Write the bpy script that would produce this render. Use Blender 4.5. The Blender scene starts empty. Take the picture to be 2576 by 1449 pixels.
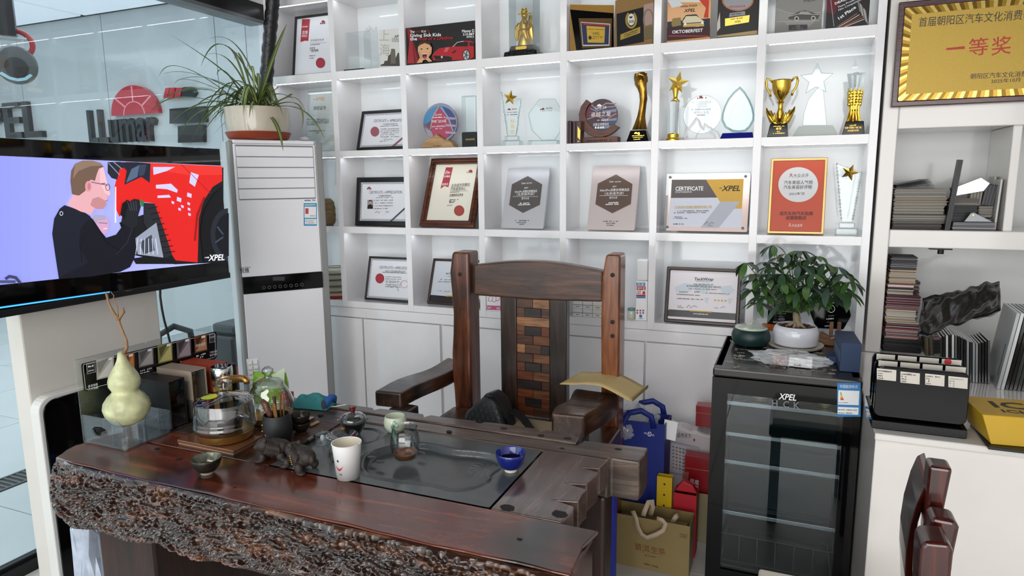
import bpy,bmesh,math,random
import numpy as np
from mathutils import Vector,Matrix,Euler,noise as mnoise
random.seed(7)
SC = bpy.context.scene
COL = SC.collection
PI = math.pi
RAD = math.radians

# ------------------------------------------------------------------ camera
F_PX,CX,CY = 1681.1,1288.0,724.5
YAW,PITCH,ROLL = 0.39720348,0.15847332,-0.01002809
CAM = Vector((0.0,-3.0,1.5))
_f = Vector((-math.sin(YAW) * math.cos(PITCH),math.cos(YAW) * math.cos(PITCH),-math.sin(PITCH)))
_r = Vector((math.cos(YAW),math.sin(YAW),0))
_u = _r.cross(_f)
CR = _r * math.cos(ROLL) + _u * math.sin(ROLL)
CU = -_r * math.sin(ROLL) + _u * math.cos(ROLL)
CF = _f
cam_data = bpy.data.cameras.new('camera')
cam_data.sensor_fit = 'HORIZONTAL'
cam_data.sensor_width = 36.0
cam_data.lens = F_PX / 2576.0 * 36.0
cam_data.clip_start = 0.02
cam = bpy.data.objects.new('camera',cam_data)
COL.objects.link(cam)
m = Matrix.Identity(4)
for i in range(3):
    m[i][0],m[i][1],m[i][2],m[i][3] = CR[i],CU[i],-CF[i],CAM[i]
cam.matrix_world = m
SC.camera = cam

# ------------------------------------------------------------------ world + light + exposure
SC.view_settings.view_transform = 'Standard'
SC.view_settings.look = 'None'
SC.view_settings.gamma = 1.0
SC.view_settings.use_curve_mapping = False
SC.view_settings.exposure = -0.32
world = bpy.data.worlds.new('overcast_sky')
SC.world = world
world.use_nodes = True
wn = world.node_tree.nodes
wn['Background'].inputs[0].default_value = (0.93,0.965,1.0,1)
wn['Background'].inputs[1].default_value = 2.2


def area_light(name,loc,rot,sx,sy,power,color):
    l = bpy.data.lights.new(name,'AREA')
    l.shape = 'RECTANGLE'
    l.size,l.size_y,l.energy,l.color = sx,sy,power,color
    o = bpy.data.objects.new(name,l)
    o.location,o.rotation_euler = loc,rot
    COL.objects.link(o)
    return o


# daylight through the glazed shopfront behind the photographer
area_light('shopfront_daylight',(0.2,-6.7,1.6),(RAD(90),0,0),5.0,2.6,175,(1.0,0.985,0.965))
# ceiling panels of the room and of the workshop next door
area_light('room_ceiling_light',(-0.9,-4.3,3.12),(0,0,0),3.0,1.2,95,(1.0,0.985,0.96))
area_light('workshop_ceiling_light',(-6.0,-0.6,3.1),(0,0,0),4.5,3.0,95,(0.97,0.985,1.0))


# ------------------------------------------------------------------ pixels to positions (2576 x 1449)
def ray(px,py):
    return CR * ((px - CX) / F_PX) - CU * ((py - CY) / F_PX) + CF


def PX(px,py,X):
    d = ray(px,py); return CAM + d * ((X - CAM.x) / d.x)


def PY(px,py,Y):
    d = ray(px,py); return CAM + d * ((Y - CAM.y) / d.y)


def PZ(px,py,Z):
    d = ray(px,py); return CAM + d * ((Z - CAM.z) / d.z)


def PL(mat,px,py,y0=0.0):
    """local point of the thing with matrix mat where the pixel's ray meets its plane y = y0"""
    inv = mat.inverted()
    c = inv @ CAM
    d = inv.to_3x3() @ ray(px,py)
    return c + d * ((y0 - c.y) / d.y)


# ------------------------------------------------------------------ materials
def lin(c):
    if isinstance(c,str):
        c = c.lstrip('#'); c = [int(c[i:i + 2],16) / 255 for i in (0,2,4)]
    return tuple((v / 12.92 if v <= 0.04045 else ((v + 0.055) / 1.055) ** 2.4) for v in c[:3]) + (1,)


MATS = {}


def mat(key,color='#ffffff',rough=0.5,metal=0.0,spec=0.5,coat=0.0,var=0.0,vscale=8.0,bump=0.0,bscale=60.0,
        emit=0.0,trans=0.0,ior=1.45,alpha=1.0,sheen=0.0):
    if key in MATS: return MATS[key]
    M = bpy.data.materials.new(key); M.use_nodes = True
    nt = M.node_tree; b = nt.nodes['Principled BSDF']
    c = lin(color)
    b.inputs['Base Color'].default_value = c
    b.inputs['Roughness'].default_value = rough
    b.inputs['Metallic'].default_value = metal
    b.inputs['Specular IOR Level'].default_value = spec
    b.inputs['Coat Weight'].default_value = coat
    b.inputs['Coat Roughness'].default_value = 0.06
    b.inputs['Transmission Weight'].default_value = trans
    b.inputs['IOR'].default_value = ior
    b.inputs['Alpha'].default_value = alpha
    if emit:
        b.inputs['Emission Color'].default_value = c
        b.inputs['Emission Strength'].default_value = emit
    if var or bump:
        tc = nt.nodes.new('ShaderNodeTexCoord')
        if var:
            n = nt.nodes.new('ShaderNodeTexNoise'); n.inputs['Scale'].default_value = vscale; n.inputs['Detail'].default_value = 5
            nt.links.new(tc.outputs['Object'],n.inputs['Vector'])
            r = nt.nodes.new('ShaderNodeValToRGB')
            lo = tuple(max(0,v * (1 - var)) for v in c[:3]) + (1,)
            hi = tuple(min(1,v * (1 + var)) for v in c[:3]) + (1,)
            r.color_ramp.elements[0].position = 0.3; r.color_ramp.elements[0].color = lo
            r.color_ramp.elements[1].position = 0.7; r.color_ramp.elements[1].color = hi
            nt.links.new(n.outputs['Fac'],r.inputs['Fac'])
            nt.links.new(r.outputs['Color'],b.inputs['Base Color'])
        if bump:
            n2 = nt.nodes.new('ShaderNodeTexNoise'); n2.inputs['Scale'].default_value = bscale; n2.inputs['Detail'].default_value = 3
            nt.links.new(tc.outputs['Object'],n2.inputs['Vector'])
            bp = nt.nodes.new('ShaderNodeBump'); bp.inputs['Strength'].default_value = bump; bp.inputs['Distance'].default_value = 0.004
            nt.links.new(n2.outputs['Fac'],bp.inputs['Height'])
            nt.links.new(bp.outputs['Normal'],b.inputs['Normal'])
    MATS[key] = M
    return M


def wood(key,cols,axis='X',scale=1.0,rough=0.35,coat=0.0,bump=0.25,dark=None,stretch=9.0,pos=(0.32,0.52,0.7)):
    """procedural timber: noise stretched along the grain axis, optional dark stains"""
    if key in MATS: return MATS[key]
    M = bpy.data.materials.new(key); M.use_nodes = True
    nt = M.node_tree; b = nt.nodes['Principled BSDF']; L = nt.links.new
    b.inputs['Roughness'].default_value = rough
    b.inputs['Coat Weight'].default_value = coat
    b.inputs['Coat Roughness'].default_value = 0.12
    tc = nt.nodes.new('ShaderNodeTexCoord'); mp = nt.nodes.new('ShaderNodeMapping')
    s = [stretch * 2.2 * scale] * 3
    s['XYZ'.index(axis)] = 2.2 * scale
    mp.inputs['Scale'].default_value = s
    L(tc.outputs['Object'],mp.inputs['Vector'])
    n = nt.nodes.new('ShaderNodeTexNoise'); n.inputs['Scale'].default_value = 1.6; n.inputs['Detail'].default_value = 8
    n.inputs['Roughness'].default_value = 0.65; n.inputs['Distortion'].default_value = 0.6
    L(mp.outputs[0],n.inputs['Vector'])
    r = nt.nodes.new('ShaderNodeValToRGB')
    e = r.color_ramp.elements
    e[0].position,e[0].color = pos[0],lin(cols[0])
    e[1].position,e[1].color = pos[2],lin(cols[2])
    k = e.new(pos[1]); k.color = lin(cols[1])
    L(n.outputs['Fac'],r.inputs['Fac'])
    out = r.outputs['Color']
    if dark:
        n3 = nt.nodes.new('ShaderNodeTexNoise'); n3.inputs['Scale'].default_value = 3.2 * scale; n3.inputs['Detail'].default_value = 3
        L(tc.outputs['Object'],n3.inputs['Vector'])
        r3 = nt.nodes.new('ShaderNodeValToRGB'); r3.color_ramp.elements[0].position = 0.5; r3.color_ramp.elements[1].position = 0.66
        L(n3.outputs['Fac'],r3.inputs['Fac'])
        mx = nt.nodes.new('ShaderNodeMix'); mx.data_type = 'RGBA'
        L(r3.outputs['Color'],mx.inputs[0]); L(out,mx.inputs[6]); mx.inputs[7].default_value = lin(dark)
        out = mx.outputs[2]
    L(out,b.inputs['Base Color'])
    bp = nt.nodes.new('ShaderNodeBump'); bp.inputs['Strength'].default_value = bump; bp.inputs['Distance'].default_value = 0.003
    L(n.outputs['Fac'],bp.inputs['Height']); L(bp.outputs['Normal'],b.inputs['Normal'])
    MATS[key] = M
    return M


def glass(key,tint='#fcfefe',refl=1.0,edge='#d3e2e1',rough=0.0,edge_pow=0.25):
    """clear sheet: transparent seen straight on, mirror and edge tint at grazing angles"""
    if key in MATS: return MATS[key]
    M = bpy.data.materials.new(key); M.use_nodes = True
    nt = M.node_tree; L = nt.links.new
    for n in list(nt.nodes):
        if n.type == 'BSDF_PRINCIPLED': nt.nodes.remove(n)
    out = [n for n in nt.nodes if n.type == 'OUTPUT_MATERIAL'][0]
    t = nt.nodes.new('ShaderNodeBsdfTransparent'); g = nt.nodes.new('ShaderNodeBsdfGlossy')
    g.inputs['Roughness'].default_value = rough
    lf = nt.nodes.new('ShaderNodeLayerWeight'); lf.inputs['Blend'].default_value = 0.5
    pw = nt.nodes.new('ShaderNodeMath'); pw.operation = 'POWER'; pw.inputs[1].default_value = 5.0
    L(lf.outputs['Facing'],pw.inputs[0])
    ml = nt.nodes.new('ShaderNodeMath'); ml.operation = 'MULTIPLY_ADD'; ml.inputs[1].default_value = 0.9 * refl; ml.inputs[2].default_value = 0.045 * refl
    L(pw.outputs[0],ml.inputs[0])
    lw = nt.nodes.new('ShaderNodeLayerWeight'); lw.inputs['Blend'].default_value = edge_pow
    mc = nt.nodes.new('ShaderNodeMix'); mc.data_type = 'RGBA'
    mc.inputs[6].default_value = lin(tint); mc.inputs[7].default_value = lin(edge)
    L(lw.outputs['Facing'],mc.inputs[0]); L(mc.outputs[2],t.inputs['Color'])
    mx = nt.nodes.new('ShaderNodeMixShader')
    L(ml.outputs[0],mx.inputs[0]); L(t.outputs[0],mx.inputs[1]); L(g.outputs[0],mx.inputs[2]); L(mx.outputs[0],out.inputs['Surface'])
    MATS[key] = M
    return M


def col(hexc,rough=0.6,**k):
    return mat('paint_%s_%d' % (hexc.lstrip('#'),int(rough * 100)),hexc,rough,**k)


# ------------------------------------------------------------------ mesh builder
class MB:
    def __init__(s):
        s.v,s.f,s.fm,s.mats = [],[],[],[]
        s.cur = 0

    def use(s,material):
        if material not in s.mats: s.mats.append(material)
        s.cur = s.mats.index(material)
        return s

    def add(s,verts,faces,M=None):
        o = len(s.v)
        if M is not None: verts = [M @ Vector(p) for p in verts]
        s.v += [tuple(p) for p in verts]
        s.f += [tuple(i + o for i in f) for f in faces]
        s.fm += [s.cur] * len(faces)
        return s

    def box(s,x0,x1,y0,y1,z0,z1,M=None):
        v = [(x0,y0,z0),(x1,y0,z0),(x1,y1,z0),(x0,y1,z0),(x0,y0,z1),(x1,y0,z1),(x1,y1,z1),(x0,y1,z1)]
        return s.add(v,[(0,3,2,1),(4,5,6,7),(0,1,5,4),(1,2,6,5),(2,3,7,6),(3,0,4,7)],M)

    def hexa(s,p):  # 8 corners: bottom loop then top loop
        return s.add(p,[(0,3,2,1),(4,5,6,7),(0,1,5,4),(1,2,6,5),(2,3,7,6),(3,0,4,7)])

    def bar(s,a,b,w,h=None,up=(0,0,1)):
        a,b = Vector(a),Vector(b); h = h or w
        d = (b - a).normalized(); u = Vector(up)
        if abs(d.dot(u)) > 0.98: u = Vector((0,1,0))
        x = d.cross(u).normalized(); z = x.cross(d)
        x *= w / 2; z *= h / 2
        return s.add([a - x - z,a + x - z,a + x + z,a - x + z,b - x - z,b + x - z,b + x + z,b - x + z],
                     [(0,1,2,3),(7,6,5,4),(0,4,5,1),(1,5,6,2),(2,6,7,3),(3,7,4,0)])

    def prism(s,poly,y0,y1,M=None):
        """polygon in the XZ plane, thick from y0 (front) to y1"""
        n = len(poly)
        a = sum(poly[i][0] * poly[(i + 1) % n][1] - poly[(i + 1) % n][0] * poly[i][1] for i in range(n))
        if a < 0: poly = poly[::-1]
        v = [(x,y0,z) for x,z in poly] + [(x,y1,z) for x,z in poly]
        f = [tuple(range(n)),tuple(range(2 * n - 1,n - 1,-1))] + [(i,n + i,n + (i + 1) % n,(i + 1) % n) for i in range(n)]
        return s.add(v,f,M)

    def lathe(s,prof,seg=24,c=(0,0,0),M=None,cap=True):
        """profile [(radius, z)...] turned round Z"""
        v,f = [],[]
        for r,z in prof:
            for k in range(seg):
                a = 2 * PI * k / seg
                v.append((c[0] + r * math.cos(a),c[1] + r * math.sin(a),c[2] + z))
        for i in range(len(prof) - 1):
            for k in range(seg):
                k2 = (k + 1) % seg
                f.append((i * seg + k,i * seg + k2,(i + 1) * seg + k2,(i + 1) * seg + k))
        if cap:
            f.append(tuple(range(seg - 1,-1,-1)))
            f.append(tuple((len(prof) - 1) * seg + k for k in range(seg)))
        return s.add(v,f,M)

    def tube(s,pts,r,seg=8,cap=True,M=None):
        pts = [Vector(p) for p in pts]; n = len(pts)
        rr = r if isinstance(r,(list,tuple)) else [r] * n
        v,f = [],[]
        nrm = None
        for i,p in enumerate(pts):
            d = (pts[min(i + 1,n - 1)] - pts[max(i - 1,0)])
            d = d.normalized() if d.length > 1e-9 else Vector((0,0,1))
            if nrm is None:
                nrm = d.cross(Vector((0.31,0.27,0.91)))
                if nrm.length < 1e-3: nrm = d.cross(Vector((1,0,0)))
            nrm = (nrm - d * nrm.dot(d)).normalized()
            b = d.cross(nrm)
            for k in range(seg):
                a = 2 * PI * k / seg
                v.append(p + (nrm * math.cos(a) + b * math.sin(a)) * rr[i])
        for i in range(n - 1):
            for k in range(seg):
                k2 = (k + 1) % seg
                f.append((i * seg + k,i * seg + k2,(i + 1) * seg + k2,(i + 1) * seg + k))
        if cap:
            f.append(tuple(range(seg - 1,-1,-1)))
            f.append(tuple((n - 1) * seg + k for k in range(seg)))
        return s.add(v,f,M)

    def ball(s,c,r,sc=(1,1,1),seg=16,rings=10,M=None):
        prof = []
        v,f = [],[]
        for i in range(rings + 1):
            t = PI * i / rings
            for k in range(seg):
                a = 2 * PI * k / seg
                v.append((c[0] + r * sc[0] * math.sin(t) * math.cos(a),c[1] + r * sc[1] * math.sin(t) * math.sin(a),c[2] - r * sc[2] * math.cos(t)))
        for i in range(rings):
            for k in range(seg):
                k2 = (k + 1) % seg
                f.append((i * seg + k,i * seg + k2,(i + 1) * seg + k2,(i + 1) * seg + k))
        return s.add(v,f,M)

    def build(s,name,material=None,parent=None,smooth=False,bevel=0.0,seg=2,loc=None,rot=None,sub=0,weld=False):
        me = bpy.data.meshes.new(name)
        me.from_pydata(s.v,[],s.f)
        mats = s.mats if s.mats else [material]
        for mm in mats: me.materials.append(mm)
        if len(mats) > 1: me.polygons.foreach_set('material_index',s.fm)
        if weld:
            bm = bmesh.new(); bm.from_mesh(me); bmesh.ops.remove_doubles(bm,verts=bm.verts,dist=1e-5); bm.to_mesh(me); bm.free()
        if smooth:
            me.polygons.foreach_set('use_smooth',[True] * len(me.polygons))
        me.update()
        o = bpy.data.objects.new(name,me)
        COL.objects.link(o)
        if parent is not None: o.parent = parent
        if loc is not None: o.location = loc
        if rot is not None: o.rotation_euler = rot
        if smooth == 'auto':
            try: me.set_sharp_from_angle(angle=RAD(38))
            except Exception: pass
        if sub:
            mo = o.modifiers.new('subdivision','SUBSURF'); mo.levels = mo.render_levels = sub
        if bevel:
            mo = o.modifiers.new('bevel','BEVEL'); mo.width = bevel; mo.segments = seg; mo.limit_method = 'ANGLE'; mo.angle_limit = RAD(35)
        return o


def tag(o,label=None,cat=None,group=None,kind=None):
    if label: o['label'] = label
    if cat: o['category'] = cat
    if group: o['group'] = group
    if kind: o['kind'] = kind
    return o


def thing(name,label,cat,loc=(0,0,0),rot=(0,0,0),group=None,kind=None):
    o = bpy.data.objects.new(name,None)
    o.empty_display_size = 0.05
    COL.objects.link(o)
    o.location = loc
    if not isinstance(rot,(tuple,list)): rot = (0,0,rot)
    o.rotation_euler = rot
    o['mtx'] = [v for row in (Matrix.Translation(loc) @ Euler(rot).to_matrix().to_4x4()) for v in row]
    return tag(o,label,cat,group,kind)


def MTX(o):
    q = list(o['mtx']); return Matrix([q[i * 4:i * 4 + 4] for i in range(4)])


def struct(name,mb,material,**k):
    return tag(mb.build(name,material,**k),kind='structure')


def copy_tree(o,parent=None):
    c = o.copy(); COL.objects.link(c); c.parent = parent
    for ch in list(o.children): copy_tree(ch,c)
    return c


# ------------------------------------------------------------------ lettering
_tc = {}


def text_mesh(s,bold=False,shear=0.0):
    key = (s,bold,shear)
    if key in _tc: return _tc[key]
    cu = bpy.data.curves.new('lettering','FONT')
    cu.body = s; cu.size = 1.0; cu.resolution_u = 2; cu.shear = shear
    if bold: cu.offset = 0.004 if any(ord(c) > 0x2e80 for c in s) else 0.018
    ob = bpy.data.objects.new('lettering',cu); COL.objects.link(ob)
    dg = bpy.context.evaluated_depsgraph_get()
    me = ob.evaluated_get(dg).to_mesh()
    v = [tuple(p.co) for p in me.vertices]; f = [tuple(p.vertices) for p in me.polygons]
    ob.evaluated_get(dg).to_mesh_clear()
    bpy.data.objects.remove(ob); bpy.data.curves.remove(cu)
    x0 = min((p[0] for p in v),default=0); x1 = max((p[0] for p in v),default=1)
    y0 = min((p[1] for p in v),default=0); y1 = max((p[1] for p in v),default=1)
    _tc[key] = (v,f,x0,x1,y0,y1)
    return _tc[key]


class Sheet:
    """flat print on the plane y = y0 of a thing; pixels of the photograph give the layout on that plane"""

    def __init__(s,root,y0,step=0.0002):
        s.root,s.M,s.y0,s.n,s.step = root,MTX(root),y0,0,step
        s.mb = MB()

    def uv(s,px,py):
        p = PL(s.M,px,py,s.y0); return (p.x,p.z)

    def _y(s):
        s.n += 1; return s.y0 - s.step * s.n

    def poly(s,pts,material,px=True):
        q = [s.uv(*p) for p in pts] if px else pts
        n = len(q)
        a = sum(q[i][0] * q[(i + 1) % n][1] - q[(i + 1) % n][0] * q[i][1] for i in range(n))
        if a < 0: q = q[::-1]
        y = s._y()
        s.mb.use(material).add([(x,y,z) for x,z in q],[tuple(range(n))])
        return s

    def rect(s,x0,y0,x1,y1,material):
        return s.poly([(x0,y0),(x1,y0),(x1,y1),(x0,y1)],material)

    def disc(s,cx,cy,rx,ry,material,n=24,a0=0,a1=360):
        return s.poly([(cx + rx * math.cos(RAD(a0 + (a1 - a0) * k / n)),cy + ry * math.sin(RAD(a0 + (a1 - a0) * k / n))) for k in range(n if a1 - a0 >= 360 else n + 1)],material)

    def ring(s,cx,cy,rx,ry,w,material,n=28,a0=0,a1=360):
        y = s._y(); v = []; f = []
        for k in range(n + 1):
            a = RAD(a0 + (a1 - a0) * k / n)
            for q in (0,w):
                u = s.uv(cx + (rx - q) * math.cos(a),cy + (ry - q) * math.sin(a)); v.append((u[0],y,u[1]))
        f = [(2 * k,2 * k + 1,2 * k + 3,2 * k + 2) for k in range(n)]
        s.mb.use(material).add(v,f); return s

    def line(s,pts,w,material):
        """stroke through pixels, w pixels wide"""
        q = [Vector((p[0],p[1])) for p in pts]
        y = s._y(); v = []; f = []
        for i,p in enumerate(q):
            d = (q[min(i + 1,len(q) - 1)] - q[max(i - 1,0)]); d = d.normalized() if d.length else Vector((1,0))
            nn = Vector((-d.y,d.x)) * w / 2
            for e in (p + nn,p - nn):
                u = s.uv(e.x,e.y); v.append((u[0],y,u[1]))
        f = [(2 * k,2 * k + 1,2 * k + 3,2 * k + 2) for k in range(len(q) - 1)]
        s.mb.use(material).add(v,f); return s

    def text(s,body,a,b,material,h=None,bold=False,shear=0.0,vert=False):
        """baseline from pixel a to pixel b, fitted to that width; h = letter height in pixels"""
        v,f,x0,x1,y0,y1 = text_mesh(body,bold,shear)
        A,B = Vector(s.uv(*a)),Vector(s.uv(*b))
        d = B - A; w = d.length; d.normalize(); nrm = Vector((-d.y,d.x))
        kx = w / max(x1 - x0,1e-6); ky = kx
        if h: 
            T = Vector(s.uv(a[0],a[1] - h)); ky = abs((T - A).dot(nrm)) / max(y1 - min(y0,0) * 0,1e-6)
        y = s._y()
        out = []
        for p in v:
            q = A + d * ((p[0] - x0) * kx) + nrm * (p[1] * ky); out.append((q.x,y,q.y))
        s.mb.use(material).add(out,f); return s

    def small(s,a,b,h,material,gap=0.35,seed=1):
        """a line of print too small to read: a row of short marks"""
        rnd = random.Random(seed + int(a[0] * 7 + a[1])); n = max(2,int(abs(b[0] - a[0]) / max(h * 1.0,1)))
        y = s._y(); v = []; f = []
        for k in range(n):
            if rnd.random() < gap * 0.3: continue
            t0,t1 = k / n,(k + 0.5 + rnd.random() * 0.35) / n
            hh = h * (0.6 + 0.35 * rnd.random())
            for t,e in ((t0,0),(t1,0),(t1,hh),(t0,hh)):
                u = s.uv(a[0] + (b[0] - a[0]) * t,a[1] + (b[1] - a[1]) * t - e); v.append((u[0],y,u[1]))
            o = len(v) - 4; f.append((o,o + 1,o + 2,o + 3))
        s.mb.use(material).add(v,f); return s

    def done(s,name='print',parent=None):
        return s.mb.build(name,None,parent or s.root)


BLACK,WHITE,RED,GOLDP,GREY = col('#121214',.5),col('#f2f2f2',.5),col('#b5262c',.5),col('#c9a227',.5),col('#6b6b6b',.6)
M_WHITE = mat('white_lacquer','#efedee',0.16,coat=0.5,var=0.02)
M_GLASS = glass('clear_glass')
M_ACRYL = glass('clear_acrylic',tint='#fbfcfd',edge='#c3ced2',refl=2.2,edge_pow=.35)
M_CRYST = mat('crystal','#fbfdff',0.0,trans=1.0,ior=1.48)
M_GOLD = mat('polished_gold','#d9b44a',0.18,metal=1.0)
M_GOLD2 = mat('satin_gold','#cfae55',0.32,metal=1.0)
M_BLKGLOSS = mat('black_gloss','#08080a',0.07,spec=0.3)
# ------------------------------------------------------------------ the room
M_FLOOR = mat('floor_tile','#cfcbc6',0.25,var=0.04,vscale=3)
M_TILE2 = mat('workshop_tile','#d9dcdd',0.22,var=0.05,vscale=2)
M_GROUT = mat('grout','#8f8d8a',0.8)
M_WALL = mat('wall_paint','#e8e6e6',0.6,var=0.015)
M_BLUEWALL = mat('blue_grey_glass_wall','#b4b9bb',0.12,coat=0.3,var=0.02,vscale=1.0)
M_DARKMETAL = mat('dark_aluminium','#1a1a1c',0.3,metal=0.3)
M_GREYMETAL = mat('grey_aluminium','#6f7173',0.35,metal=0.6)
M_PANELLIGHT = mat('ceiling_panel','#e2e9f5',0.5,emit=0.6)

fl = struct('floor',MB().box(-2.72,2.3,-7,0.3,-0.06,-0.004),M_GROUT)
t0 = MB().box(0.002,0.798,0.002,0.798,-0.004,0).build('floor_tile',M_FLOOR,fl)
for i in range(7):
    for j in range(9):
        t = t0 if i == j == 0 else t0.copy()
        if t is not t0: COL.objects.link(t)
        t.location = (-2.72 + 0.7 * 0 + i * 0.8 - 0.75 * (i > 6),-6.95 + j * 0.8,0)
        if i == 6: t.scale.x = 0.27
wf = struct('floor_workshop',MB().box(-9.5,-2.72,-5,2.1,-0.06,-0.004),M_GROUT)
t1 = MB().box(0.003,0.797,0.003,0.797,-0.004,0).build('workshop_tile',M_TILE2,wf)
for i in range(8):
    for j in range(8):
        t = t1 if i == j == 0 else t1.copy()
        if t is not t1: COL.objects.link(t)
        t.location = (-3.56 - i * 0.8 - (0.16 if i else 0),-4.4 + j * 0.8,0)
# drain channel between the first two rows of tiles
gr = thing('drain_grate','long grey metal drain grate set in the workshop floor','drain grate',(-3.72,-4.4,0.0))
MB().box(0.0,0.155,0,6.2,-0.003,0.001).build('channel',mat('drain_dark','#2b2c2d',.7),gr)
for k in range(2):
    MB().box(0.0 + k * 0.143,0.012 + k * 0.143,0,6.2,0.001,0.006).build('edge_bar',M_GREYMETAL,gr)
b0 = MB().box(0.012,0.143,0,0.012,0.001,0.005).build('grate_bar',M_GREYMETAL,gr)
for k in range(1,206):
    b = b0.copy(); COL.objects.link(b); b.location = (0,k * 0.03,0)

struct('wall_back',MB().box(-2.80,2.3,0.40,0.5,0,3.2),M_WALL)
struct('wall_right',MB().box(2.3,2.4,-7,0.5,0,3.2),M_WALL)
struct('ceiling',MB().box(-2.72,2.4,-7,0.5,3.2,3.3),mat('dark_ceiling','#35363a',.7))
struct('wall_over_partition',MB().box(-2.80,-2.70,-7,0.0,2.455,3.2),M_WALL)
# shopfront behind the photographer
struct('trim_1',MB().box(-2.72,2.3,-7.05,-6.95,2.9,3.2).box(-2.72,2.3,-7.05,-6.95,0,0.08).box(-0.2,-0.12,-7.05,-6.95,0.08,2.9),M_DARKMETAL)

# glass partition to the workshop: black track beam, sill, panes
bm = struct('trim_2',MB().box(-2.79,-2.70,-7,0.0,2.37,2.455),M_DARKMETAL)
MB().box(-2.80,-2.695,-7,0.0,2.352,2.37).build('track',M_GREYMETAL,bm)
struct('trim_3',MB().box(-2.76,-2.69,-7,0.0,0.0,0.045).box(-2.74,-2.71,-7,0,0.045,0.06),M_DARKMETAL)
M_PANE = glass('partition_glass',tint='#f2f8f8',edge='#dfeced',refl=1.0)
for n,(a,b) in enumerate(((-6.9,-4.21),(-4.2,-2.405),(-2.395,-0.02))):
    struct('window_%d' % (n + 1),MB().box(-2.732,-2.724,a,b,0.06,2.36),M_PANE)

# workshop next door
WB = 2.0
bw = struct('wall_workshop',MB().box(-9.5,-2.85,WB + 0.012,WB + 0.12,0,3.3),mat('seam_dark','#4c5a62',.5))
_prev = -9.5
for xs in (-7.98,-6.62,-5.10,-4.73,-2.85):
    MB().box(_prev + 0.004,xs - 0.004,WB,WB + 0.012,0,3.22).build('wall_panel',M_BLUEWALL,bw)
    _prev = xs
wc = struct('ceiling_workshop',MB().box(-9.5,-2.8,-5,WB + 0.12,3.24,3.34),mat('ceiling_grid','#3d4044',.5))
for i in range(5):
    for j in range(5):
        x1 = -3.0 - i * 1.28; y1 = WB - 0.05 - j * 1.28
        MB().box(x1 - 1.22,x1,y1 - 1.22,y1,3.215,3.245).build('ceiling_panel',M_PANELLIGHT,wc)
struct('wall_workshop_far',MB().box(-9.6,-9.5,-5,2.1,0,3.3),mat('workshop_paint','#c3cdd2',.5))

# ------------------------------------------------------------------ wall letters in the workshop
M_LETTER = mat('black_mirror_letter','#17181a',0.06,coat=0.6)
M_REDACR = mat('red_acrylic','#b01c2e',0.12,coat=0.5)


def wall_text(name,label,body,a,b,h,thick,material,shear=0.0,bold=True):
    """raised letters on the workshop wall: baseline pixels a-b, letter height h pixels, each letter a part"""
    A,B = PY(a[0],a[1],WB),PY(b[0],b[1],WB)
    T = PY(a[0],a[1] - h,WB)
    root = thing(name,label,'sign',(A.x,WB - thick,A.z))
    v,f,x0,x1,y0,y1 = text_mesh(body,bold,shear)
    kx = (B.x - A.x) / (x1 - x0); ky = (T.z - A.z) / y1
    # split into letters by connected pieces
    par = list(range(len(v)))

    def find(i):
        while par[i] != i: par[i] = par[par[i]]; i = par[i]
        return i
    for q in f:
        for i in q[1:]: par[find(i)] = find(q[0])
    groups = {}
    for q in f: groups.setdefault(find(q[0]),[]).append(q)
    for qs in groups.values():
        ids = sorted({i for q in qs for i in q}); mp = {i: n for n,i in enumerate(ids)}
        n = len(ids)
        vv = [((v[i][0] - x0) * kx,0,v[i][1] * ky) for i in ids] + [((v[i][0] - x0) * kx,thick,v[i][1] * ky) for i in ids]
        ff = [tuple(mp[i] for i in q) for q in qs]
        cnt = {}
        for q in ff:
            for k in range(len(q)):
                e = (q[k],q[(k + 1) % len(q)]); cnt[e] = 1
        side = [(e[1],e[0],e[0] + n,e[1] + n) for e in cnt if (e[1],e[0]) not in cnt]
        MB().add(vv,ff + side).build('letter',material,root)
    return root


wall_text('wall_lettering','black mirror letters reading XPEL on the blue workshop wall','XPEL',(-92,354),(118,343),84,0.05,M_LETTER,shear=0.0)
wall_text('wall_lettering','black mirror letters reading LLumar under the red half sun','LLumar',(236,360),(404,356),82,0.05,M_LETTER,bold=True)
c = PY(349,289,WB)
sun = thing('sun_emblem','red half sun emblem above the LLumar lettering','sign',(c.x,WB - 0.05,c.z))
rs = abs(PY(409,285,WB).x - c.x)
hs = PY(343,216,WB).z - c.z
MB().prism([(rs * math.cos(RAD(k * 6)),hs * math.sin(RAD(k * 6))) for k in range(31)],0,0.05).build('half_disc',M_REDACR,sun)
for (r0,r1) in ((0.42,0.46),):
    mb = MB(); pts = [(math.cos(RAD(k * 9)),math.sin(RAD(k * 9))) for k in range(21)]
    mb.prism([(rs * r1 * x,hs * r1 * y) for x,y in pts] + [(rs * r0 * x,hs * r0 * y) for x,y in pts[::-1]],-0.003,0).build('sun_line',col('#d98a90',.3),sun)
for a in (38,90,142):
    ca,sa = math.cos(RAD(a)),math.sin(RAD(a))
    MB().bar((rs * .46 * ca,-0.001,hs * .46 * sa),(rs * .97 * ca,-0.001,hs * .97 * sa),0.018,0.004,up=(0,1,0)).build('sun_line',col('#d98a90',.3),sun)
# the second emblem beyond it, mostly behind the plant
e0 = PY(425,247,WB)
em = thing('wall_emblem','red striped black pennant emblem with block letter P behind the spider plant','sign',(e0.x,WB - 0.05,e0.z))


def _eml(pts):
    return [((PY(px,py,WB).x - e0.x),(PY(px,py,WB).z - e0.z)) for px,py in pts]


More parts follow.
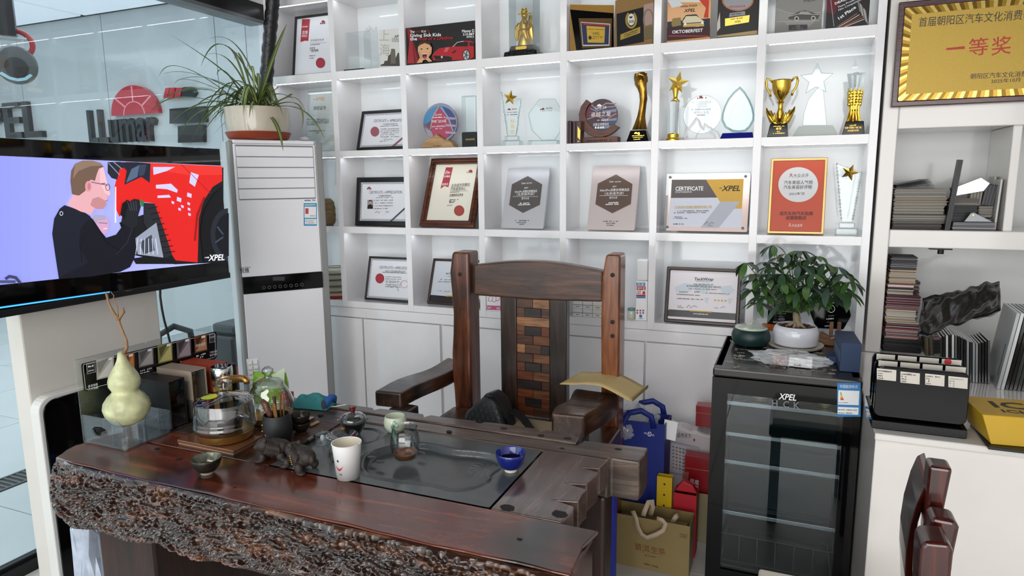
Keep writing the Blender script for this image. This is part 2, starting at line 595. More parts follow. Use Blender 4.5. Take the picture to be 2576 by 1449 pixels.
for k,(xa,xb) in enumerate(((421,431),(433,446),(448,463))):
    MB().prism(_eml([(xa,248),(xb,247),(xb + 6,222),(xa + 6,223)]),0,0.05).build('stripe',M_REDACR,em)
MB().prism(_eml([(465,247),(492,246),(500,234),(492,220),(472,221)]),0,0.05).build('pennant',M_LETTER,em)
MB().prism(_eml([(437,275),(525,268),(525,308),(460,312),(437,312)]),0,0.05).build('letter',M_LETTER,em)
MB().prism(_eml([(458,318),(520,314),(520,358),(458,360)]),0,0.05).build('letter',M_LETTER,em)

# ------------------------------------------------------------------ display shelf
OL = [-2.669 + 0.4223 * k for k in range(7)]
OW = 0.390
ROWS = [(2.47,2.83),(2.076,2.436),(1.668,2.0355),(1.266,1.635),(0.8565,1.2315)]   # (bottom, top)
SD = 0.217
sh = thing('display_shelf','tall white built-in display shelf of lit square cubbies along the wall','shelf',(0,0,0))
xs = [OL[0] - 0.0323] + [l + OW for l in OL]
xs[-1] = OL[6] + OW + 0.004
for k,x in enumerate(xs):
    MB().box(x,x + (0.0323 if k < 7 else 0.030),0,SD + 0.02,0.822,2.865).build('upright',M_WHITE,sh,bevel=0.0012,seg=1)
zs = [(2.83,2.865),(2.436,2.47),(2.0355,2.076),(1.635,1.668),(1.2315,1.266),(0.822,0.8565)]
for k,x in enumerate(OL):
    w = OW if k < 6 else OW + 0.004
    for (a,b) in zs:
        MB().box(x,x + w,0.0005,SD,a,b).build('shelf_board',M_WHITE,sh)
M_BACK = mat('white_back_glass','#e6eaec',0.07,coat=0.6)
M_LED = mat('led_strip','#f3f8ff',0.5,emit=15.0)
for r,(a,b) in enumerate(ROWS):
    for k,x in enumerate(OL):
        w = OW if k < 6 else OW + 0.004
        MB().box(x,x + w,SD,SD + 0.015,a,b).build('back_panel',M_BACK,sh)
        if r: MB().box(x + 0.012,x + w - 0.004,0.012,0.022,b - 0.0008,b + 0.002).build('led_strip',M_LED,sh)

# base cabinets under the shelf
bc = thing('base_cabinet','row of white flat-door base cabinets under the display shelf','cabinet',(0,0,0))
MB().box(-2.70,0.288,0.03,SD,0.07,0.818).build('body',M_WHITE,bc)
MB().box(-2.70,0.288,0.012,0.03,0.765,0.818).build('fascia',M_WHITE,bc,bevel=0.002)
MB().box(-2.70,0.288,0.06,SD,0,0.07).build('plinth',mat('plinth_grey','#8d8b8a',.4),bc)
dx = [-2.70,-2.21,-1.69,-1.685 + 0.02,-1.13,-0.60,-0.09,0.288]
for a,b in ((-2.70,-2.155),(-2.150,-1.672),(-1.660,-1.14),(-1.134,-0.60),(-0.594,-0.09),(-0.084,0.288)):
    MB().box(a + 0.002,b - 0.002,0.004,0.03,0.075,0.760).build('door',M_WHITE,bc,bevel=0.0015)

# ------------------------------------------------------------------ right-hand wall unit and counter
M_CREAM = mat('cream_white_lacquer','#ded9d4',0.15,coat=0.5,var=0.015)
wu = thing('wall_unit','cream white lacquered wall unit with sample niches right of the display shelf','cabinet',(0,0,0))
MB().box(0.2995,0.355,-0.004,0.30,0.80,3.2).build('stile',M_CREAM,wu,bevel=0.004)
MB().box(0.355,2.28,-0.004,0.30,1.682,3.2).build('upper_panel',M_CREAM,wu,bevel=0.004)
MB().box(0.355,2.28,-0.004,0.30,1.228,1.298).build('rail',M_CREAM,wu,bevel=0.004)
MB().box(0.722,0.752,-0.004,0.30,1.298,1.682).build('stile',M_CREAM,wu,bevel=0.004)
MB().box(1.45,2.28,-0.004,0.30,0.80,1.228).build('side_panel',M_CREAM,wu)
MB().box(1.12,2.28,-0.004,0.30,1.298,1.682).build('side_panel',M_CREAM,wu)
MB().box(0.355,2.28,0.30,0.33,0.80,1.70).build('back_panel',mat('niche_back','#c9cac9',.25,coat=.3),wu)
mb = MB().box(0.50,0.575,0.02,0.06,1.221,1.228)
mb.lathe([(0.011,0),(0.011,0.02)],12,(0.54,0.04,1.203))
mb.build('sensor_switch',BLACK,wu)
ct = thing('counter','white lacquered counter with deep top beside the black fridge','counter',(0,0,0))
CTZ = 0.80
MB().box(0.242,2.28,-0.985,-0.006,CTZ - 0.02,CTZ).build('worktop',M_CREAM,ct,bevel=0.004)
MB().box(0.245,2.28,-0.975,-0.02,0.0,CTZ - 0.02).build('body',M_CREAM,ct,bevel=0.003)
# ------------------------------------------------------------------ floor-standing air conditioner
ACW,ACH,ACD = 0.430,1.71,0.235
A = PZ(571,349,ACH)
ac = thing('air_conditioner','tall white floor standing air conditioner with black control strip','air conditioner',(A.x,A.y,0),RAD(53.0))
M_ACW = mat('ac_white','#f2f1f5',0.14,coat=0.3)
M_ACG = mat('ac_grey','#8f908e',0.3)
MB().box(0.0,ACW,0.03,ACD,0.0,ACH).build('body',mat('ac_side_white','#d4d3d3',0.3),ac,bevel=0.012)
for x0,x1 in ((-0.001,0.024),(ACW - 0.026,ACW + 0.014)):
    mb = MB()
    mb.prism([(x0,0.0),(x1,0.0),(x1,ACH - 0.006),(x0,ACH - 0.006)],0.0,0.06)
    mb.build('side_column',M_ACG,ac,bevel=0.008)
s = Sheet(ac,-0.004)
zt,zb = s.uv(690,362)[1],s.uv(700,500)[1]
zc0,zc1 = s.uv(703,732)[1],s.uv(703,692)[1]
fx0,fx1 = 0.022,ACW - 0.024
MB().box(fx0,fx1,0.0,0.04,zt,ACH - 0.002).build('top_cap',M_ACW,ac,bevel=0.006)
MB().box(fx0,fx1,-0.004,0.035,zc1 + 0.002,zt - 0.001).build('upper_front',M_ACW,ac,bevel=0.003)
n = 5
hh = (zt - 0.012 - zb) / n
MB().box(fx0 + 0.010,fx1 - 0.010,-0.006,0.0,zb - 0.004,zt - 0.006).build('outlet_surround',mat('ac_shadow','#86878c',.5),ac,bevel=0.004)  # grey plate; shade of the louvre gaps put into its colour
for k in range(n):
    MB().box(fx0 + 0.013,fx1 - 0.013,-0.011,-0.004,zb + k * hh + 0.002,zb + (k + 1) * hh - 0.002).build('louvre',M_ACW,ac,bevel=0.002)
MB().box(fx0,fx1 + 0.002,-0.007,0.03,zc0,zc1).build('control_strip',M_BLKGLOSS,ac,bevel=0.002)
MB().box(fx0,fx1,-0.003,0.035,0.02,zc0 - 0.002).build('lower_front',M_ACW,ac,bevel=0.003)
s = Sheet(ac,-0.0085)
for k in range(8):
    s.ring(664 + k * 13.6,724 - k * 1.15,4.2,4.2,1.0,GREY,12)
s.rect(686,696,716,706,col('#3a3d40',.3))
s.done('control_print')
s = Sheet(ac,-0.0045)
s.text('GREE',(683,523),(704,522),WHITE,7); s.text('柜机',(706,522),(721,521),WHITE,7)
s.done('maker_logo')['kind'] = 'stuff'; s = Sheet(ac,-0.0045)
s.text('Enjoy Grace',(601,676),(631,674),GREY,5,shear=.3)
s.text('悦雅',(604,687),(627,685),BLACK,12,bold=True)
s.done('maker_print')['kind'] = 'stuff'
s = Sheet(ac,-0.0045)
s.rect(764,511,797,568,col('#3f9bc4',.4)); s.rect(766,520,795,548,WHITE); s.rect(767,551,796,564,WHITE)
s.rect(768,524,776,538,col('#c9474a',.5)); s.small((768,557),(793,556),2,GREY); s.small((768,562),(793,561),2,GREY)
s.small((780,544),(794,544),2,GREY); s.small((766,517),(794,516),3,WHITE); s.small((766,506),(794,505),4,GREY)
s.done('energy_label')

# ------------------------------------------------------------------ refrigerant pipe wrapped in black tape
pts = []
for i in range(60):
    t = i / 59
    px = 660 + 36 * t ** 1.7 - (4 if t < .3 else 0); py = 470 - 560 * t
    p = PY(px,py,-0.13); pts.append(p)
pts[-1].z = 3.2
rr = [0.034 + 0.0025 * math.sin(i * 2.1) + 0.001 * math.sin(i * 5.3) for i in range(60)]
tag(MB().tube(pts,rr,14).build('wrapped_pipe',mat('black_tape','#121213',.32,bump=.5,bscale=90),smooth=True),
    'black tape wrapped pipe rising behind the spider plant','pipe')

# ------------------------------------------------------------------ television stand and television
XT = -2.32
st = thing('television_stand','cream white upright panel with black glossy lower front under the television','stand',(XT,0,0),RAD(90))
# local x runs along world +Y, local -y looks to world +X
p0,p1 = PX(47,790,XT),PX(401,800,XT)
MB().box(p0.y,p1.y,0.0,0.075,0.0,1.50).build('panel',mat('stand_cream','#cfcbc4',.4,var=.02),st,bevel=0.006)
zb = PX(75,1000,XT).z


def rrect(x0,x1,z0,z1,r,n=6):
    pts = []
    for cx_,cz_,a0 in ((x1 - r,z1 - r,0),(x0 + r,z1 - r,90),(x0 + r,z0 + r,180),(x1 - r,z0 + r,270)):
        for k in range(n + 1):
            a = RAD(a0 + 90 * k / n); pts.append((cx_ + r * math.cos(a),cz_ + r * math.sin(a)))
    return pts


MB().prism(rrect(p0.y - 0.005,p1.y - 0.01,0.012,zb,0.05),-0.045,0.0).build('trim_frame',mat('stand_trim','#d7d6d2',.3),st,bevel=0.004)
MB().prism(rrect(p0.y + 0.008,p1.y - 0.022,0.024,zb - 0.013,0.045),-0.050,-0.04).build('black_front',mat('black_glass_front','#060607',.05,coat=.3),st,bevel=0.002)

XV = -2.25
tvr = thing('television','wide flat television showing a man working on a red car','television',(XV,-1.2,1.35),RAD(90))
Mtv = MTX(tvr)
tl = PL(Mtv,561,375); br = PL(Mtv,570,700)
x1 = (tl.x + br.x) / 2; x0 = x1 - 1.02
z0,z1 = br.z,tl.z
MB().box(x0,x1,0.004,0.05,z0,z1).build('housing',mat('tv_back','#0f0f11',.4),tvr,bevel=0.006)
MB().box(x0,x1,0.0,0.012,z0 + 0.022,z1).build('screen_glass',mat('tv_glass','#050506',.04),tvr,bevel=0.002)
MB().box(x0,x1,-0.006,0.012,z0,z0 + 0.024).build('chin_bar',mat('tv_chin','#1b1c1f',.35,metal=.3),tvr,bevel=0.003)
MB().box(x1 - .75,x1 - .45,0.05,0.066,z0 + 0.1,z1 - .15).build('wall_bracket',M_DARKMETAL,tvr)


def scr(h,e=0.95):
    return mat('screen_' + h,h,.5,emit=e)


s = Sheet(tvr,-0.0004,0.00008)
for i in range(24):
    a,b = i / 24,(i + 1) / 24
    c_ = '#%02x%02x%02x' % tuple(int(p + (q - p) * a) for p,q in zip((136,143,238),(188,192,242)))
    s.n = 0; s.poly([(-20 + 578 * a,391 + 26 * a),(-20 + 578 * b,391 + 26 * b),(-20 + 582 * b,719 - 61 * b),(-20 + 582 * a,719 - 61 * a)],scr(c_))
# wheel arch, tyre and red body
s.poly([(300,560),(420,520),(562,420),(562,660),(440,665),(330,640)],scr('#15161a'))
red = scr('#d8201c')
s.poly([(288,470),(300,420),(318,407),(558,418),(559,455),(535,470),(512,505),(500,550),(497,660),(442,655),(432,640),(400,545),(388,512),(360,508),(330,520),(300,545),(289,520)],red)
s.poly([(318,407),(558,418),(559,440),(470,440),(380,425),(376,460)],scr('#e0332c'))
s.poly([(385,420),(440,420),(420,430),(386,440)],scr('#c9c6ee')); s.poly([(480,433),(500,440),(490,470),(476,460)],scr('#c9c6ee'))
s.poly([(392,465),(430,462),(447,478),(445,485),(420,476),(392,474)],scr('#c9c6ee')); s.poly([(396,492),(425,490),(430,497),(396,498)],scr('#c9c6ee'))
for (a,b) in ((471,484),(471,508),(472,522),(473,535),(445,495),(455,515),(448,522),(431,505)):
    s.poly([(a,b),(a + 11,b + 4),(a + 10,b + 14),(a - 1,b + 10)] if b < 500 else [(a,b),(a + 7,b + 3),(a + 6,b + 9),(a,b + 6)],scr('#c9c6ee'))
s.poly([(487,606),(493,540),(511,495),(516,496),(498,545),(492,606)],scr('#8c1412'))
s.line([(455,413),(530,487)],1.2,scr('#8c1412'))
# headlight
s.poly([(300,408),(318,408),(345,408),(378,412),(376,460),(355,445),(312,465),(318,430)],scr('#1d2230'))
s.poly([(316,460),(330,425),(350,415),(345,445)],scr('#51627c')); s.poly([(350,415),(368,414),(362,440),(348,444)],scr('#333d52'))
s.poly([(270,408),(302,407),(318,420),(300,425),(294,452),(280,448),(270,435)],scr('#20242e'))
s.line([(272,410),(300,440)],2,scr('#8d94b4')); s.line([(285,408),(306,425)],2,scr('#8d94b4'))
s.line([(290,470),(290,560)],3,scr('#dfe0f6'))
# grille, film, tyre
s.poly([(360,510),(388,512),(405,560),(432,640),(415,650),(360,560)],scr('#23252b'))
for k in range(9):
    s.line([(372 + k * 5,525 + k * 14),(396 + k * 5.4,520 + k * 14)],2.2,scr('#0a0a0c'))
s.poly([(338,600),(392,560),(400,600),(410,648),(345,640)],scr('#8f97a8')); s.poly([(350,610),(380,590),(388,630),(360,640)],scr('#3d4350'))
for k in range(6): s.line([(345 + k * 9,600),(340 + k * 11,640)],1.5,scr('#d6dcec'))
s.poly([(332,650),(360,646),(440,655),(440,664),(340,664)],scr('#0f1013'))
s.poly([(512,660),(503,580),(512,530),(535,490),(559,468),(562,658)],scr('#0b0c10'))
s.disc(572,590,44,66,scr('#20242f'),20,90,270); s.disc(574,590,34,54,scr('#0e1016'),20,90,270)
s.line([(545,570),(560,590)],4,scr('#3b4456')); s.line([(540,610),(560,596)],4,scr('#3b4456'))
# second man behind
s.disc(256,566,16,24,scr('#c99cba'),18); s.poly([(226,552),(236,540),(262,542),(266,552),(244,556),(236,575)],scr('#a59ab8'))
s.line([(246,560),(268,562)],1.6,scr('#5d5068')); s.line([(258,576),(268,574)],1.6,scr('#f2e8f4'))
# man: shirt, arms, neck, head
shirt = scr('#10121c')
s.poly([(160,516),(178,522),(212,535),(232,552),(252,582),(265,598),(290,590),(312,560),(340,550),(338,590),(340,618),(336,650),(325,672),(300,684),(230,695),(146,702),(138,650),(129,588),(134,550),(148,525)],shirt)
s.poly([(160,516),(178,522),(212,535),(226,545),(200,575),(196,620),(220,660),(160,690),(146,702),(138,650),(129,588),(134,550),(148,525)],scr('#171b28'))
s.line([(212,590),(200,620),(204,660)],2.5,scr('#070810')); s.line([(335,560),(318,610),(290,640)],2.5,scr('#232838')); s.line([(232,560),(268,612),(300,630)],2.5,scr('#05060b'))
s.disc(152,537,4.5,5.5,scr('#d8dae6'),14); s.disc(152,537,3,4,shirt,12)
glove = scr('#1b1d24')
s.poly([(302,560),(308,530),(318,510),(335,500),(348,502),(352,520),(346,540),(344,565),(330,575)],glove); s.poly([(300,540),(305,512),(318,502),(326,508),(315,530),(312,552)],scr('#0c0d12'))
for k in range(4): s.line([(318 + k * 7,506),(326 + k * 5,530)],1.4,scr('#4a4d58'))
s.poly([(350,500),(360,508),(358,520),(352,518)],scr('#1f7a4a'))
skin = scr('#d9a3ab')
s.poly([(166,515),(178,498),(186,480),(222,500),(236,522),(228,540),(200,532)],skin)
s.poly([(196,430),(205,412),(240,408),(256,416),(262,440),(266,455),(275,488),(273,492),(266,494),(268,500),(264,506),(265,515),(256,526),(240,526),(224,516),(205,500),(196,470)],skin)
s.poly([(256,416),(262,440),(266,455),(275,488),(272,491),(262,487),(250,460),(248,430)],scr('#e6b7bc'))
s.poly([(230,500),(245,495),(262,505),(265,515),(256,526),(240,526),(224,516)],scr('#b98286'))
hair = scr('#6b5548')
s.poly([(178,488),(174,455),(176,430),(186,412),(205,404),(230,404),(250,410),(258,420),(246,424),(240,440),(236,455),(226,452),(214,462),(212,480),(196,492),(184,490)],hair)
s.poly([(186,412),(205,404),(230,404),(250,410),(256,417),(225,418),(195,430),(180,450)],scr('#86705e'))
s.disc(219,469,8,14,scr('#d08f95'),14); s.disc(221,469,4,9,scr('#b9757c'),12)
s.line([(226,458),(262,465),(268,467)],2.2,scr('#5c5a78')); s.ring(268,471,6,9,1.6,scr('#4b4964'),14)
s.line([(252,462),(262,461)],2,scr('#6b4a44')); s.line([(262,506),(268,503)],1.8,scr('#a45a66'))
s.line([(10,702),(20,695),(36,698),(48,712)],8,scr('#3a3d58'))
s.rect(-20,705,36,712,scr('#4a4d6a'))
wl = scr('#f4f4fa',1.0)
s.text('XPEL',(521,656),(562,654),wl,15,bold=True,shear=.25)
for k,r in ((0,1.2),(1,1.6),(2,2.0)): s.disc(513 + k * 4,648 - k * 0.2,r,r,wl,10)
s.done('picture')
s = Sheet(tvr,-0.0066)
s.poly([(-20,775),(276,733),(276,736),(-20,779)],mat('blue_light_bar','#3a9cff',.5,emit=2.2))
s.text('xiaomi',(315,734),(331,732),GREY,3.5)
s.done('chin_print')
# power cable hanging from it
pts = [PX(px,py,-2.28) for px,py in ((403,712),(403,728),(403,745),(407,775),(413,805),(420,830),(430,870),(440,930),(450,1100),(455,1180))]
tag(MB().tube(pts,0.0045,8).build('power_cable',BLACK,smooth=True),'thin black power cable hanging below the television','cable')

# ------------------------------------------------------------------ fridge
FH = 0.85
fx0,fx1,fy0,fy1 = -0.230,0.238,-0.645,-0.12
fr = thing('display_fridge','black compact glass door fridge with wire shelves and a stickered top','fridge',(fx0,fy0,0))
FW,FD = fx1 - fx0,fy1 - fy0
M_FBLK = mat('fridge_black','#08090b',.2,spec=.3)
M_FIN = mat('fridge_inside','#8d9496',.4)
for nm,q in (('side_wall',(0,0.03,0.04,FD,0.03,FH)),('side_wall',(FW - 0.03,FW,0.04,FD,0.03,FH)),('back_wall',(0.03,FW - 0.03,FD - 0.03,FD,0.03,FH)),
              ('base',(0.03,FW - 0.03,0.04,FD - 0.03,0.03,0.10))):
    MB().box(*q).build(nm,M_FBLK,fr,bevel=0.003)
MB().box(0.03,FW - 0.03,FD - 0.034,FD - 0.03,0.10,FH - 0.03).build('liner',M_FIN,fr)
for x in (0.03,FW - 0.034): MB().box(x,x + 0.004,0.045,FD - 0.034,0.10,FH - 0.03).build('liner',M_FIN,fr)
tp = MB().box(0,FW,0.0,FD,FH - 0.03,FH).build('top',mat('fridge_top','#1f1d1b',.3,coat=.3),fr,bevel=0.006)
for (x,y) in ((0.05,0.08),(FW - 0.05,0.08),(0.05,FD - 0.06),(FW - 0.05,FD - 0.06)):
    MB().lathe([(0.015,0),(0.018,0.03)],12,(x,y,0)).build('foot',BLACK,fr)
# door: frame of black glass, clear pane
dz0,dz1 = 0.05,FH - 0.033
for q in ((0,0.052,dz0,dz1),(FW - 0.050,FW,dz0,dz1),(0.052,FW - 0.050,dz1 - 0.055,dz1),(0.052,FW - 0.050,dz0,dz0 + 0.05)):
    MB().box(q[0],q[1],0.0,0.038,q[2],q[3]).build('door_frame',mat('door_black_glass','#040506',.05,spec=.35),fr)
pane = MB().box(0.052,FW - 0.050,0.006,0.010,dz0 + 0.05,dz1 - 0.055).build('door_pane',glass('fridge_glass',tint='#dfe5e7',edge='#a8b2b6',refl=1.3),fr)
M_WIRE = mat('bright_wire','#c9cdd0',.22,metal=1.0)
M_SHG = glass('shelf_glass',tint='#dfe9ea',edge='#9fb5b8',refl=1.3)
for z in (0.715,0.60,0.495,0.30):
    sb = MB().box(0.036,FW - 0.036,0.055,FD - 0.05,z - 0.004,z).build('shelf',M_SHG,fr)
    MB().box(0.036,FW - 0.036,0.046,0.057,z - 0.008,z + 0.006).build('shelf_rail',M_WIRE,sb,bevel=0.001)
bk = MB()
for z,in ((0.215,),(0.11,)):
    bk.tube([(0.05,0.05,z),(FW - 0.05,0.05,z)],0.0022,6)
    bk.tube([(0.05,0.30,z),(FW - 0.05,0.30,z)],0.0022,6)
    for x in (0.05,FW - 0.05): bk.tube([(x,0.05,z),(x,0.30,z)],0.0022,6)
for k in range(7):
    x = 0.05 + k * (FW - 0.1) / 6; bk.tube([(x,0.05,0.215),(x,0.05,0.11)],0.0016,6)
bk.build('wire_basket',M_WIRE,fr)
s = Sheet(fr,-0.0006)
s.text('XPEL',(1958,1004),(2003,1008),WHITE,15,bold=True,shear=.25); s.done('logo_sticker'); s = Sheet(fr,-0.0006)
s.M = Matrix.Translation((.007,0,0)) @ s.M; s.rect(2112,964,2171,1049,col('#2f7fbf',.4)); s.poly([(2115,982),(2168,984),(2166,1020),(2114,1018)],WHITE); s.poly([(2114,1024),(2166,1026),(2165,1044),(2113,1042)],WHITE)
s.text('中国能效标识',(2119,976),(2164,977),WHITE,8)
for k,c_ in enumerate(('#4f9e46','#9cc24a','#f2d43a','#e8932f','#d8392d')): s.poly([(2120,987 + k * 4),(2122 + k * 1.4,987 + k * 4),(2123 + k * 1.4,990.5 + k * 4),(2120,990.5 + k * 4)],col(c_,.5))
s.small((2115,1014),(2140,1014),2,GREY); s.small((2115,1032),(2150,1033),3,GREY); s.small((2115,1040),(2150,1041),3,GREY); s.small((2152,1033),(2162,1033),3,GREY)
s.done('sticker')
s = Sheet(fr,-0.0006)
for ch,xa,xb in (('H',1942,1956),('C',1970,1985),('K',1997,2012)): s.text(ch,(xa,1022 + (xa - 1942) * .1),(xb,1023 + (xa - 1942) * .1),M_GREYMETAL,17,bold=True)
s.done('maker_letters')
# print on the top: pale doodles and words on black
tpx = MB(); rnd = random.Random(5)
M_DOOD = col('#a79f92',.5)
tpx.use(M_DOOD)
for k in range(90):
    x,y = 0.02 + rnd.random() * (FW - 0.09),0.02 + rnd.random() * (FD - 0.06)
    a = rnd.choice((0,0,PI,PI / 2)); sc_ = 0.014 + 0.012 * rnd.random()
    if k % 3 == 0:
        v,f,*_ = text_mesh(('IPA','Beer','LAMBIC','October')[k // 3 % 4],True)
        M = Matrix.Translation((x,y,0)) @ Matrix.Rotation(a,4,'Z')
        vv = [M @ Vector((p[0] * sc_,p[1] * sc_,0)) for p in v]
        if all(.012 < p.x < FW - .012 and .012 < p.y < FD - .012 for p in vv): tpx.add(vv,f)
    elif k % 3 == 1:
        n = 10; ro = sc_ * .8
        tpx.add([(x + (ro if i % 2 else ro * .55) * math.cos(2 * PI * i / n),y + (ro if i % 2 else ro * .55) * math.sin(2 * PI * i / n),0) for i in range(n)],[tuple(range(n))])
    else:
        for j in range(4): tpx.box(x + j * .007,x + j * .007 + .004,y,y + 0.012 + 0.01 * rnd.random(),-0.0002,0)
o = tpx.build('top_print',None,fr); o['kind'] = 'stuff'; o.location = (0,0,FH + 0.0006)
for (x,y,h_,lb) in ((0.075,0.15,.035,'silver'),(0.155,0.12,.045,'gold'),(0.37,0.13,.04,'gold')):
    t = thing('food_can','small %s tin can on the top fridge shelf%s' % (lb,'' if lb == 'silver' else (' behind the energy label' if x > .3 else ' behind the door lettering')),'can',(fx0 + x,fy0 + y,0.7155))
    MB().lathe([(0.03,0),(0.032,0.002),(0.032,h_),(0.03,h_ + .002)],20).build('can_body',M_GOLD2 if lb == 'gold' else M_GREYMETAL,t,smooth='auto')
    MB().lathe([(0.0323,h_ * .3),(0.0323,h_ * .7)],20,cap=False).build('can_label',col('#d8d2c0',.5),t,smooth=True)
# ------------------------------------------------------------------ tea table
TZ = 0.75
W_TOP = wood('table_redbrown',('#35130a','#612a1a','#85452d'),'X',0.8,rough=.22,coat=.5,bump=.12,dark='#1d1511')
W_GREY = wood('table_greybrown',('#2a211c','#4b3a31','#75665a'),'X',1.1,rough=.3,coat=.35,bump=.35,dark='#1b1614')
W_GREYY = wood('table_plank_greybrown',('#3d2d25','#54403a','#6b5750'),'Y',1.0,rough=.25,coat=.5,bump=.3)
W_BARK = wood('table_bark',('#0e0806','#331c11','#85583c'),'X',1.2,rough=.25,coat=.7,bump=.04,pos=(.36,.54,.74))
W_DARK = wood('table_leg_dark',('#130b08','#2a1710','#3d2318'),'Z',1.0,rough=.4,coat=.05,bump=.3)
T0 = Vector((-1.13,-1.53,0))
tb = thing('tea_table','heavy dark timber tea table with a pitted live edge and inset stone tray','table',T0)


def off(mb,o=T0):
    mb.v = [(p[0] - o.x,p[1] - o.y,p[2] - o.z) for p in mb.v]; return mb


def outline_slab(pts,z0,z1):
    """horizontal slab from a plan outline"""
    n = len(pts); a = sum(pts[i][0] * pts[(i + 1) % n][1] - pts[(i + 1) % n][0] * pts[i][1] for i in range(n))
    if a < 0: pts = pts[::-1]
    v = [(x,y,z0) for x,y in pts] + [(x,y,z1) for x,y in pts]
    f = [tuple(range(n - 1,-1,-1)),tuple(range(n,2 * n))] + [(i,(i + 1) % n,n + (i + 1) % n,n + i) for i in range(n)]
    return MB().add(v,f)


# front beam: smooth top, right end grain
fe = []
for k in range(41):
    x = -1.868 + k * (1.508 / 40)
    fe.append((x,-1.868 + 0.0025 * math.sin(k * .55) + 0.0015 * math.sin(k * 1.7 + 1)))
fe[0] = (-1.868,-1.862)
off(outline_slab(fe + [(-0.366,-1.76),(-0.352,-1.686),(-0.62,-1.683),(-1.27,-1.683),(-1.70,-1.690),(-1.885,-1.70),(-1.902,-1.79)],TZ - 0.009,TZ)).build('front_beam',W_TOP,tb,bevel=0.005)
# pitted bark face wrapped round the front and the left end
NX,NV = 1400,200
u = np.linspace(0,1,NX)[None,:]; v = np.linspace(0,1,NV)[:,None]
L0 = 1.70
s_ = u * L0                                   # running length: left end (0..0.15) then along the front
fall = np.clip((s_ - 0.02) / 0.22,0,1); fall = fall * fall * (3 - 2 * fall)
ang = np.clip((s_ - 0.0) / 0.26,0,1) * (PI / 2)
cxr,cyr,rad = -1.775,-1.745,0.128
xx = np.where(s_ < 0.26,cxr - rad * np.cos(ang),cxr + (s_ - 0.26))
yy = np.where(s_ < 0.26,cyr - rad * np.sin(ang),cyr - rad)
nx_ = np.where(s_ < 0.26,-np.cos(ang),0.0); ny_ = np.where(s_ < 0.26,-np.sin(ang),-1.0)
th = 0.105 + 0.115 * fall - 0.035 * np.clip((s_ - 0.5) / 1.2,0,1) + 0.006 * np.sin(s_ * 11) + 0.004 * np.sin(s_ * 31)
bul = 0.034 * np.sin(PI * np.clip(v,0,1) ** 0.6) + 0.008 * np.sin(s_ * 6) * np.sin(PI * v) - 0.075 * np.clip(v - 0.8,0,1) / 0.2 * (v > .8)
zz = (TZ - 0.002) - v * th
zz = np.broadcast_to(zz,(NV,NX)).copy()
rng = np.random.RandomState(3)
H = np.zeros((NV,NX))
SX,SV = L0,0.21
PTS = []
for _ in range(14000):
    cu,cv = rng.rand() * L0,rng.rand() ** 0.92 * SV + 0.003
    r = 0.0036 + 0.0066 * rng.rand() ** 1.5; e = 1.0 + 0.45 * rng.rand(); dp = 0.003 + r * (1.0 + 0.8 * rng.rand())
    if any((cu - a) ** 2 + (cv - b) ** 2 < (0.97 * (r + c)) ** 2 for a,b,c in PTS) or len(PTS) > 2600: continue
    PTS.append((cu,cv,r))
    i0,i1 = int(max(0,(cu - r * e) / L0 * (NX - 1))),int(min(NX - 1,(cu + r * e) / L0 * (NX - 1)) + 1)
    j0,j1 = int(max(0,(cv - r) / SV * (NV - 1))),int(min(NV - 1,(cv + r) / SV * (NV - 1)) + 1)
    if i1 <= i0 or j1 <= j0: continue
    du = (np.arange(i0,i1 + 1)[None,:] / (NX - 1) * L0 - cu) / (r * e); dv = (np.arange(j0,j1 + 1)[:,None] / (NV - 1) * SV - cv) / r
    d = du * du + dv * dv
    prof = np.where(d < 1,np.sqrt(np.clip(1 - d,0,1)) ** 0.45 * dp,0)
    sl = H[j0:j1 + 1,i0:i1 + 1]; pr = prof[:sl.shape[0],:sl.shape[1]]
    np.maximum(sl,pr,out=sl)
for _ in range(420):     # long furrows along the grain
    cu,cv = rng.rand() * L0,rng.rand() * SV
    ln,r = 0.02 + 0.05 * rng.rand(),0.002 + 0.003 * rng.rand()
    i0,i1 = int(max(0,(cu - ln) / L0 * (NX - 1))),int(min(NX - 1,(cu + ln) / L0 * (NX - 1)))
    j0,j1 = int(max(0,(cv - r * 2) / SV * (NV - 1))),int(min(NV - 1,(cv + r * 2) / SV * (NV - 1)))
    if i1 <= i0 or j1 <= j0: continue
    du = (np.arange(i0,i1 + 1)[None,:] / (NX - 1) * L0 - cu) / ln; dv = (np.arange(j0,j1 + 1)[:,None] / (NV - 1) * SV - cv + 0.002 * np.sin(du * 4)) / r
    pr = np.where(du * du + dv * dv < 1,(1 - du * du - dv * dv) ** .5 * r * 1.9,0)
    sl = H[j0:j1 + 1,i0:i1 + 1]; np.maximum(sl,pr[:sl.shape[0],:sl.shape[1]],out=sl)
for _ in range(2): H[1:-1,1:-1] = (H[1:-1,1:-1] * 2 + H[:-2,1:-1] + H[2:,1:-1] + H[1:-1,:-2] + H[1:-1,2:]) / 6
H *= np.clip(v / 0.05,0,1)
wav = 0.006 * np.sin(s_ * 23 + v * 5) * np.sin(PI * v) + 0.004 * np.sin(s_ * 57 - v * 9) * np.sin(PI * v)
D_ = bul + wav
P3 = np.stack([np.broadcast_to(xx,(NV,NX)) + nx_ * D_,np.broadcast_to(yy,(NV,NX)) + ny_ * D_,zz + 0 * D_],-1)
Nn = np.cross(np.gradient(P3,axis=0),np.gradient(P3,axis=1)); Nn /= np.linalg.norm(Nn,axis=-1,keepdims=True) + 1e-12
if Nn[NV // 2,NX // 2,1] > 0: Nn = -Nn
V = (P3 - Nn * H[...,None] - np.array(T0)).reshape(-1,3)
idx = np.arange(NV * NX).reshape(NV,NX)
Q = np.stack([idx[:-1,:-1],idx[1:,:-1],idx[1:,1:],idx[:-1,1:]],-1).reshape(-1,4)
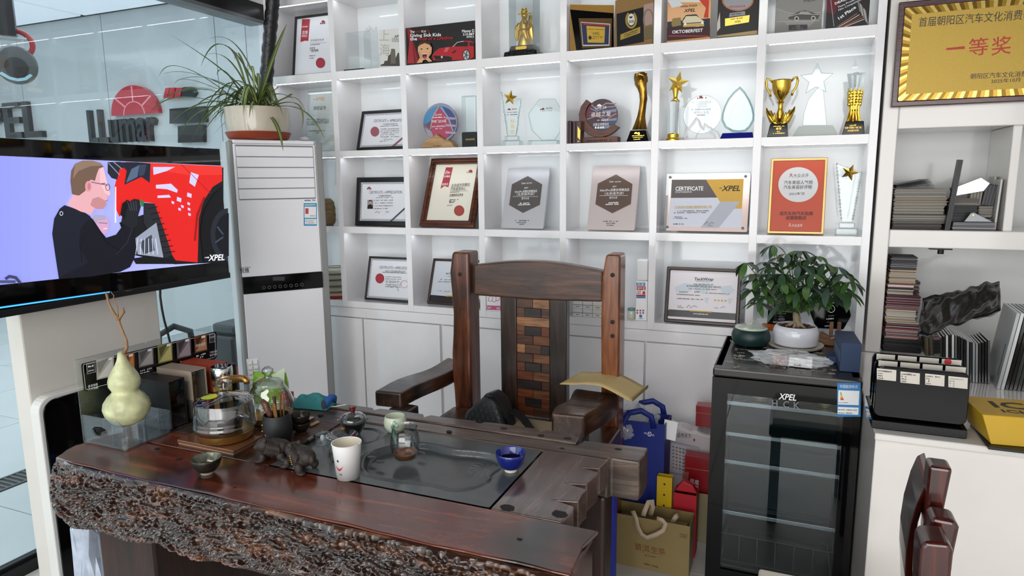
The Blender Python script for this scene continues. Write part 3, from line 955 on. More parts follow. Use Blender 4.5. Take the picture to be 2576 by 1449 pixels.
me = bpy.data.meshes.new('bark_face'); me.from_pydata(V.tolist(),[],Q.tolist()); me.materials.append(W_BARK)
me.polygons.foreach_set('use_smooth',[True] * len(me.polygons))
bf = bpy.data.objects.new('bark_face',me); COL.objects.link(bf); bf.parent = tb
bf['label'] = 'pitted worm-eaten live edge'
off(MB().box(-1.80,-0.362,-1.845,-1.692,TZ - 0.185,TZ - 0.010)).build('beam_core',W_TOP,tb,bevel=.01)

# stone tray with a carved pool and a ring, cut as a relief
M_STONE = mat('ink_stone','#4d5153',.22,var=.25,vscale=6,bump=.03,bscale=140)
pool = [PZ(px,py,TZ) for px,py in ((1053,1116),(1097,1121),(1142,1134),(1200,1137),(1254,1146),(1268,1160),(1254,1178),(1223,1196),(1224,1211),(1186,1227),(1141,1233),(1100,1219),(1053,1214),(994,1208),(935,1196),(914,1178),(923,1143),(979,1125),(1020,1122))]
for _ in range(2): pool = [q for a,b in zip(pool,pool[1:] + pool[:1]) for q in (a.lerp(b,.25),a.lerp(b,.75))]
gx0,gx1,gy0,gy1 = -1.268,-0.617,-1.680,-1.325
GX,GY = 230,126
X = np.linspace(gx0,gx1,GX)[None,:].repeat(GY,0); Y = np.linspace(gy0,gy1,GY)[:,None].repeat(GX,1)
ins = np.zeros((GY,GX),bool); dist = np.full((GY,GX),9.0)
for k in range(len(pool)):
    a,b = pool[k],pool[(k + 1) % len(pool)]
    cond = ((a.y > Y) != (b.y > Y)) & (X < (b.x - a.x) * (Y - a.y) / (b.y - a.y + 1e-12) + a.x)
    ins ^= cond
    dx_,dy_ = b.x - a.x,b.y - a.y; t = np.clip(((X - a.x) * dx_ + (Y - a.y) * dy_) / (dx_ * dx_ + dy_ * dy_),0,1)
    dist = np.minimum(dist,np.hypot(X - a.x - t * dx_,Y - a.y - t * dy_))
sd = np.where(ins,dist,-dist)
Z = -0.016 * np.clip((sd + 0.002) / 0.009,0,1) + 0.005 * np.exp(-((sd + .006) / 0.005) ** 2)
rc = PZ(905,1098,TZ); rd = np.hypot(X - rc.x,Y - rc.y)
Z += -0.004 * np.exp(-((rd - 0.062) / 0.005) ** 2) + 0.0015 * np.exp(-((rd - 0.070) / 0.004) ** 2)
lp = PZ(1222,1168,TZ); ld = np.hypot(X - lp.x,Y - lp.y); la = np.arctan2(Y - lp.y,X - lp.x)
Z += np.where(ld < 0.045,0.003 * (1 - (ld / .045) ** 2) + 0.001 * np.cos(la * 14) * (ld / .045),0)
V = np.stack([X - T0.x,Y - T0.y,TZ + Z],-1).reshape(-1,3)
idx = np.arange(GX * GY).reshape(GY,GX)
Q = np.stack([idx[:-1,:-1],idx[:-1,1:],idx[1:,1:],idx[1:,:-1]],-1).reshape(-1,4)
me = bpy.data.meshes.new('stone_tray'); me.from_pydata(V.tolist(),[],Q.tolist()); me.materials.append(M_STONE)
me.polygons.foreach_set('use_smooth',[True] * len(me.polygons))
so = bpy.data.objects.new('stone_tray',me); COL.objects.link(so); so.parent = tb
off(MB().box(gx0,gx1,gy0,gy1,TZ - 0.05,TZ - 0.02)).build('tray_bed',M_STONE,tb)
for px,py in ((935,1151),(955,1162),(1060,1140)):
    p = PZ(px,py,TZ)
    MB().ball((p.x - T0.x,p.y - T0.y,TZ + .001),0.012,(1.3,.6,.25),10,6).build('carved_fish',M_STONE,tb,smooth=True)

# right plank with a split, notched end
re_ = [(-0.612,-1.682),(-0.44,-1.682)]
for k,(y,d) in enumerate(((-1.645,0),(-1.63,0),(-1.60,0.0),(-1.588,.055),(-1.575,.004),(-1.53,0),(-1.505,.0),(-1.492,.06),(-1.478,.005),(-1.42,0),(-1.40,.003),(-1.388,.05),(-1.376,.004),(-1.335,0))):
    re_.append((-0.432 + 0.004 * math.sin(k * 2.1) - d,y))
re_ += [(-0.43,-1.318),(-0.612,-1.318)]
off(outline_slab(re_,TZ - 0.075,TZ)).build('end_plank',W_GREYY,tb,bevel=0.003)
# left deck boards under the tea things
for k in range(4):
    y0 = -1.683 + k * 0.092
    off(outline_slab([(-1.93,y0 + .001),(-1.272,y0 + .001),(-1.272,y0 + .090),(-1.935 - .004 * k,y0 + .090)],TZ - 0.06,TZ)).build('deck_board',W_TOP if k == 0 else W_GREY,tb,bevel=0.002)
# back beams
off(outline_slab([(-1.95,-1.314),(-0.43,-1.314),(-0.425,-1.300),(-0.348,-1.299),(-0.342,-1.25),(-0.345,-1.190),(-0.53,-1.205),(-0.54,-1.246),(-1.95,-1.246)],TZ - 0.115,TZ)).build('back_beam',W_GREY,tb,bevel=0.006)
rb = [(-1.95,-1.244),(-0.542,-1.244),(-0.545,-1.200)]
for x,d in ((-0.60,0),(-0.655,0),(-0.668,.022),(-0.685,0),(-0.80,-.004),(-0.86,0),(-0.874,.026),(-0.89,0),(-1.0,.003),(-1.05,0),(-1.062,.024),(-1.078,0),(-1.18,-.003),(-1.24,.0),(-1.252,.02),(-1.266,.002),(-1.36,0),(-1.372,.016),(-1.386,0),(-1.6,0)):
    rb.append((x,-1.175 - d - 0.03 * (-0.6 - x if x < -.6 else 0)))
rb.append((-1.95,-1.205))
off(outline_slab(rb,TZ - 0.07,TZ + 0.004)).build('rear_board',W_GREY,tb,bevel=0.003)
M_HOLE = mat('hole_shade_dowel_dark','#120b08',.6)
for px,py,r in ((1278,1277,.020),(1408,1293,.021),(1307,1357,.007),(1427,1103,.012),(1555,1130,.012),(1414,1128,.008),(1130,1085,.009),(806,1044,.009),(1267,1078,.012),(1361,1096,.012),(450,1156,.012),(395,1130,.010),(590,1227,.006)):
    p = PZ(px,py,TZ + .004 if py < 1110 else TZ)
    zt = (TZ + .0045) if py < 1110 else TZ
    n = 11; rn = random.Random(px)
    pts = [(p.x + r * (0.75 + .4 * rn.random()) * math.cos(2 * PI * k / n),p.y + r * .75 * (0.75 + .4 * rn.random()) * math.sin(2 * PI * k / n)) for k in range(n)]
    off(outline_slab(pts,zt - .004,zt + .0006)).build('hole_shade',M_HOLE,tb)  # flat dark discs on the planks; shade of the holes put into colour
# legs and stretcher
a,b = PY(268,1400,-1.78),PY(402,1420,-1.78)
off(MB().box(a.x,b.x,-1.80,-1.28,0,TZ - 0.13)).build('leg',W_DARK,tb,bevel=0.012)
off(MB().box(-0.62,-0.50,-1.78,-1.28,0,TZ - 0.13)).build('leg',W_DARK,tb,bevel=0.012)
off(MB().box(b.x + .004,-0.63,-1.76,-1.66,0.48,0.56)).build('stretcher',W_DARK,tb,bevel=0.006)
off(MB().box(-0.515,-0.435,-1.32,-1.23,0,TZ - 0.11)).build('leg',W_DARK,tb,bevel=0.01)

# ------------------------------------------------------------------ big timber armchair
W_CH = wood('chair_warm',('#2a130a','#572d18','#80482a'),'Z',1.0,rough=.28,coat=.4,bump=.3,dark='#331c11')
W_CHO = wood('chair_orange',('#4a2412','#79431f','#935a30'),'Z',1.2,rough=.3,coat=.35,bump=.2)
W_CHX = wood('chair_rail_brown',('#2a1a13','#4c3226','#6b4a39'),'X',1.1,rough=.33,coat=.25,bump=.3,dark='#25201d')
W_CHY = wood('chair_arm_brown',('#1f120c','#4a2d1c','#74503a'),'Y',1.1,rough=.28,coat=.35,bump=.4,dark='#1c120d')
W_CHD = wood('chair_stile_dark',('#120d0b','#2a1d17','#453027'),'Z',1.1,rough=.33,coat=.25,bump=.3)
C0 = Vector((-0.93,-0.62,0))
ch = thing('timber_armchair','massive dark timber armchair with mosaic block splat behind the tea table','chair',C0)
YP = -0.555
for nm,(pa,pb,pc,ptop),mt in (('post',(1136,1182,1203,634),W_CH),('post',(1512,1560,1580,640),W_CHO)):
    x0,x1 = PY(pa,800,YP).x,PY(pb,800,YP).x
    zt = PY((pa + pb) / 2,ptop,YP).z
    mb = MB(); n = 14
    for k in range(n):
        z0_,z1_ = zt * k / n,zt * (k + 1) / n
    prof = [(x0 + (0.006 * math.sin(k * 1.3) if pa == 1136 else 0.002 * math.sin(k)) + (0.012 if k == n else 0),zt * k / n) for k in range(n + 1)]
    poly = [(x1,0),(x1 + (0.0 if pa == 1136 else -.004),zt)] + prof[::-1]
    mb.prism(poly,YP,YP + 0.10)
    o = off(mb,C0).build(nm,mt,ch,bevel=0.012,seg=3)
    for py in ((735 - 45,0) if pa == 1136 else (692,810,845)):
        if not py: continue
        p = PY((pa + pb) / 2 + (5 if pa > 1200 else -2),py,YP)
        off(MB().lathe([(0.0085,0),(0.0085,0.004),(0.005,0.0045)],14,M=Matrix.Translation(p) @ Matrix.Rotation(PI / 2,4,'X') @ Matrix.Translation((0,0,-.002))),C0).build('dowel',M_HOLE,o)
# crest rail
xa,xb = PY(1186,700,YP).x,PY(1512,720,YP).x
zA0,zA1 = PY(1187,745,YP).z,PY(1190,668,YP).z
zm = PY(1340,657,YP).z; zB1 = PY(1510,684,YP).z; zB0 = PY(1508,762,YP).z
top = [(xa + (xb - xa) * t,zA1 + (zB1 - zA1) * t + (zm - zA1) * math.sin(PI * t) * 1.0) for t in [i / 12 for i in range(13)]]
bot = [(xb,zB0),(xa + (xb - xa) * .5,zA0 - 0.004),(xa,zA0)]
off(MB().prism(top + bot,YP + 0.018,YP + 0.075),C0).build('crest_rail',W_CHX,ch,bevel=0.008)
p = PY(1347,664,YP)
# splat: two stiles and rows of blocks
YS = YP + 0.03
z_s0,z_s1 = 0.50,zA0 + 0.004
sxa,sxb,sxc,sxd = PY(1260,860,YS).x,PY(1300,860,YS).x,PY(1382,860,YS).x,PY(1425,860,YS).x
for a,b in ((sxa,sxb),(sxc,sxd)):
    off(MB().box(a,b,YS - 0.004,YS + 0.045,z_s0,z_s1 - .004),C0).build('stile',W_CHD,ch,bevel=0.005)
BW = [wood('block_%d' % i,c_,'X',1.6,rough=.36,coat=.2,bump=.15) for i,c_ in enumerate((('#46291a','#6a4229','#835537'),('#2c1b14','#4a2f22','#5f3f2e'),('#171312','#2a2321','#3a302c'),('#5b3c26','#8d6342','#a67c55'),('#3f1d11','#63331d','#7b4529')))]
rows = [((.5,1),(.5,3)),((.25,1),(.5,2),(.25,1)),((1,3),),((.25,0),(.5,2),(.25,4)),((.5,1),(.5,0)),((.25,3),(.5,1),(.25,2)),((.5,1),(.5,0)),((.25,4),(.5,2),(.25,1)),((.5,4),(.5,0)),((.75,2),(.25,1)),((.5,4),(.5,0)),((.25,4),(.5,2),(.25,4)),((.5,4),(.5,1))]
zr = (z_s1 - 0.006 - 0.56) / 12.4
for r,row in enumerate(rows):
    z1_ = z_s1 - 0.006 - r * zr; z0_ = z1_ - zr
    t = 0.0
    for w,k in row:
        xa_ = sxb + (sxc - sxb) * t; xb_ = sxb + (sxc - sxb) * (t + w); t += w
        off(MB().box(xa_ + .0006,xb_ - .0006,YS + 0.002 - 0.002 * ((r + k) % 2),YS + 0.03,z0_ + .0006,z1_ - .0006),C0).build('splat_block',BW[k],ch,bevel=0.001,seg=1)
# arms
AZ = 0.705


def arm(pxs,th,nm='arm'):
    q = [PZ(px,py,AZ) for px,py in pxs]      # front-left, front-right, back-right, back-left on top
    mb = MB(); n = 10; v = []; f = []
    for i in range(n + 1):
        t = i / n
        l = q[0].lerp(q[3],t); r = q[1].lerp(q[2],t)
        wob = 0.007 * math.sin(t * 9 + pxs[0][0]); zz_ = AZ + 0.004 * math.sin(t * 7)
        l = Vector((l.x + wob,l.y,zz_)); r = Vector((r.x,r.y,zz_))
        v += [l,r,Vector((r.x,r.y,zz_ - th)),Vector((l.x,l.y,zz_ - th))]
    for i in range(n):
        o = i * 4
        for k in range(4): f.append((o + k,o + 4 + k,o + 4 + (k + 1) % 4,o + (k + 1) % 4))
    f += [(0,1,2,3),(n * 4 + 3,n * 4 + 2,n * 4 + 1,n * 4)]
    mb.add(v,[tuple(reversed(x)) for x in f])
    return off(mb,C0).build(nm,W_CHY,ch,bevel=0.008,seg=2)


arm([(938,983),(1008,990),(1176,911),(1130,900)],0.062)
arm([(1385,1040),(1469,1048),(1556,992),(1452,978)],0.085)
pl_ = PZ(1000,1000,AZ); pr_ = PZ(1430,1050,AZ)
for x,y in ((pl_.x - .01,pl_.y + 0.05),(pr_.x,pr_.y + 0.06)):
    off(MB().box(x - 0.045,x + 0.045,y - .035,y + .045,0,AZ - 0.055),C0).build('front_leg',W_CHD,ch,bevel=0.008)
off(MB().box(-1.30,-1.17,-1.06,-0.56,0.485,0.55),C0).build('seat_rail',W_CHY,ch,bevel=0.008)
off(MB().box(-0.70,-0.57,-1.06,-0.56,0.485,0.55),C0).build('seat_rail',W_CHY,ch,bevel=0.008)
off(MB().box(-1.17,-0.70,-1.06,-0.46,0.46,0.53),C0).build('seat',W_CHX,ch,bevel=0.006)
off(MB().box(-1.165,-0.70,-1.05,-0.60,0.531,0.558),C0).build('seat_pad',mat('beige_pad','#a6967c',.7,bump=.2,bscale=200),ch,bevel=0.012,seg=3)

# ------------------------------------------------------------------ red chair at the right, seen from behind its arm
W_RED = wood('rosewood',('#1d0806','#3a120d','#571e16'),'Z',1.2,rough=.18,coat=.6,bump=.1)
R0 = Vector((0.20,-1.50,0))
rc_ = thing('rosewood_chair','dark red lacquered rosewood chair with curved back and cream seat beside the fridge','chair',R0)


def pxbar(pts,Ya,Yb,nm,bev=.008):
    """piece with this outline at depth Ya, running back to Yb"""
    q = [PY(px,py,Ya) for px,py in pts]
    off(MB().prism([(p.x,p.z) for p in q],Ya,Yb),R0).build(nm,W_RED,rc_,bevel=bev,seg=3)


pxbar([(2339,1172),(2398,1180),(2372,1303),(2352,1449),(2330,1600),(2310,1600),(2322,1400),(2332,1240)],-1.60,-1.55,'back_post')
sp = MB(); v = []; f = []
for k,(px,py) in enumerate(((2332,1222),(2310,1270),(2293,1327),(2283,1390),(2280,1449),(2284,1560))):
    a,b = PY(px - 4,py,-1.58),PY(px + 22,py,-1.58)
    v += [(a.x,-1.58,a.z),(b.x,-1.56,b.z),(b.x + .01,-1.40,b.z),(a.x + .01,-1.42,a.z)]
    if k:
        o = 4 * (k - 1)
        for j in range(4): f.append((o + j,o + 4 + j,o + 4 + (j + 1) % 4,o + (j + 1) % 4))
f += [(0,1,2,3),tuple(4 * 5 + j for j in (3,2,1,0))]
off(sp.add(v,[tuple(reversed(x)) for x in f]),R0).build('splat',W_RED,rc_,smooth=False,bevel=.004)
pxbar([(2342,1312),(2350,1302),(2405,1312),(2415,1330),(2400,1400),(2395,1449),(2340,1449),(2330,1370)],-1.66,-1.605,'arm')
pxbar([(2316,1376),(2330,1364),(2390,1370),(2399,1388),(2394,1449),(2390,1620),(2310,1620),(2312,1430)],-1.74,-1.67,'arm')
sa = PZ(1897,1430,0.47)
off(MB().box(sa.x,0.30,-1.66,sa.y,0.40,0.455),R0).build('seat_frame',mat('seat_black','#121112',.35),rc_,bevel=.01)
off(MB().box(sa.x + .012,0.27,-1.64,sa.y - .012,0.455,0.482),R0).build('seat_pad',mat('cream_pad','#d8d1c2',.55),rc_,bevel=.008,seg=3)
for x,y in ((sa.x + .03,sa.y - .03),(sa.x + .03,-1.63),(0.27,sa.y - .03),(0.27,-1.63)):
    off(MB().box(x - .02,x + .02,y - .02,y + .02,0,0.40),R0).build('leg',W_RED,rc_,bevel=.004)
# ------------------------------------------------------------------ things on the display shelf
M_BLKFRAME = wood('frame_black_wood',('#0e0d0c','#1c1a18','#2a2724'),'X',2,rough=.4,bump=.2)
M_BLKMATT = mat('frame_black','#0d0e10',.35)
M_BRNFRAME = wood('frame_brown_wood',('#2e1309','#53260f','#6d3a1e'),'X',1.6,rough=.25,coat=.4,bump=.15)
M_DKBRN = wood('frame_dark_walnut',('#1c100b','#2f1d15','#3e291e'),'X',1.6,rough=.35,bump=.15)
M_PAPER = mat('certificate_paper','#dfe1e6',.35)
M_PAPERW = mat('certificate_ivory','#e3dfcf',.35)
M_SILVER = mat('silver_plaque','#c9c9cc',.3,metal=.75)
M_WAXRED = col('#a8333f',.5)
M_INK = col('#2a2a2e',.5)


def slot(row,bl,Y,z_up=0.0,rot=(0,0,0),name='',label='',cat='',group=None):
    z = ROWS[row][0] + 0.0005 + z_up
    p = PY(bl[0],bl[1],Y)
    return thing(name,label,cat,(p.x,Y,z),rot,group)


def room_right(x):
    """free width to the right inside the cubby that holds x"""
    for l in OL:
        if l - .02 <= x <= l + OW: return l + OW - x
    return 9


def ringframe(x0,x1,z0,z1,b,y0,y1):
    o = [(x0,z0),(x1,z0),(x1,z1),(x0,z1)]; i = [(x0 + b,z0 + b),(x1 - b,z0 + b),(x1 - b,z1 - b),(x0 + b,z1 - b)]
    v = [(x,y0,z) for x,z in o] + [(x,y0,z) for x,z in i] + [(x,y1,z) for x,z in o] + [(x,y1,z) for x,z in i]
    f = []
    for k in range(4):
        j = (k + 1) % 4
        f += [(k,j,4 + j,4 + k),(8 + k,12 + k,12 + j,8 + j),(k,8 + k,8 + j,j),(4 + k,4 + j,12 + j,12 + k)]
    return MB().add(v,f)


def framed(label,row,bl,br,tl,Y,lean,border,fm,pm=None,th=0.018,name='framed_certificate',cat='certificate',yaw=0.0,lower=0.0,group=None):
    z_up = th * math.sin(RAD(lean))
    r = slot(row,bl,Y,z_up,(-RAD(lean),0,RAD(yaw)),name,label,cat,group)
    M = MTX(r)
    w,h = PL(M,*br).x,PL(M,*tl).z
    if yaw == 0: w = min(w,room_right(MTX(r).translation.x) - .004)
    ringframe(0,w,0,h,border,0,th).build('frame',fm,r,bevel=min(.004,border * .25))
    pa = MB().box(border * .9,w - border * .9,th * .35,th * .6,border * .9,h - border * .9).build('paper',pm or M_PAPER,r)
    MB().box(border * .5,w - border * .5,th * .7,th * .95,border * .5,h - border * .5).build('backing',BLACK,r)
    return r,Sheet(r,th * .35 - .0002),w,h


def guilloche(s,w,h,b,c):
    """scalloped certificate border drawn in the paper's own plane"""
    for (x0,z0,x1,z1) in ((b,h - b,w - b,h - b),(b,b,w - b,b),(b,b,b,h - b),(w - b,b,w - b,h - b)):
        n = int(max(abs(x1 - x0),abs(z1 - z0)) / 0.011)
        y = s._y(); v = []; f = []
        for k in range(n):
            cx,cz = x0 + (x1 - x0) * (k + .5) / n,z0 + (z1 - z0) * (k + .5) / n
            o = len(v)
            for q in range(8):
                a = 2 * PI * q / 8; v.append((cx + .0058 * math.cos(a),y,cz + .0058 * math.sin(a)))
            f.append(tuple(range(o,o + 8)))
        s.mb.use(c).add(v,f)
    i = b + .007
    s.poly([(i,i),(w - i,i),(w - i,h - i),(i,h - i)],M_PAPER,px=False)


GUI = col('#a9adb3',.5)
# row 1, ribbon certificate
r,s,w,h = framed('black framed certificate with red ribbon and red seal above the spider plant',1,(733.5,187),(838,179.5),(746,41),0.075,9,0.014,M_BLKFRAME)
s.poly([(760,48),(780,48),(775.7,103),(767,102.5),(755.8,106)],M_WAXRED)
s.text('LLumar',(760,69),(775,68),WHITE,4,bold=True)
s.text('龙膜',(759.6,85),(774,85),WHITE,8); s.text('授权店',(759,93),(773,93),WHITE,6)
s.text('北京成杰车饰',(781,104),(815,102),GREY,5); s.line([(780,109),(822,107)],.5,GREY)
s.small((781,114),(806,112),2.5,GREY); s.text('北京市',(779,124.5),(793,124),M_INK,6,bold=True); s.text('一级经销商',(779,131),(801,129.5),M_INK,6,bold=True)
s.small((778,142),(794,141),2.5,GREY); s.small((778,148),(791,147),2.5,GREY)
s.disc(806.7,158.5,11.5,13,M_WAXRED); s.ring(806.7,158.5,10.5,12,.8,col('#8a2a33')); s.disc(813.7,57,4.5,5.5,RED,14,180,360); s.small((806,61),(820,60),4,M_INK)
s.done()

# row 1, clear plates and the city plaque
M_PLATE = glass('plate_acrylic',tint='#fdfefe',edge='#c9d3d4',edge_pow=.3)
for (bl,br,tl,Y,lb,base) in (((872,177),(934,172),(867,83),.055,'clear acrylic plate on black base beside the city plaque',True),((918,171),(952,168),(916,76),.12,'tall clear acrylic plate with skyline cut behind the city plaque',False)):
    r = slot(1,bl,Y,name='acrylic_plaque',label=lb,cat='plaque'); M = MTX(r)
    w,h = PL(M,*br).x,PL(M,*tl).z
    if base:
        MB().box(0,w,0,.006,0.012,h).build('plate',M_PLATE,r,bevel=.001)
        MB().box(-.004,w * .75,-.02,.03,0,.012).build('base',M_BLKGLOSS,r,bevel=.001)
    else:
        sk = [(0,.006),(w,.006),(w,h * .93)] + [(w * (1 - t),h * (1.0 + .06 * math.sin(t * 19) + (.16 if .52 < t < .6 else 0))) for t in [i / 16 for i in range(1,16)]] + [(0,h * .9)]
        MB().prism(sk,0,.006).build('plate',M_PLATE,r)
        MB().box(-.004,w + .01,-.02,.03,0,.006).build('base',M_GREYMETAL,r,bevel=.001)
r = slot(1,(957.5,166),.06,name='city_plaque',label='pale plaque printed with a dark city skyline and two large grey characters',cat='plaque'); M = MTX(r)
w,h = min(PL(M,1030,160).x,room_right(M.translation.x) - .007),PL(M,953,76).z
MB().box(0,w,0,.01,0,h).build('plate',mat('pale_plate','#d9d8d2',.3),r,bevel=.001)
s = Sheet(r,-.0003)
s.text('上',(954,101),(979,101),col('#b3b0a8'),26); s.text('海',(955,138),(980,138),col('#b3b0a8'),28)
s.text('XPEL',(991,95),(1012,94),BLACK,6,bold=True,shear=.25); s.text('DEALER',(986,102),(1014,101),GREY,6); s.text('CONFERENCE',(986,106),(1013,105),GREY,3)
s.poly([(957.5,166),(958,163),(966,160),(968,153),(975,153),(977,140),(982,137),(985,123),(992,123),(996,146),(1001,133),(1004,133),(1006,166)],col('#4b473f')); s.poly([(983,160),(984,124),(994,124),(996,160)],col('#6d685c'))
s.done()

# row 1, charity banner
r = slot(1,(1023.5,165),.012,name='banner_board',label='black printed board with a red sports car and a shouting child',cat='sign'); M = MTX(r)
w,h = PL(M,1214,153).x,PL(M,1022.5,70.5).z
MB().box(0,min(w,room_right(M.translation.x) - .003),0,.012,0,h).build('board',mat('banner_black','#131213',.15,coat=.4),r,bevel=.001)
s = Sheet(r,-.0003)
for k in range(6): s.poly([(1023 + k * 2,72),(1029 + k,72),(1058 - k * 3,159),(1040 - k * 3,160)],col(('#8a1b22','#5e1218','#a3242c')[k % 3],.3))
s.text('The',(1032,83),(1043,82.5),WHITE,6,bold=True); s.text('Ferrari',(1043,82.5),(1061,82),RED,6); s.text('Kid',(1061,82),(1071,81.7),WHITE,6); s.text('.org',(1071,81.7),(1082,81.4),RED,5)
s.text('Giving Sick Kids',(1032,93.5),(1110,91),WHITE,8,bold=True); s.text('the',(1032,102),(1050,101.5),WHITE,8,bold=True); s.text('Ride of a Lifetime',(1053,101.5),(1140,99),RED,8,bold=True,shear=.2)
s.text('Manny D',(1163,82),(1194,80.8),WHITE,7,bold=True); s.text('210.887',(1165,89.8),(1194,88.8),WHITE,6,bold=True); s.text('www.x',(1174,96),(1193,95.2),WHITE,5)
cr = col('#b01d24',.3); cd = col('#6d1016',.3)
s.poly([(1090,152),(1088,140),(1093,132),(1105,122),(1125,119),(1142,117),(1150,107),(1165,103),(1185,103),(1193,107),(1193,144),(1182,150.5),(1120,152)],cr)
s.poly([(1143,117),(1152,107),(1178,105),(1178,117)],col('#1a1a1d',.2)); s.line([(1140,118),(1151,107),(1167,104)],1.3,col('#d8d8dc',.3)); s.poly([(1182,106),(1193,109),(1193,116),(1182,116)],col('#2a2427',.2))
s.poly([(1091,140),(1130,142),(1139,145),(1136,152),(1096,150)],col('#131315',.3)); s.poly([(1137,133),(1147,126),(1149,128),(1142,135)],col('#221a1c',.3)); s.poly([(1117,132),(1122,120),(1132,119),(1127,130)],col('#cf5a60',.3))
s.disc(1174,139,9.5,14,col('#151515',.3)); s.disc(1174,139,7.6,12,col('#b9bcc0',.25))
for a in range(5):
    s.line([(1174,139),(1174 + 7 * math.cos(a * 1.257),139 + 11 * math.sin(a * 1.257))],2.2,col('#3b3d40',.3))
s.disc(1113,148 - 4,2.5,3,col('#c9c9cc'))
sk = col('#dca77b',.5)
s.poly([(1050,159),(1058,146),(1053,130),(1053,117),(1060,107),(1072,104),(1083,108),(1088,120),(1087,135),(1080,145),(1089,155),(1080,156),(1073,150),(1066,152),(1064,158)],sk)
s.poly([(1052,120),(1057,108),(1070,103),(1084,108),(1088,121),(1082,113),(1070,109),(1058,114)],col('#3d2418',.6)); s.disc(1062,124,2.4,1.5,col('#2a1810')); s.disc(1077,123,2.4,1.5,col('#2a1810'))
s.poly([(1064,137),(1076,136),(1074,147),(1069,149),(1065,145)],col('#4b0f12')); s.disc(1070,145,3,3,col('#c04a52')); s.line([(1064,137),(1076,136)],1.3,WHITE)
s.line([(1056,130),(1062,148)],2,col('#c48d63')); s.line([(1086,130),(1079,147)],2,col('#c48d63'))
s.done()

# row 1, golden figure in a clear case
r = slot(1,(1320,139),.095,name='deity_figurine',label='golden robed bearded figurine holding a scroll inside a clear display case',cat='figurine')
k_ = .00172   # metres per pixel here
W_B = mat('carved_black','#0d0d0e',.3,coat=.3,bump=.8,bscale=70)
MB().add([(-.086,-.062,0),(.086,-.062,0),(.086,.062,0),(-.086,.062,0),(-.082,-.058,.026),(.082,-.058,.026),(.082,.058,.026),(-.082,.058,.026),(-.064,-.045,.032),(.064,-.045,.032),(.064,.045,.032),(-.064,.045,.032),(-.056,-.04,.056),(.056,-.04,.056),(.056,.04,.056),(-.056,.04,.056)],
         [(3,2,1,0),(0,1,5,4),(1,2,6,5),(2,3,7,6),(3,0,4,7),(4,5,9,8),(5,6,10,9),(6,7,11,10),(7,4,8,11),(8,9,13,12),(9,10,14,13),(10,11,15,14),(11,8,12,15),(12,13,14,15)]).build('pedestal',W_B,r,bevel=.003)
MB().prism(rrect(-.028,.028,.036,.050,.006,4),-.0475,-.0435).build('name_plate',M_GOLD2,r)
g = MB()
g.lathe([(.030,.056),(.033,.066),(.027,.10),(.024,.13),(.026,.15),(.024,.165),(.012,.178),(.009,.184)],16)
g.ball((0,0,.196),.0155,(1,1,1.15),14,10)
g.box(-.034,.034,-.005,.005,.203,.209)
g.lathe([(.014,.206),(.017,.214),(.013,.222),(.014,.228),(.008,.230)],12)
for sx in (-1,1):
    g.tube([(sx * .024,0,.162),(sx * .036,-.006,.140),(sx * .026,-.022,.138)],[.011,.012,.009],10)
    g.tube([(sx * .034,-.006,.142),(sx * .038,-.004,.110),(sx * .040,.0,.086)],[.012,.011,.006],8)
    g.tube([(sx * .016,-.012,.056),(sx * .014,-.014,.085),(sx * .009,-.022,.12)],[.012,.010,.004],8)
g.tube([(.018,-.022,.135),(.030,-.014,.165),(.036,-.010,.190)],[.007,.006,.008],8)
g.tube([(0,-.015,.190),(0,-.022,.165),(0,-.024,.145)],[.007,.006,.001],8)
g.lathe([(.0265,.126),(.0285,.130),(.0265,.134)],14)
g.build('figure',M_GOLD2,r,smooth='auto')
c_ = MB()
for q in ((-.062,.062,-.045,-.0435),(-.062,.062,.0435,.045)): c_.box(q[0],q[1],q[2],q[3],.033,.285)
for q in ((-.062,-.0605),(.0605,.062)): c_.box(q[0],q[1],-.0435,.0435,.033,.285)
c_.box(-.062,.062,-.045,.045,.285,.287)
c_.build('display_case',M_PLATE,r)

# row 1, printed award boards (photographs of plaques)
M_BRD = mat('photo_brass','#7d6226',.25,coat=.3)


def board(label,bl,br,Y,yaw,ht,name='award_board',face=M_BRD,row=1):
    r = slot(row,bl,Y,rot=(0,0,RAD(yaw)),name=name,label=label,cat='plaque'); M = MTX(r)
    w = PL(M,*br).x
    MB().box(0,w,0,.012,0,ht).build('board',face,r,bevel=.001)
    return r,Sheet(r,-.0003),w


r,s,w = board('printed board of a black frame around a gold certificate of appreciation',(1434,129),(1543,119.5),.025,28,.205,face=mat('photo_ochre','#9a7434',.2,coat=.3))
s.poly([(1434,24),(1543,33),(1544,119),(1450,128)],M_BLKGLOSS); s.poly([(1455,46),(1540,46),(1538,118),(1464,122)],col('#5b4219',.3)); s.poly([(1461,55),(1535,60),(1533,115),(1466,116)],col('#d8d5cf')); s.poly([(1462,57),(1533,62),(1531,112),(1467,113)],col('#2a2f52'))
s.poly([(1475,65),(1522,68),(1520,108),(1478,107)],col('#c7a336',.4)); s.text('Certificate of Appreciation',(1476,75),(1520,76),M_INK,4); s.text('XPEL',(1490,88),(1509,88),M_INK,6); s.disc(1484,95,4,5,M_INK); s.text('V',(1509,97),(1516,97),M_INK,6); s.small((1487,82),(1512,83),2,M_INK); s.small((1490,93),(1508,93),2,M_INK); s.small((1488,98),(1508,98),2,M_INK)
s.poly([(1465,57),(1532,62),(1531,66),(1466,62)],col('#9a3a3a')); s.done()
r,s,w = board('printed board of a dark plaque with a gold laurel wreath around the number 50',(1546,119),(1641,110),.085,-20,.215,face=mat('photo_amber','#8a6a3c',.2,coat=.3))
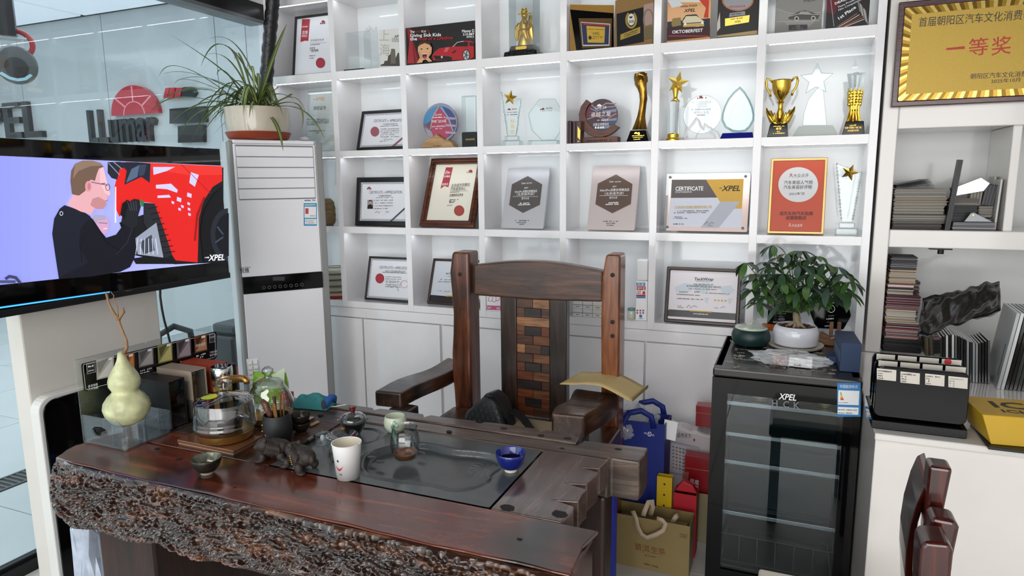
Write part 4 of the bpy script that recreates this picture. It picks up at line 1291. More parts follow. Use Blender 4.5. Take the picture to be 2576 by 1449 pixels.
s.poly([(1551,35),(1618,18),(1620,105),(1552,118)],col('#17151c',.2)); s.ring(1588,50,15,22,5,M_GOLD2,26,-60,240); s.disc(1588,49,9,15,col('#d5d2c8')); s.text('50',(1582,58),(1594,57),M_INK,7,bold=True); s.poly([(1583,42),(1592,41),(1590,46),(1584,46)],M_INK)
s.poly([(1561,87),(1611,67),(1611,83),(1561,101)],M_GOLD2); s.small((1571,94),(1606,81),3,M_INK); s.small((1571,89),(1606,76),3,M_INK)
s.poly([(1620,12),(1645,6),(1645,60),(1622,66)],col('#a98a83')); s.ring(1632,50,14,28,4,col('#7d7356'),20); s.poly([(1622,70),(1645,66),(1644,95),(1622,100)],col('#6d6246')); s.done()
r,s,w = board('orange and black printed poster board with two race cars',(1677,105),(1786,95.5),.04,0,.30,name='poster_board',face=mat('poster_orange','#c98a3c',.2,coat=.3))
s.rect(1680,-30,1784,6,col('#d9d3c9')); s.poly([(1680,0),(1700,-4),(1720,14),(1690,20)],col('#cfd3d8')); s.poly([(1750,-10),(1784,-10),(1782,45),(1770,44),(1776,20)],col('#c43a20'))
s.text('OFFICIAL SPONSOR',(1712,19),(1754,16),M_INK,5,bold=True); s.text('XPEL',(1720,31),(1749,29),BLACK,8,bold=True,shear=.25)
s.poly([(1679,55),(1786,46),(1786,88),(1679,94)],col('#2a2c33')); car = col('#d8cfae')
s.poly([(1715,70),(1718,48),(1726,38),(1752,36),(1760,46),(1774,52),(1774,68),(1745,74)],col('#20242c')); s.poly([(1717,55),(1726,41),(1752,40),(1772,54),(1770,59),(1720,62)],car); s.line([(1717,60),(1772,56)],2,BLACK); s.poly([(1718,62),(1771,58),(1772,70),(1720,74)],col('#c9a35e')); s.disc(1724,61,3,3,WHITE); s.disc(1767,58,3,3,WHITE); s.poly([(1741,68),(1758,66),(1758,77),(1743,79)],WHITE)
s.poly([(1689,60),(1692,47),(1712,44),(1714,64),(1692,68)],col('#8d7a45'))
s.poly([(1678,70),(1786,66),(1786,92),(1678,103)],col('#3a1a20')); s.text('OKTOBERFEST',(1691,85),(1768,80),WHITE,8,bold=True); s.rect(1682,90,1782,92,RED); s.done()
r,s,w = board('printed board of a round copper rimmed medal plaque on a black mount',(1803,94.5),(1905,86),.05,0,.29,face=mat('photo_dark','#17140f',.3,spec=.3))
s.poly([(1803,94),(1905,86),(1905,76),(1803,90)],col('#b59b6a')); s.poly([(1804,60),(1811,30),(1812,70),(1804,80)],col('#c9c2b4')); s.disc(1856,0,40,28,col('#a8622e',.3)); s.disc(1856,0,36,25,col('#8f8f92',.3)); s.text('SPONSOR',(1834,20),(1876,18),RED,5,bold=True)
s.poly([(1836,33),(1874,28),(1875,38),(1834,43)],M_GREYMETAL); s.poly([(1824,47),(1886,38),(1884,56),(1824,66)],M_GOLD2); s.text('XPEL',(1847,58),(1864,56),BLACK,5,bold=True,shear=.25); s.small((1838,50),(1872,46),3,M_INK); s.small((1840,38),(1870,34),3,M_INK); s.done()
r,s,w = board('printed board of a silver medal embossed with a classic coupe',(1948.5,80),(2066,70.5),.04,0,.27,face=mat('photo_pewter','#5f5e59',.25,coat=.3))
s.disc(2010,5,58,68,col('#85847f',.35),28,0,180); s.poly([(1953,-20),(2066,-20),(2066,36),(1990,34),(1955,22)],col('#7c7b77',.35)); s.line([(1953,22),(1990,34),(2066,32)],1.5,col('#a9a59a'))
s.poly([(1982,42),(1996,36),(2012,28),(2026,26),(2046,32),(2062,38),(2058,46),(2046,50),(1985,49)],col('#2f2e2c',.3)); s.poly([(2008,36),(2014,29),(2032,29),(2042,35)],col('#9a9891')); s.line([(1982,42),(2010,35),(2060,37)],1.2,col('#c4c0b4')); s.disc(2004,47,6,6,col('#b9b6ab')); s.disc(2046,46,6,6,col('#b9b6ab')); s.disc(2004,47,3.5,3.5,M_INK); s.disc(2046,46,3.5,3.5,M_INK)
s.line([(1956,56),(2062,53)],1.2,col('#b9b6ab')); s.poly([(1984,63),(2031,62),(2031,73),(1984,76)],M_INK); s.text('XPEL',(2001,69),(2014,68),col('#8d8a80'),4); s.small((1995,73),(2020,72),2.5,col('#8d8a80')); s.text('PTECH',(2022,6),(2050,3),M_INK,5); s.done()
r,s,w = board('black and dark red printed board reading 1st Place',(2077,70.5),(2184.5,61),.045,0,.27,face=mat('photo_black','#121114',.3,spec=.3))
s.poly([(2080,30),(2080,-20),(2124,-20),(2098,38)],col('#5e1622')); s.line([(2090,0),(2098,66)],2,col('#8d8a90')); s.text('DEALER',(2101,12),(2140,-4),WHITE,6,bold=True); s.text('Paint Protection',(2110,20),(2165,-6),WHITE,5); s.text('Film Competition',(2110,28),(2168,0),WHITE,5); s.text('1st Place',(2111,50),(2154,20),WHITE,9,bold=True)
for k in range(5): s.line([(2105 + k * 5,68),(2156 + k * 6,34 + k * 3)],1.6,col(('#b06a4a','#cfc9c4','#7d3a30')[k % 3]))
for k in range(7): s.line([(2158 + k * 3,2 + k * 4),(2164 + k * 3,30 + k * 5)],3,col(('#8f8b88','#5d5a5a','#b8b2ac')[k % 3]))
s.done()

# row 2, acrylic dealer certificate
r = slot(2,(768,381),.06,.002,name='acrylic_certificate',label='clear acrylic framed dealer certificate with orange heading behind the spider plant',cat='certificate',rot=(-RAD(8),0,0)); M = MTX(r)
w,h = min(PL(M,842,377).x,room_right(M.translation.x) - .004),PL(M,757,230).z
MB().box(0,w,0.004,.010,0,h).build('plate',M_PLATE,r,bevel=.001)
MB().box(.012,w - .012,.0105,.012,.012,h - .012).build('paper',mat('dealer_paper','#dcdcd8',.4),r)
s = Sheet(r,.010); OR = col('#d9a06a')
s.text('XPEL',(792,253),(817,252),OR,8,bold=True,shear=.25); s.line([(788,250),(792,250)],2,OR); s.text('授权证书',(788.5,276.5),(819.5,275),M_INK,9)
for k in range(4): s.small((772,302 + k * 4.5),(828 if k < 3 else 798,301 + k * 4.5),3,GREY)
s.small((777,331),(818,330),3,GREY); s.small((795,336),(803,335),3,GREY); s.done()

# row 2, black framed certificate
r,s,w,h = framed('black wood framed certificate of appreciation leaning beside the round glass trophy',2,(895.5,377),(1048,374.5),(917,279),.07,18,.0165,M_BLKFRAME)
guilloche(s,w,h,.022,GUI)
s.text('CERTIFICATE',(939.5,308),(972,307),M_INK,7); s.text('of',(974,307),(979,307),GREY,6,shear=.4); s.text('APPRECIATION',(981,307),(1014,306),M_INK,7)
s.text('汽车膜技师资格证书',(963,315),(1000,314),GREY,4.5); s.small((957,319),(1003,317),2,GREY); s.disc(943.5,331.5,11,12.5,col('#9a5a63'))
for k in range(5): s.small((958,326 + k * 5),(1005 - (k == 3) * 12,325 + k * 5),2.2,GREY)
s.line([(966,353),(972,349),(975,354),(982,350),(988,352)],.8,M_INK); s.small((956,357),(973,356),2,GREY); s.poly([(984,370),(990,370),(1016,348),(1014,345)],col('#8a4a55')); s.done()

# row 2, round glass trophy on a carved wooden mountain
r = slot(2,(1107,373),.09,name='glass_disc_trophy',label='round blue and red printed glass award on a carved wooden mountain base',cat='trophy'); M = MTX(r)
q = lambda px,py: (PL(M,px,py).x,PL(M,px,py).z)
c0 = q(1106.5,309); R_ = q(1149.5,309)[0] - c0[0]
MB().prism([(c0[0] + R_ * math.cos(2 * PI * k / 40),c0[1] + R_ * math.sin(2 * PI * k / 40)) for k in range(40)],0,.018).build('glass_disc',mat('disc_glass','#7a7f94',.05,coat=.6),r,bevel=.002)
s = Sheet(r,-.0003)
s.disc(1106.5,309,41,42,col('#5b3f5e',.15)); s.disc(1106.5,309,41,42,col('#3f7fae',.15),20,170,300); s.disc(1106.5,309,41,42,col('#6d5a72',.15),20,90,180)
s.poly([(1105,270),(1092,292),(1084,320),(1090,344),(1120,350),(1138,330),(1130,300),(1115,280)],col('#a8304f',.15)); s.poly([(1112,267),(1132,276),(1146,298),(1147,315),(1128,290)],col('#2c3f78',.15)); s.poly([(1068,320),(1085,330),(1092,348),(1078,342)],col('#9a8f98',.15)); s.line([(1104,268),(1088,296),(1083,325)],2.4,col('#c98f86',.2)); s.line([(1110,270),(1128,296),(1140,330)],3,col('#74a9c9',.2))
for y_ in (294,312,330): s.poly([(1120,y_),(1147,y_ + 2),(1146,y_ + 7),(1122,y_ + 6)],col('#a890a6',.2))
s.text('冲榜门店30强',(1086,309),(1123,307.5),WHITE,7); s.small((1090,297),(1120,296),3,WHITE); s.text('LLumar',(1095,291),(1113,290),WHITE,5); s.text('SelectPro龙膜全球臻选店',(1087,320),(1121,319),WHITE,4); s.small((1096,325),(1113,324.5),3,WHITE)
s.done('disc_print')
MB().prism([q(*p) for p in ((1065,373),(1067,364),(1078,351),(1088,346),(1097,344),(1102,336.5),(1109,343),(1116,346),(1122,352),(1130,351),(1138,356),(1145,364),(1149,373))],-.024,.032).build('mountain_base',wood('beech',('#8f6f48','#b08d61','#c4a378'),'X',3,rough=.5,bump=.2),r,bevel=.004)
s = Sheet(r,-.0245); s.text('EASTMAN',(1090,369),(1110,368.5),col('#7a3a22'),3.5,bold=True); s.done('base_print')


def crystal_prism(root,pts,y0,y1,name='crystal',m_=None,bev=.002):
    M = MTX(root); return MB().prism([(PL(M,*p).x,PL(M,*p).z) for p in pts],y0,y1).build(name,m_ or M_CRYSTAL,root,bevel=bev)


M_CRYSTAL = mat('cut_crystal','#f4fbfb',.02,trans=.92,ior=1.35)
M_CRYSTAL_T = glass('crystal_sheet',tint='#fbfdfd',edge='#b4cccb',edge_pow=.3,refl=1.1)
r = slot(2,(1183,373),.09,name='crystal_trophy',label='square crystal column trophy on black base marked NO.813/35',cat='trophy'); M = MTX(r)
xa,xb = PL(M,1168.5,373).x,PL(M,1203,372).x; zb_ = PL(M,1169,334).z; zt_ = PL(M,1168,243).z
MB().box(xa,xb,-.028,.028,0,zb_).build('base',M_BLKGLOSS,r,bevel=.002)
MB().box(xa + .001,xb - .001,-.026,.026,zb_ + .0005,zt_).build('crystal',M_CRYSTAL_T,r,bevel=.003)
s = Sheet(r,-.0284); s.text('NO.813/35',(1171.5,353),(1194,352),M_GOLD2,4); s.done('engraving')


def star5(cx,cz,R,rot=90,rr=.42):
    return [(cx + (R if k % 2 == 0 else R * rr) * math.cos(RAD(rot + 36 * k)),cz + (R if k % 2 == 0 else R * rr) * math.sin(RAD(rot + 36 * k))) for k in range(10)]


def star3d(mb,cx,cz,R,y,dep,rot=90):
    p = star5(cx,cz,R,rot); v = [(x,y,z) for x,z in p] + [(cx,y - dep,cz),(cx,y + dep,cz)]
    f = [(k,(k + 1) % 10,10) for k in range(10)] + [((k + 1) % 10,k,11) for k in range(10)]
    return mb.add(v,f)


def star_wedge(row,base,Y,label,px):
    """slanted crystal wedge with a gold star at its top: outline px, base block px"""
    r = slot(row,base,Y,name='star_trophy',label=label,cat='trophy'); M = MTX(r)
    crystal_prism(r,px['body'],-.010,.010,m_=M_CRYSTAL_T)
    b = px['base']
    z1 = PL(M,b[0],b[1]).z
    x0,x1 = PL(M,b[0],base[1]).x,PL(M,b[2],base[1]).x
    MB().box(x0,x1,-.03,.03,0,z1 * .55).build('base',M_CRYSTAL_T,r,bevel=.003)
    MB().box(x0 + .012,x1 - .012,-.022,.022,z1 * .55 + .0004,z1).build('base_step',M_CRYSTAL_T,r,bevel=.003)
    c = PL(M,*px['star'][:2]); R = PL(M,px['star'][0] + px['star'][2],px['star'][1]).x - c.x
    star3d(MB(),c.x,c.z,R,-.018,.007,px['star'][3]).build('star',M_GOLD,r)
    ed = MB()
    rn = random.Random(4)
    for (a_,b_) in px['edges']:
        for k in range(16):
            p0 = PL(M,a_[0] + (b_[0] - a_[0]) * k / 16,a_[1] + (b_[1] - a_[1]) * k / 16)
            ed.ball((p0.x,rn.uniform(-.008,.008),p0.z),.0035 + .002 * rn.random(),(1,1,1.4),6,4)
    ed.build('chipped_edge',M_CRYSTAL,r)['kind'] = 'stuff'
    return r


r = star_wedge(2,(1289,370),.085,'crystal wedge trophy with gold star and gold characters beside the octagon plate',dict(body=[(1262,232),(1284,240),(1311,249),(1298,342),(1277,342)],base=(1268,343,1310),star=(1287,247,18,80),edges=[((1262,233),(1277,341)),((1310,250),(1299,341))]))
s = Sheet(r,-.0104); YC = col('#d8b93a',.35)
s.text('特',(1284,310),(1294,310),YC,10); s.text('等',(1284,323),(1294,323),YC,10); s.text('奖',(1284,337),(1294,337),YC,10)
s.disc(1281,277,4,4.5,RED,12,180,360); s.small((1277,277),(1286,277),2.5,M_INK); s.small((1288,276),(1300,275.5),3,RED); s.small((1277,284),(1301,283),2.5,M_INK); s.small((1276,290),(1304,289),2.5,M_INK); s.done('engraving')
r = slot(2,(1371,367),.075,.0005,name='octagon_trophy',label='large clear octagonal glass plate trophy beside the gold star wedge',cat='trophy')
crystal_prism(r,[(1357,249.5),(1396,248),(1408,268),(1411,300),(1408,335),(1395,352),(1363,353),(1338,328),(1329,287)],-.008,.008,'plate',M_CRYSTAL_T,.003)
crystal_prism(r,[(1333,354),(1405,353),(1405,364.5),(1333,366)],-.03,.03,'base',M_CRYSTAL_T,.003)
s = Sheet(r,-.0083); s.disc(1366,276,4,5,RED,12,180,360); s.small((1359,277),(1371,276),4,M_INK); s.text('SELECTPRO',(1373,275),(1390,274),M_INK,4,bold=True); s.small((1359,280),(1390,279),2,GREY); s.done('engraving')

# row 2, dark red books, crescent plaque, twisted trophy
for k,(xa,xb,ya) in enumerate(((1427,1438.5,304),(1439.5,1463,305))):
    r = slot(2,(xa + 1.5,364),.015,name='award_box',label=('narrow dark red box at the shelf upright beside the crescent plaque','wider dark red box with gilt cover leaning by the crescent plaque')[k],cat='box'); M = MTX(r)
    w,h = PL(M,xb,362).x,PL(M,xa,ya).z
    MB().box(0,w - .004,0,.055,0,h).build('case',mat('oxblood','#3d0f14',.3,coat=.3),r,bevel=.002)
    MB().box(w * .25,w * .4,-.0015,0,.004,h - .004).build('groove',col('#240a0c'),r)
    if k:
        s = Sheet(r,-.0005); s.poly([(1453,317),(1460,328),(1459,352),(1453,345)],M_GOLD2); s.small((1453,357),(1458,357),3,M_GOLD2); s.done('gilt_print')
r = slot(2,(1511,361),.075,name='crescent_plaque',label='round printed glass award held in a wooden crescent on a carved block',cat='trophy'); M = MTX(r)
q = lambda px,py: (PL(M,px,py).x,PL(M,px,py).z)
W_CRES = wood('walnut_crescent',('#3a1d12','#5f3322','#744531'),'X',2,rough=.45,bump=.15)
zb_ = q(1511,345.5)[1]; x0_,x1_ = q(1465.5,361)[0],q(1557.5,361)[0]
MB().box(x0_,x1_,-.028,.03,0,zb_).build('base',W_CRES,r,bevel=.003)
oc,ocr = (1505,300),48
outer = [(1476,251),(1463,268),(1457.5,288),(1459,308),(1467,326),(1481,339),(1497,345.5),(1516,345.5),(1535,340),(1549,330),(1559.5,320.5)]
inner = [(1541,312),(1534,321),(1524,327),(1512,328),(1498,325),(1486,316),(1478,304),(1474,290),(1476,276),(1480,268),(1488,260)]
MB().prism([q(*p) for p in outer + inner],-.012,.016).build('crescent',W_CRES,r,bevel=.002)
c0 = q(1514,291.5); rx = q(1555,291)[0] - c0[0]; rz = q(1514,249)[1] - c0[1]
MB().prism([(c0[0] + rx * math.cos(2 * PI * k / 40),c0[1] + rz * math.sin(2 * PI * k / 40)) for k in range(40)],-.006,.010).build('glass_disc',mat('disc_glass_dark','#3a3340',.06,coat=.5),r,bevel=.002)
s = Sheet(r,-.0064)
s.disc(1514,291.5,39,41,col('#4a3340',.12)); s.disc(1514,291.5,39,41,col('#33465e',.12),20,0,130); s.disc(1514,291.5,39,41,col('#6d2b2f',.12),20,170,240)
for k in range(5): s.line([(1477 + k * 3,300 - k * 9),(1500,292 - k * 4),(1525,300 - k * 10),(1551,285 - k * 6)],3.2,col(('#a0746a','#5b4a6e','#8a4a48','#7488a4','#a38a84')[k],.15))
for y_ in (278,300,318): s.poly([(1515,y_),(1552,y_ - 3),(1551,y_ + 3),(1517,y_ + 6)],col('#7d7f94',.2))
s.disc(1508,268,6,6,WHITE,14,180,360); s.text('LLumar',(1497,274),(1514,273),WHITE,6); s.text('龙膜',(1516,273),(1526,272.5),WHITE,6); s.text('卓越之星',(1487,294),(1537,291),WHITE,11); s.small((1503,304),(1531,303),3,WHITE); s.text('龙膜全球臻选店',(1492,317),(1532,315),WHITE,7); s.small((1497,324),(1522,323),6,WHITE); s.done('disc_print')
s = Sheet(r,-.0285); s.small((1476,357),(1540,354),5,col('#2a130b')); s.done('carved_print')
r = slot(2,(1607,357),.085,name='twisted_trophy',label='tall twisted bronze gold trophy with a winged top on a black base',cat='trophy'); M = MTX(r)
q = lambda px,py: (PL(M,px,py).x,PL(M,px,py).z)
a_,b_,c_,d_ = q(1579,357),q(1636,356),q(1627,328),q(1589,328)
MB().hexa([(a_[0],-.035,0),(b_[0],-.035,0),(b_[0],.035,0),(a_[0],.035,0),(d_[0],-.026,c_[1]),(c_[0],-.026,c_[1]),(c_[0],.026,c_[1]),(d_[0],.026,c_[1])]).build('base',M_BLKGLOSS,r,bevel=.002)
s = Sheet(r,-.036)
s.small((1590,343),(1622,342),3,M_GOLD2); s.small((1592,347),(1618,346),2,M_GOLD2); s.disc(1600,337,5,5,M_GOLD2,10,180,360); s.disc(1607,336,3,4,M_GOLD2,10); s.small((1594,352),(1612,351),3,M_GOLD2); o = s.done('engraving')
prof = [(327,1591,1626),(310,1598,1624),(290,1604,1623),(268,1608,1626),(250,1608,1630),(235,1605,1631),(222,1599,1630),(213,1594,1629),(207,1596,1630),(196,1595,1629),(186,1597,1624),(182,1608,1621)]
v = []; f = []; n = 14
for i,(py,pa,pb) in enumerate(prof):
    A_,B_ = q(pa,py),q(pb,py); cxm,rr_ = (A_[0] + B_[0]) / 2,(B_[0] - A_[0]) / 2
    for k in range(n):
        a = 2 * PI * k / n + i * .32; e = 1 + .18 * math.cos(2 * (2 * PI * k / n))
        v.append((cxm + rr_ * e * math.cos(a) * .92,rr_ * .8 * math.sin(a),A_[1]))
for i in range(len(prof) - 1):
    for k in range(n): f.append((i * n + k,i * n + (k + 1) % n,(i + 1) * n + (k + 1) % n,(i + 1) * n + k))
f += [tuple(range(n - 1,-1,-1)),tuple((len(prof) - 1) * n + k for k in range(n))]
M_BRZ = mat('iridescent_bronze','#8d6a2c',.2,metal=1.0,var=.55,vscale=24)
MB().add(v,f).build('body',M_BRZ,r,smooth='auto')
w0,w1 = q(1618,196),q(1630,183)
MB().add([(w0[0],-.01,w0[1]),(w1[0],-.014,w1[1]),(w1[0] - .006,0,w1[1] - .02),(w0[0],.006,w0[1] - .012)],[(0,1,2),(0,2,3),(0,3,1),(1,3,2)]).build('wing',M_BRZ,r)

# row 2, star on column, mountain disc, teardrop
r = slot(2,(1693,351),.07,name='star_column_trophy',label='gold star on a crystal column with round gold foot',cat='trophy'); M = MTX(r)
q = lambda px,py: (PL(M,px,py).x,PL(M,px,py).z)
fw = q(1717,351)[0]; z1,z2,z3,z4 = q(1693,336)[1],q(1698,256)[1],q(1699,246)[1],q(1702,222)[1]
MB().lathe([(fw,0),(fw,.003),(fw * .7,.006),(fw * .72,.010),(fw * .6,.014),(fw * .62,z1 - .004),(fw * .55,z1)],28).build('foot',M_GOLD,r,smooth='auto')
MB().lathe([(.019,z1 + .0005),(.0235,z2)],8).build('column',M_CRYSTAL,r)
MB().lathe([(.021,z2 + .0005),(.020,z2 + .004),(.012,z2 + .010),(.009,z3),(.010,z3 + .012),(.016,z4),(.006,z4 + .012)],20,(.006,0,0)).build('stem',M_GOLD,r,smooth='auto')
sc = q(1705,208); star3d(MB(),sc[0],sc[1],q(1734,208)[0] - sc[0],0,.008,78).build('star',M_GOLD2,r)
r = slot(2,(1766,350),.075,name='mountain_disc_trophy',label='clear round glass award with a white mountain outline stand',cat='trophy'); M = MTX(r)
q = lambda px,py: (PL(M,px,py).x,PL(M,px,py).z)
c0 = q(1766,288); R_ = q(1815,288)[0] - c0[0]
MB().prism([(c0[0] + R_ * math.cos(2 * PI * k / 44),c0[1] + R_ * math.sin(2 * PI * k / 44)) for k in range(44)],0,.012).build('glass_disc',M_CRYSTAL_T,r,bevel=.002)
mt = [q(*p) for p in ((1724,349),(1727,337),(1733,323),(1742,312),(1753,297),(1758,303),(1763,318),(1769,327),(1774,311),(1781,319),(1788,321),(1793,333),(1800,347),(1798,350),(1726,350),(1724,349))]
MB().tube([(x,-.016,max(z,.0035)) for x,z in mt],.0032,8).build('mountain_outline',mat('white_acrylic','#efe9e7',.3),r,smooth=True)
MB().box(-.05,.055,-.02,.02,0,.006).build('stand',M_CRYSTAL_T,r)
s = Sheet(r,-.0003); s.disc(1763,246,4.5,5.5,RED,12,180,360); s.small((1754,249),(1778,247),4,M_INK); FT = col('#c2c3c2')
s.text('SelectPro龙膜全球臻选店',(1739,259),(1790,257.5),FT,5); s.text('北京成杰店',(1753,264),(1777,263.5),FT,5); s.text('优秀合作伙伴',(1753,270),(1778,269),FT,4.5); s.small((1740,277),(1788,276),4,FT); s.text('第四十五名',(1745,286),(1783,285),FT,6); s.text('EASTMAN',(1753,291),(1774,290.5),col('#7a4a48'),2.8,bold=True); s.done('engraving')
r = slot(2,(1854,345),.075,name='teardrop_trophy',label='clear green edged drop of glass trophy on a cobalt blue base',cat='trophy'); M = MTX(r)
q = lambda px,py: (PL(M,px,py).x,PL(M,px,py).z)
z1 = q(1854,334.5)[1]; xa,xb = q(1812,345)[0],q(1896,345)[0]
MB().hexa([(xa,-.026,0),(xb,-.026,0),(xb,.026,0),(xa,.026,0),(xa + .01,-.02,z1),(xb - .004,-.02,z1),(xb - .004,.02,z1),(xa + .01,.02,z1)]).build('base',mat('cobalt_glass','#10187e',.08,coat=.5),r,bevel=.002)
o_ = [(1861.6,217),(1874,230),(1886,250),(1894,270),(1898,290),(1897,304),(1888,320),(1876,331.5),(1860,334),(1842,332),(1824,322),(1815,304),(1816,287),(1822,267),(1832,247),(1846,230)]
po = [q(*p) for p in o_]; cm = (sum(p[0] for p in po) / 16,sum(p[1] for p in po) / 16)
pi_ = [(cm[0] + (x - cm[0]) * .88,cm[1] + (z - cm[1]) * .88) for x,z in po]
n = 16
v = [(x,0,z) for x,z in po] + [(x,-.010,z) for x,z in pi_] + [(x,.010,z) for x,z in pi_]
f = [tuple(range(2 * n - 1,n - 1,-1)),tuple(range(2 * n,3 * n))] + [(k,n + k,n + (k + 1) % n,(k + 1) % n) for k in range(n)] + [(k,(k + 1) % n,2 * n + (k + 1) % n,2 * n + k) for k in range(n)]
MB().add(v,f).build('teardrop',glass('teal_edge_glass',tint='#f8fcfc',edge='#6fa3a1',edge_pow=.45,refl=1.1),r)

# row 2, gold cup, clear star, wheat trophy
r = slot(2,(1960,341),.03,name='gold_cup_trophy',label='gold two handled cup held up by golden hands on a black base',cat='trophy'); M = MTX(r)
q = lambda px,py: (PL(M,px,py).x,PL(M,px,py).z)
xa,xb,z1 = q(1930,341)[0],q(1982,341)[0],q(1957,312)[1]
MB().hexa([(xa,-.028,0),(xb,-.028,0),(xb,.028,0),(xa,.028,0),(xa + .010,-.02,z1),(xb - .004,-.02,z1),(xb - .004,.02,z1),(xa + .010,.02,z1)]).build('base',M_BLKGLOSS,r,bevel=.002)
s = Sheet(r,-.029); s.text('季军',(1952,327),(1966,326),M_GOLD2,6,bold=True); s.text('成杰',(1954,333),(1962,332.5),M_GOLD2,3.5); s.small((1945,319),(1974,318),2,M_GOLD2); s.small((1945,337),(1974,336),2.5,M_GOLD2); s.done('engraving')
cxp = q(1962,300)[0]
zz = lambda py: q(1962,py)[1]
MB().lathe([(.026,zz(311)),(.018,zz(306)),(.012,zz(296)),(.015,zz(286)),(.010,zz(275)),(.009,zz(262)),(.014,zz(257)),(.009,zz(253)),(.018,zz(246)),(.030,zz(234)),(.036,zz(220)),(.037,zz(204)),(.040,zz(202)),(.037,zz(203)),(.02,zz(215))],28,(cxp,0,0)).build('cup',M_GOLD,r,smooth='auto')
for sx in (-1,1):
    MB().tube([(cxp + sx * .034,0,zz(207)),(cxp + sx * .046,0,zz(198)),(cxp + sx * .056,0,zz(196)),(cxp + sx * .060,0,zz(206)),(cxp + sx * .056,0,zz(220)),(cxp + sx * .044,0,zz(232)),(cxp + sx * .040,0,zz(242))],[.004,.0045,.005,.005,.0045,.004,.005],8).build('handle',M_GOLD,r,smooth=True)
    hnd = MB()
    hnd.tube([(cxp + sx * .012,-.004,zz(312)),(cxp + sx * .028,-.008,zz(302)),(cxp + sx * .040,-.008,zz(290)),(cxp + sx * .050,-.004,zz(279)),(cxp + sx * .054,0,zz(270))],[.014,.014,.010,.006,.002],10)
    hnd.tube([(cxp + sx * .020,-.014,zz(305)),(cxp + sx * .030,-.020,zz(292)),(cxp + sx * .036,-.018,zz(278))],[.009,.007,.002],8)
    hnd.tube([(cxp + sx * .022,.010,zz(304)),(cxp + sx * .034,.014,zz(290)),(cxp + sx * .044,.014,zz(276))],[.009,.007,.002],8)
    hnd.tube([(cxp + sx * .016,-.016,zz(306)),(cxp + sx * .020,-.024,zz(294)),(cxp + sx * .022,-.024,zz(284))],[.008,.006,.002],8)
    hnd.build('hand',M_GOLD,r,smooth='auto')
r = slot(2,(2051,336),.075,name='clear_star_trophy',label='clear glass shooting star trophy on a frosted glass base',cat='trophy'); M = MTX(r)
q = lambda px,py: (PL(M,px,py).x,PL(M,px,py).z)
c0 = q(2054,200); MB().prism(star5(c0[0],c0[1],q(2099,200)[0] - c0[0],90,.45),-.008,.008).build('star',M_CRYSTAL_T,r,bevel=.003)
crystal_prism(r,[(2018,316),(2022,285),(2034,250),(2050,228),(2070,210),(2080,316)],-.006,.006,'tail',M_CRYSTAL_T,.002)
xa,xb,z1 = q(1994,336)[0],q(2108,335)[0],q(2051,317)[1]
MB().hexa([(xa,-.03,0),(xb,-.03,0),(xb,.03,0),(xa,.03,0),(xa + .022,-.016,z1),(xb - .022,-.016,z1),(xb - .022,.016,z1),(xa + .022,.016,z1)]).build('base',mat('frosted_glass','#c9d0cc',.25,coat=.3),r,bevel=.002)
r = slot(2,(2146,335),.075,name='wheat_trophy',label='crystal star pillar rising from a golden wheat sheaf on a black base',cat='trophy'); M = MTX(r)
q = lambda px,py: (PL(M,px,py).x,PL(M,px,py).z)
xa,xb,z1 = q(2117,335)[0],q(2174,334)[0],q(2147,306)[1]
MB().hexa([(xa,-.03,0),(xb,-.03,0),(xb,.03,0),(xa,.03,0),(xa + .011,-.022,z1),(xb - .006,-.022,z1),(xb - .006,.022,z1),(xa + .011,.022,z1)]).build('base',M_BLKGLOSS,r,bevel=.002)
s = Sheet(r,-.031); s.text('2024年',(2137,318),(2154,317),M_GOLD2,4.5); s.text('巴斯卡销售十强门店',(2125,324),(2167,322.5),M_GOLD2,4.5); s.text('北京成杰车饰',(2132,331),(2160,330),M_GOLD2,4.5); s.done('engraving')
cxp = q(2147,300)[0]; zz = lambda py: q(2147,py)[1]
wh = MB(); wh.lathe([(.024,z1),(.018,zz(292)),(.0155,zz(278)),(.019,zz(262)),(.022,zz(245)),(.023,zz(230))],20,(cxp,0,0))
for k in range(11):
    a = 2 * PI * k / 11
    wh.tube([(cxp + .024 * math.cos(a),.024 * math.sin(a),z1 + .001),(cxp + .016 * math.cos(a),.016 * math.sin(a),zz(277)),(cxp + .021 * math.cos(a),.021 * math.sin(a),zz(255)),(cxp + .027 * math.cos(a),.027 * math.sin(a),zz(222))],[.004,.003,.0055,.001],6)
    for j in range(5):
        zc = zz(262 - j * 7)
        wh.ball((cxp + (.022 + j * .0006) * math.cos(a + .14 * (-1) ** j),(.022 + j * .0006) * math.sin(a + .14 * (-1) ** j),zc),.0048,(1,1,1.7),6,5)
wh.lathe([(.0165,zz(281)),(.0185,zz(278.5)),(.0165,zz(276))],18,(cxp,0,0))
wh.build('wheat_sheaf',M_GOLD,r,smooth='auto')
pp = star5(0,0,1,90,.62); v = []; f = []
for zq,sc_ in ((zz(236),.020),(zz(186),.036)):
    for x,y in pp: v.append((cxp + x * sc_,y * sc_,zq + (.0 if zq == zz(236) else .012 * y)))
f = [(k,(k + 1) % 10,10 + (k + 1) % 10,10 + k) for k in range(10)] + [tuple(range(9,-1,-1)),tuple(range(10,20))]
MB().add(v,f).build('crystal',M_CRYSTAL,r,bevel=.001)
c0 = q(2151,166); MB().prism([(c0[0],c0[1] + .026),(c0[0] + .012,c0[1] - .012),(c0[0] - .012,c0[1] - .012)],-.004,.004).build('star_tip',M_CRYSTAL_T,r)
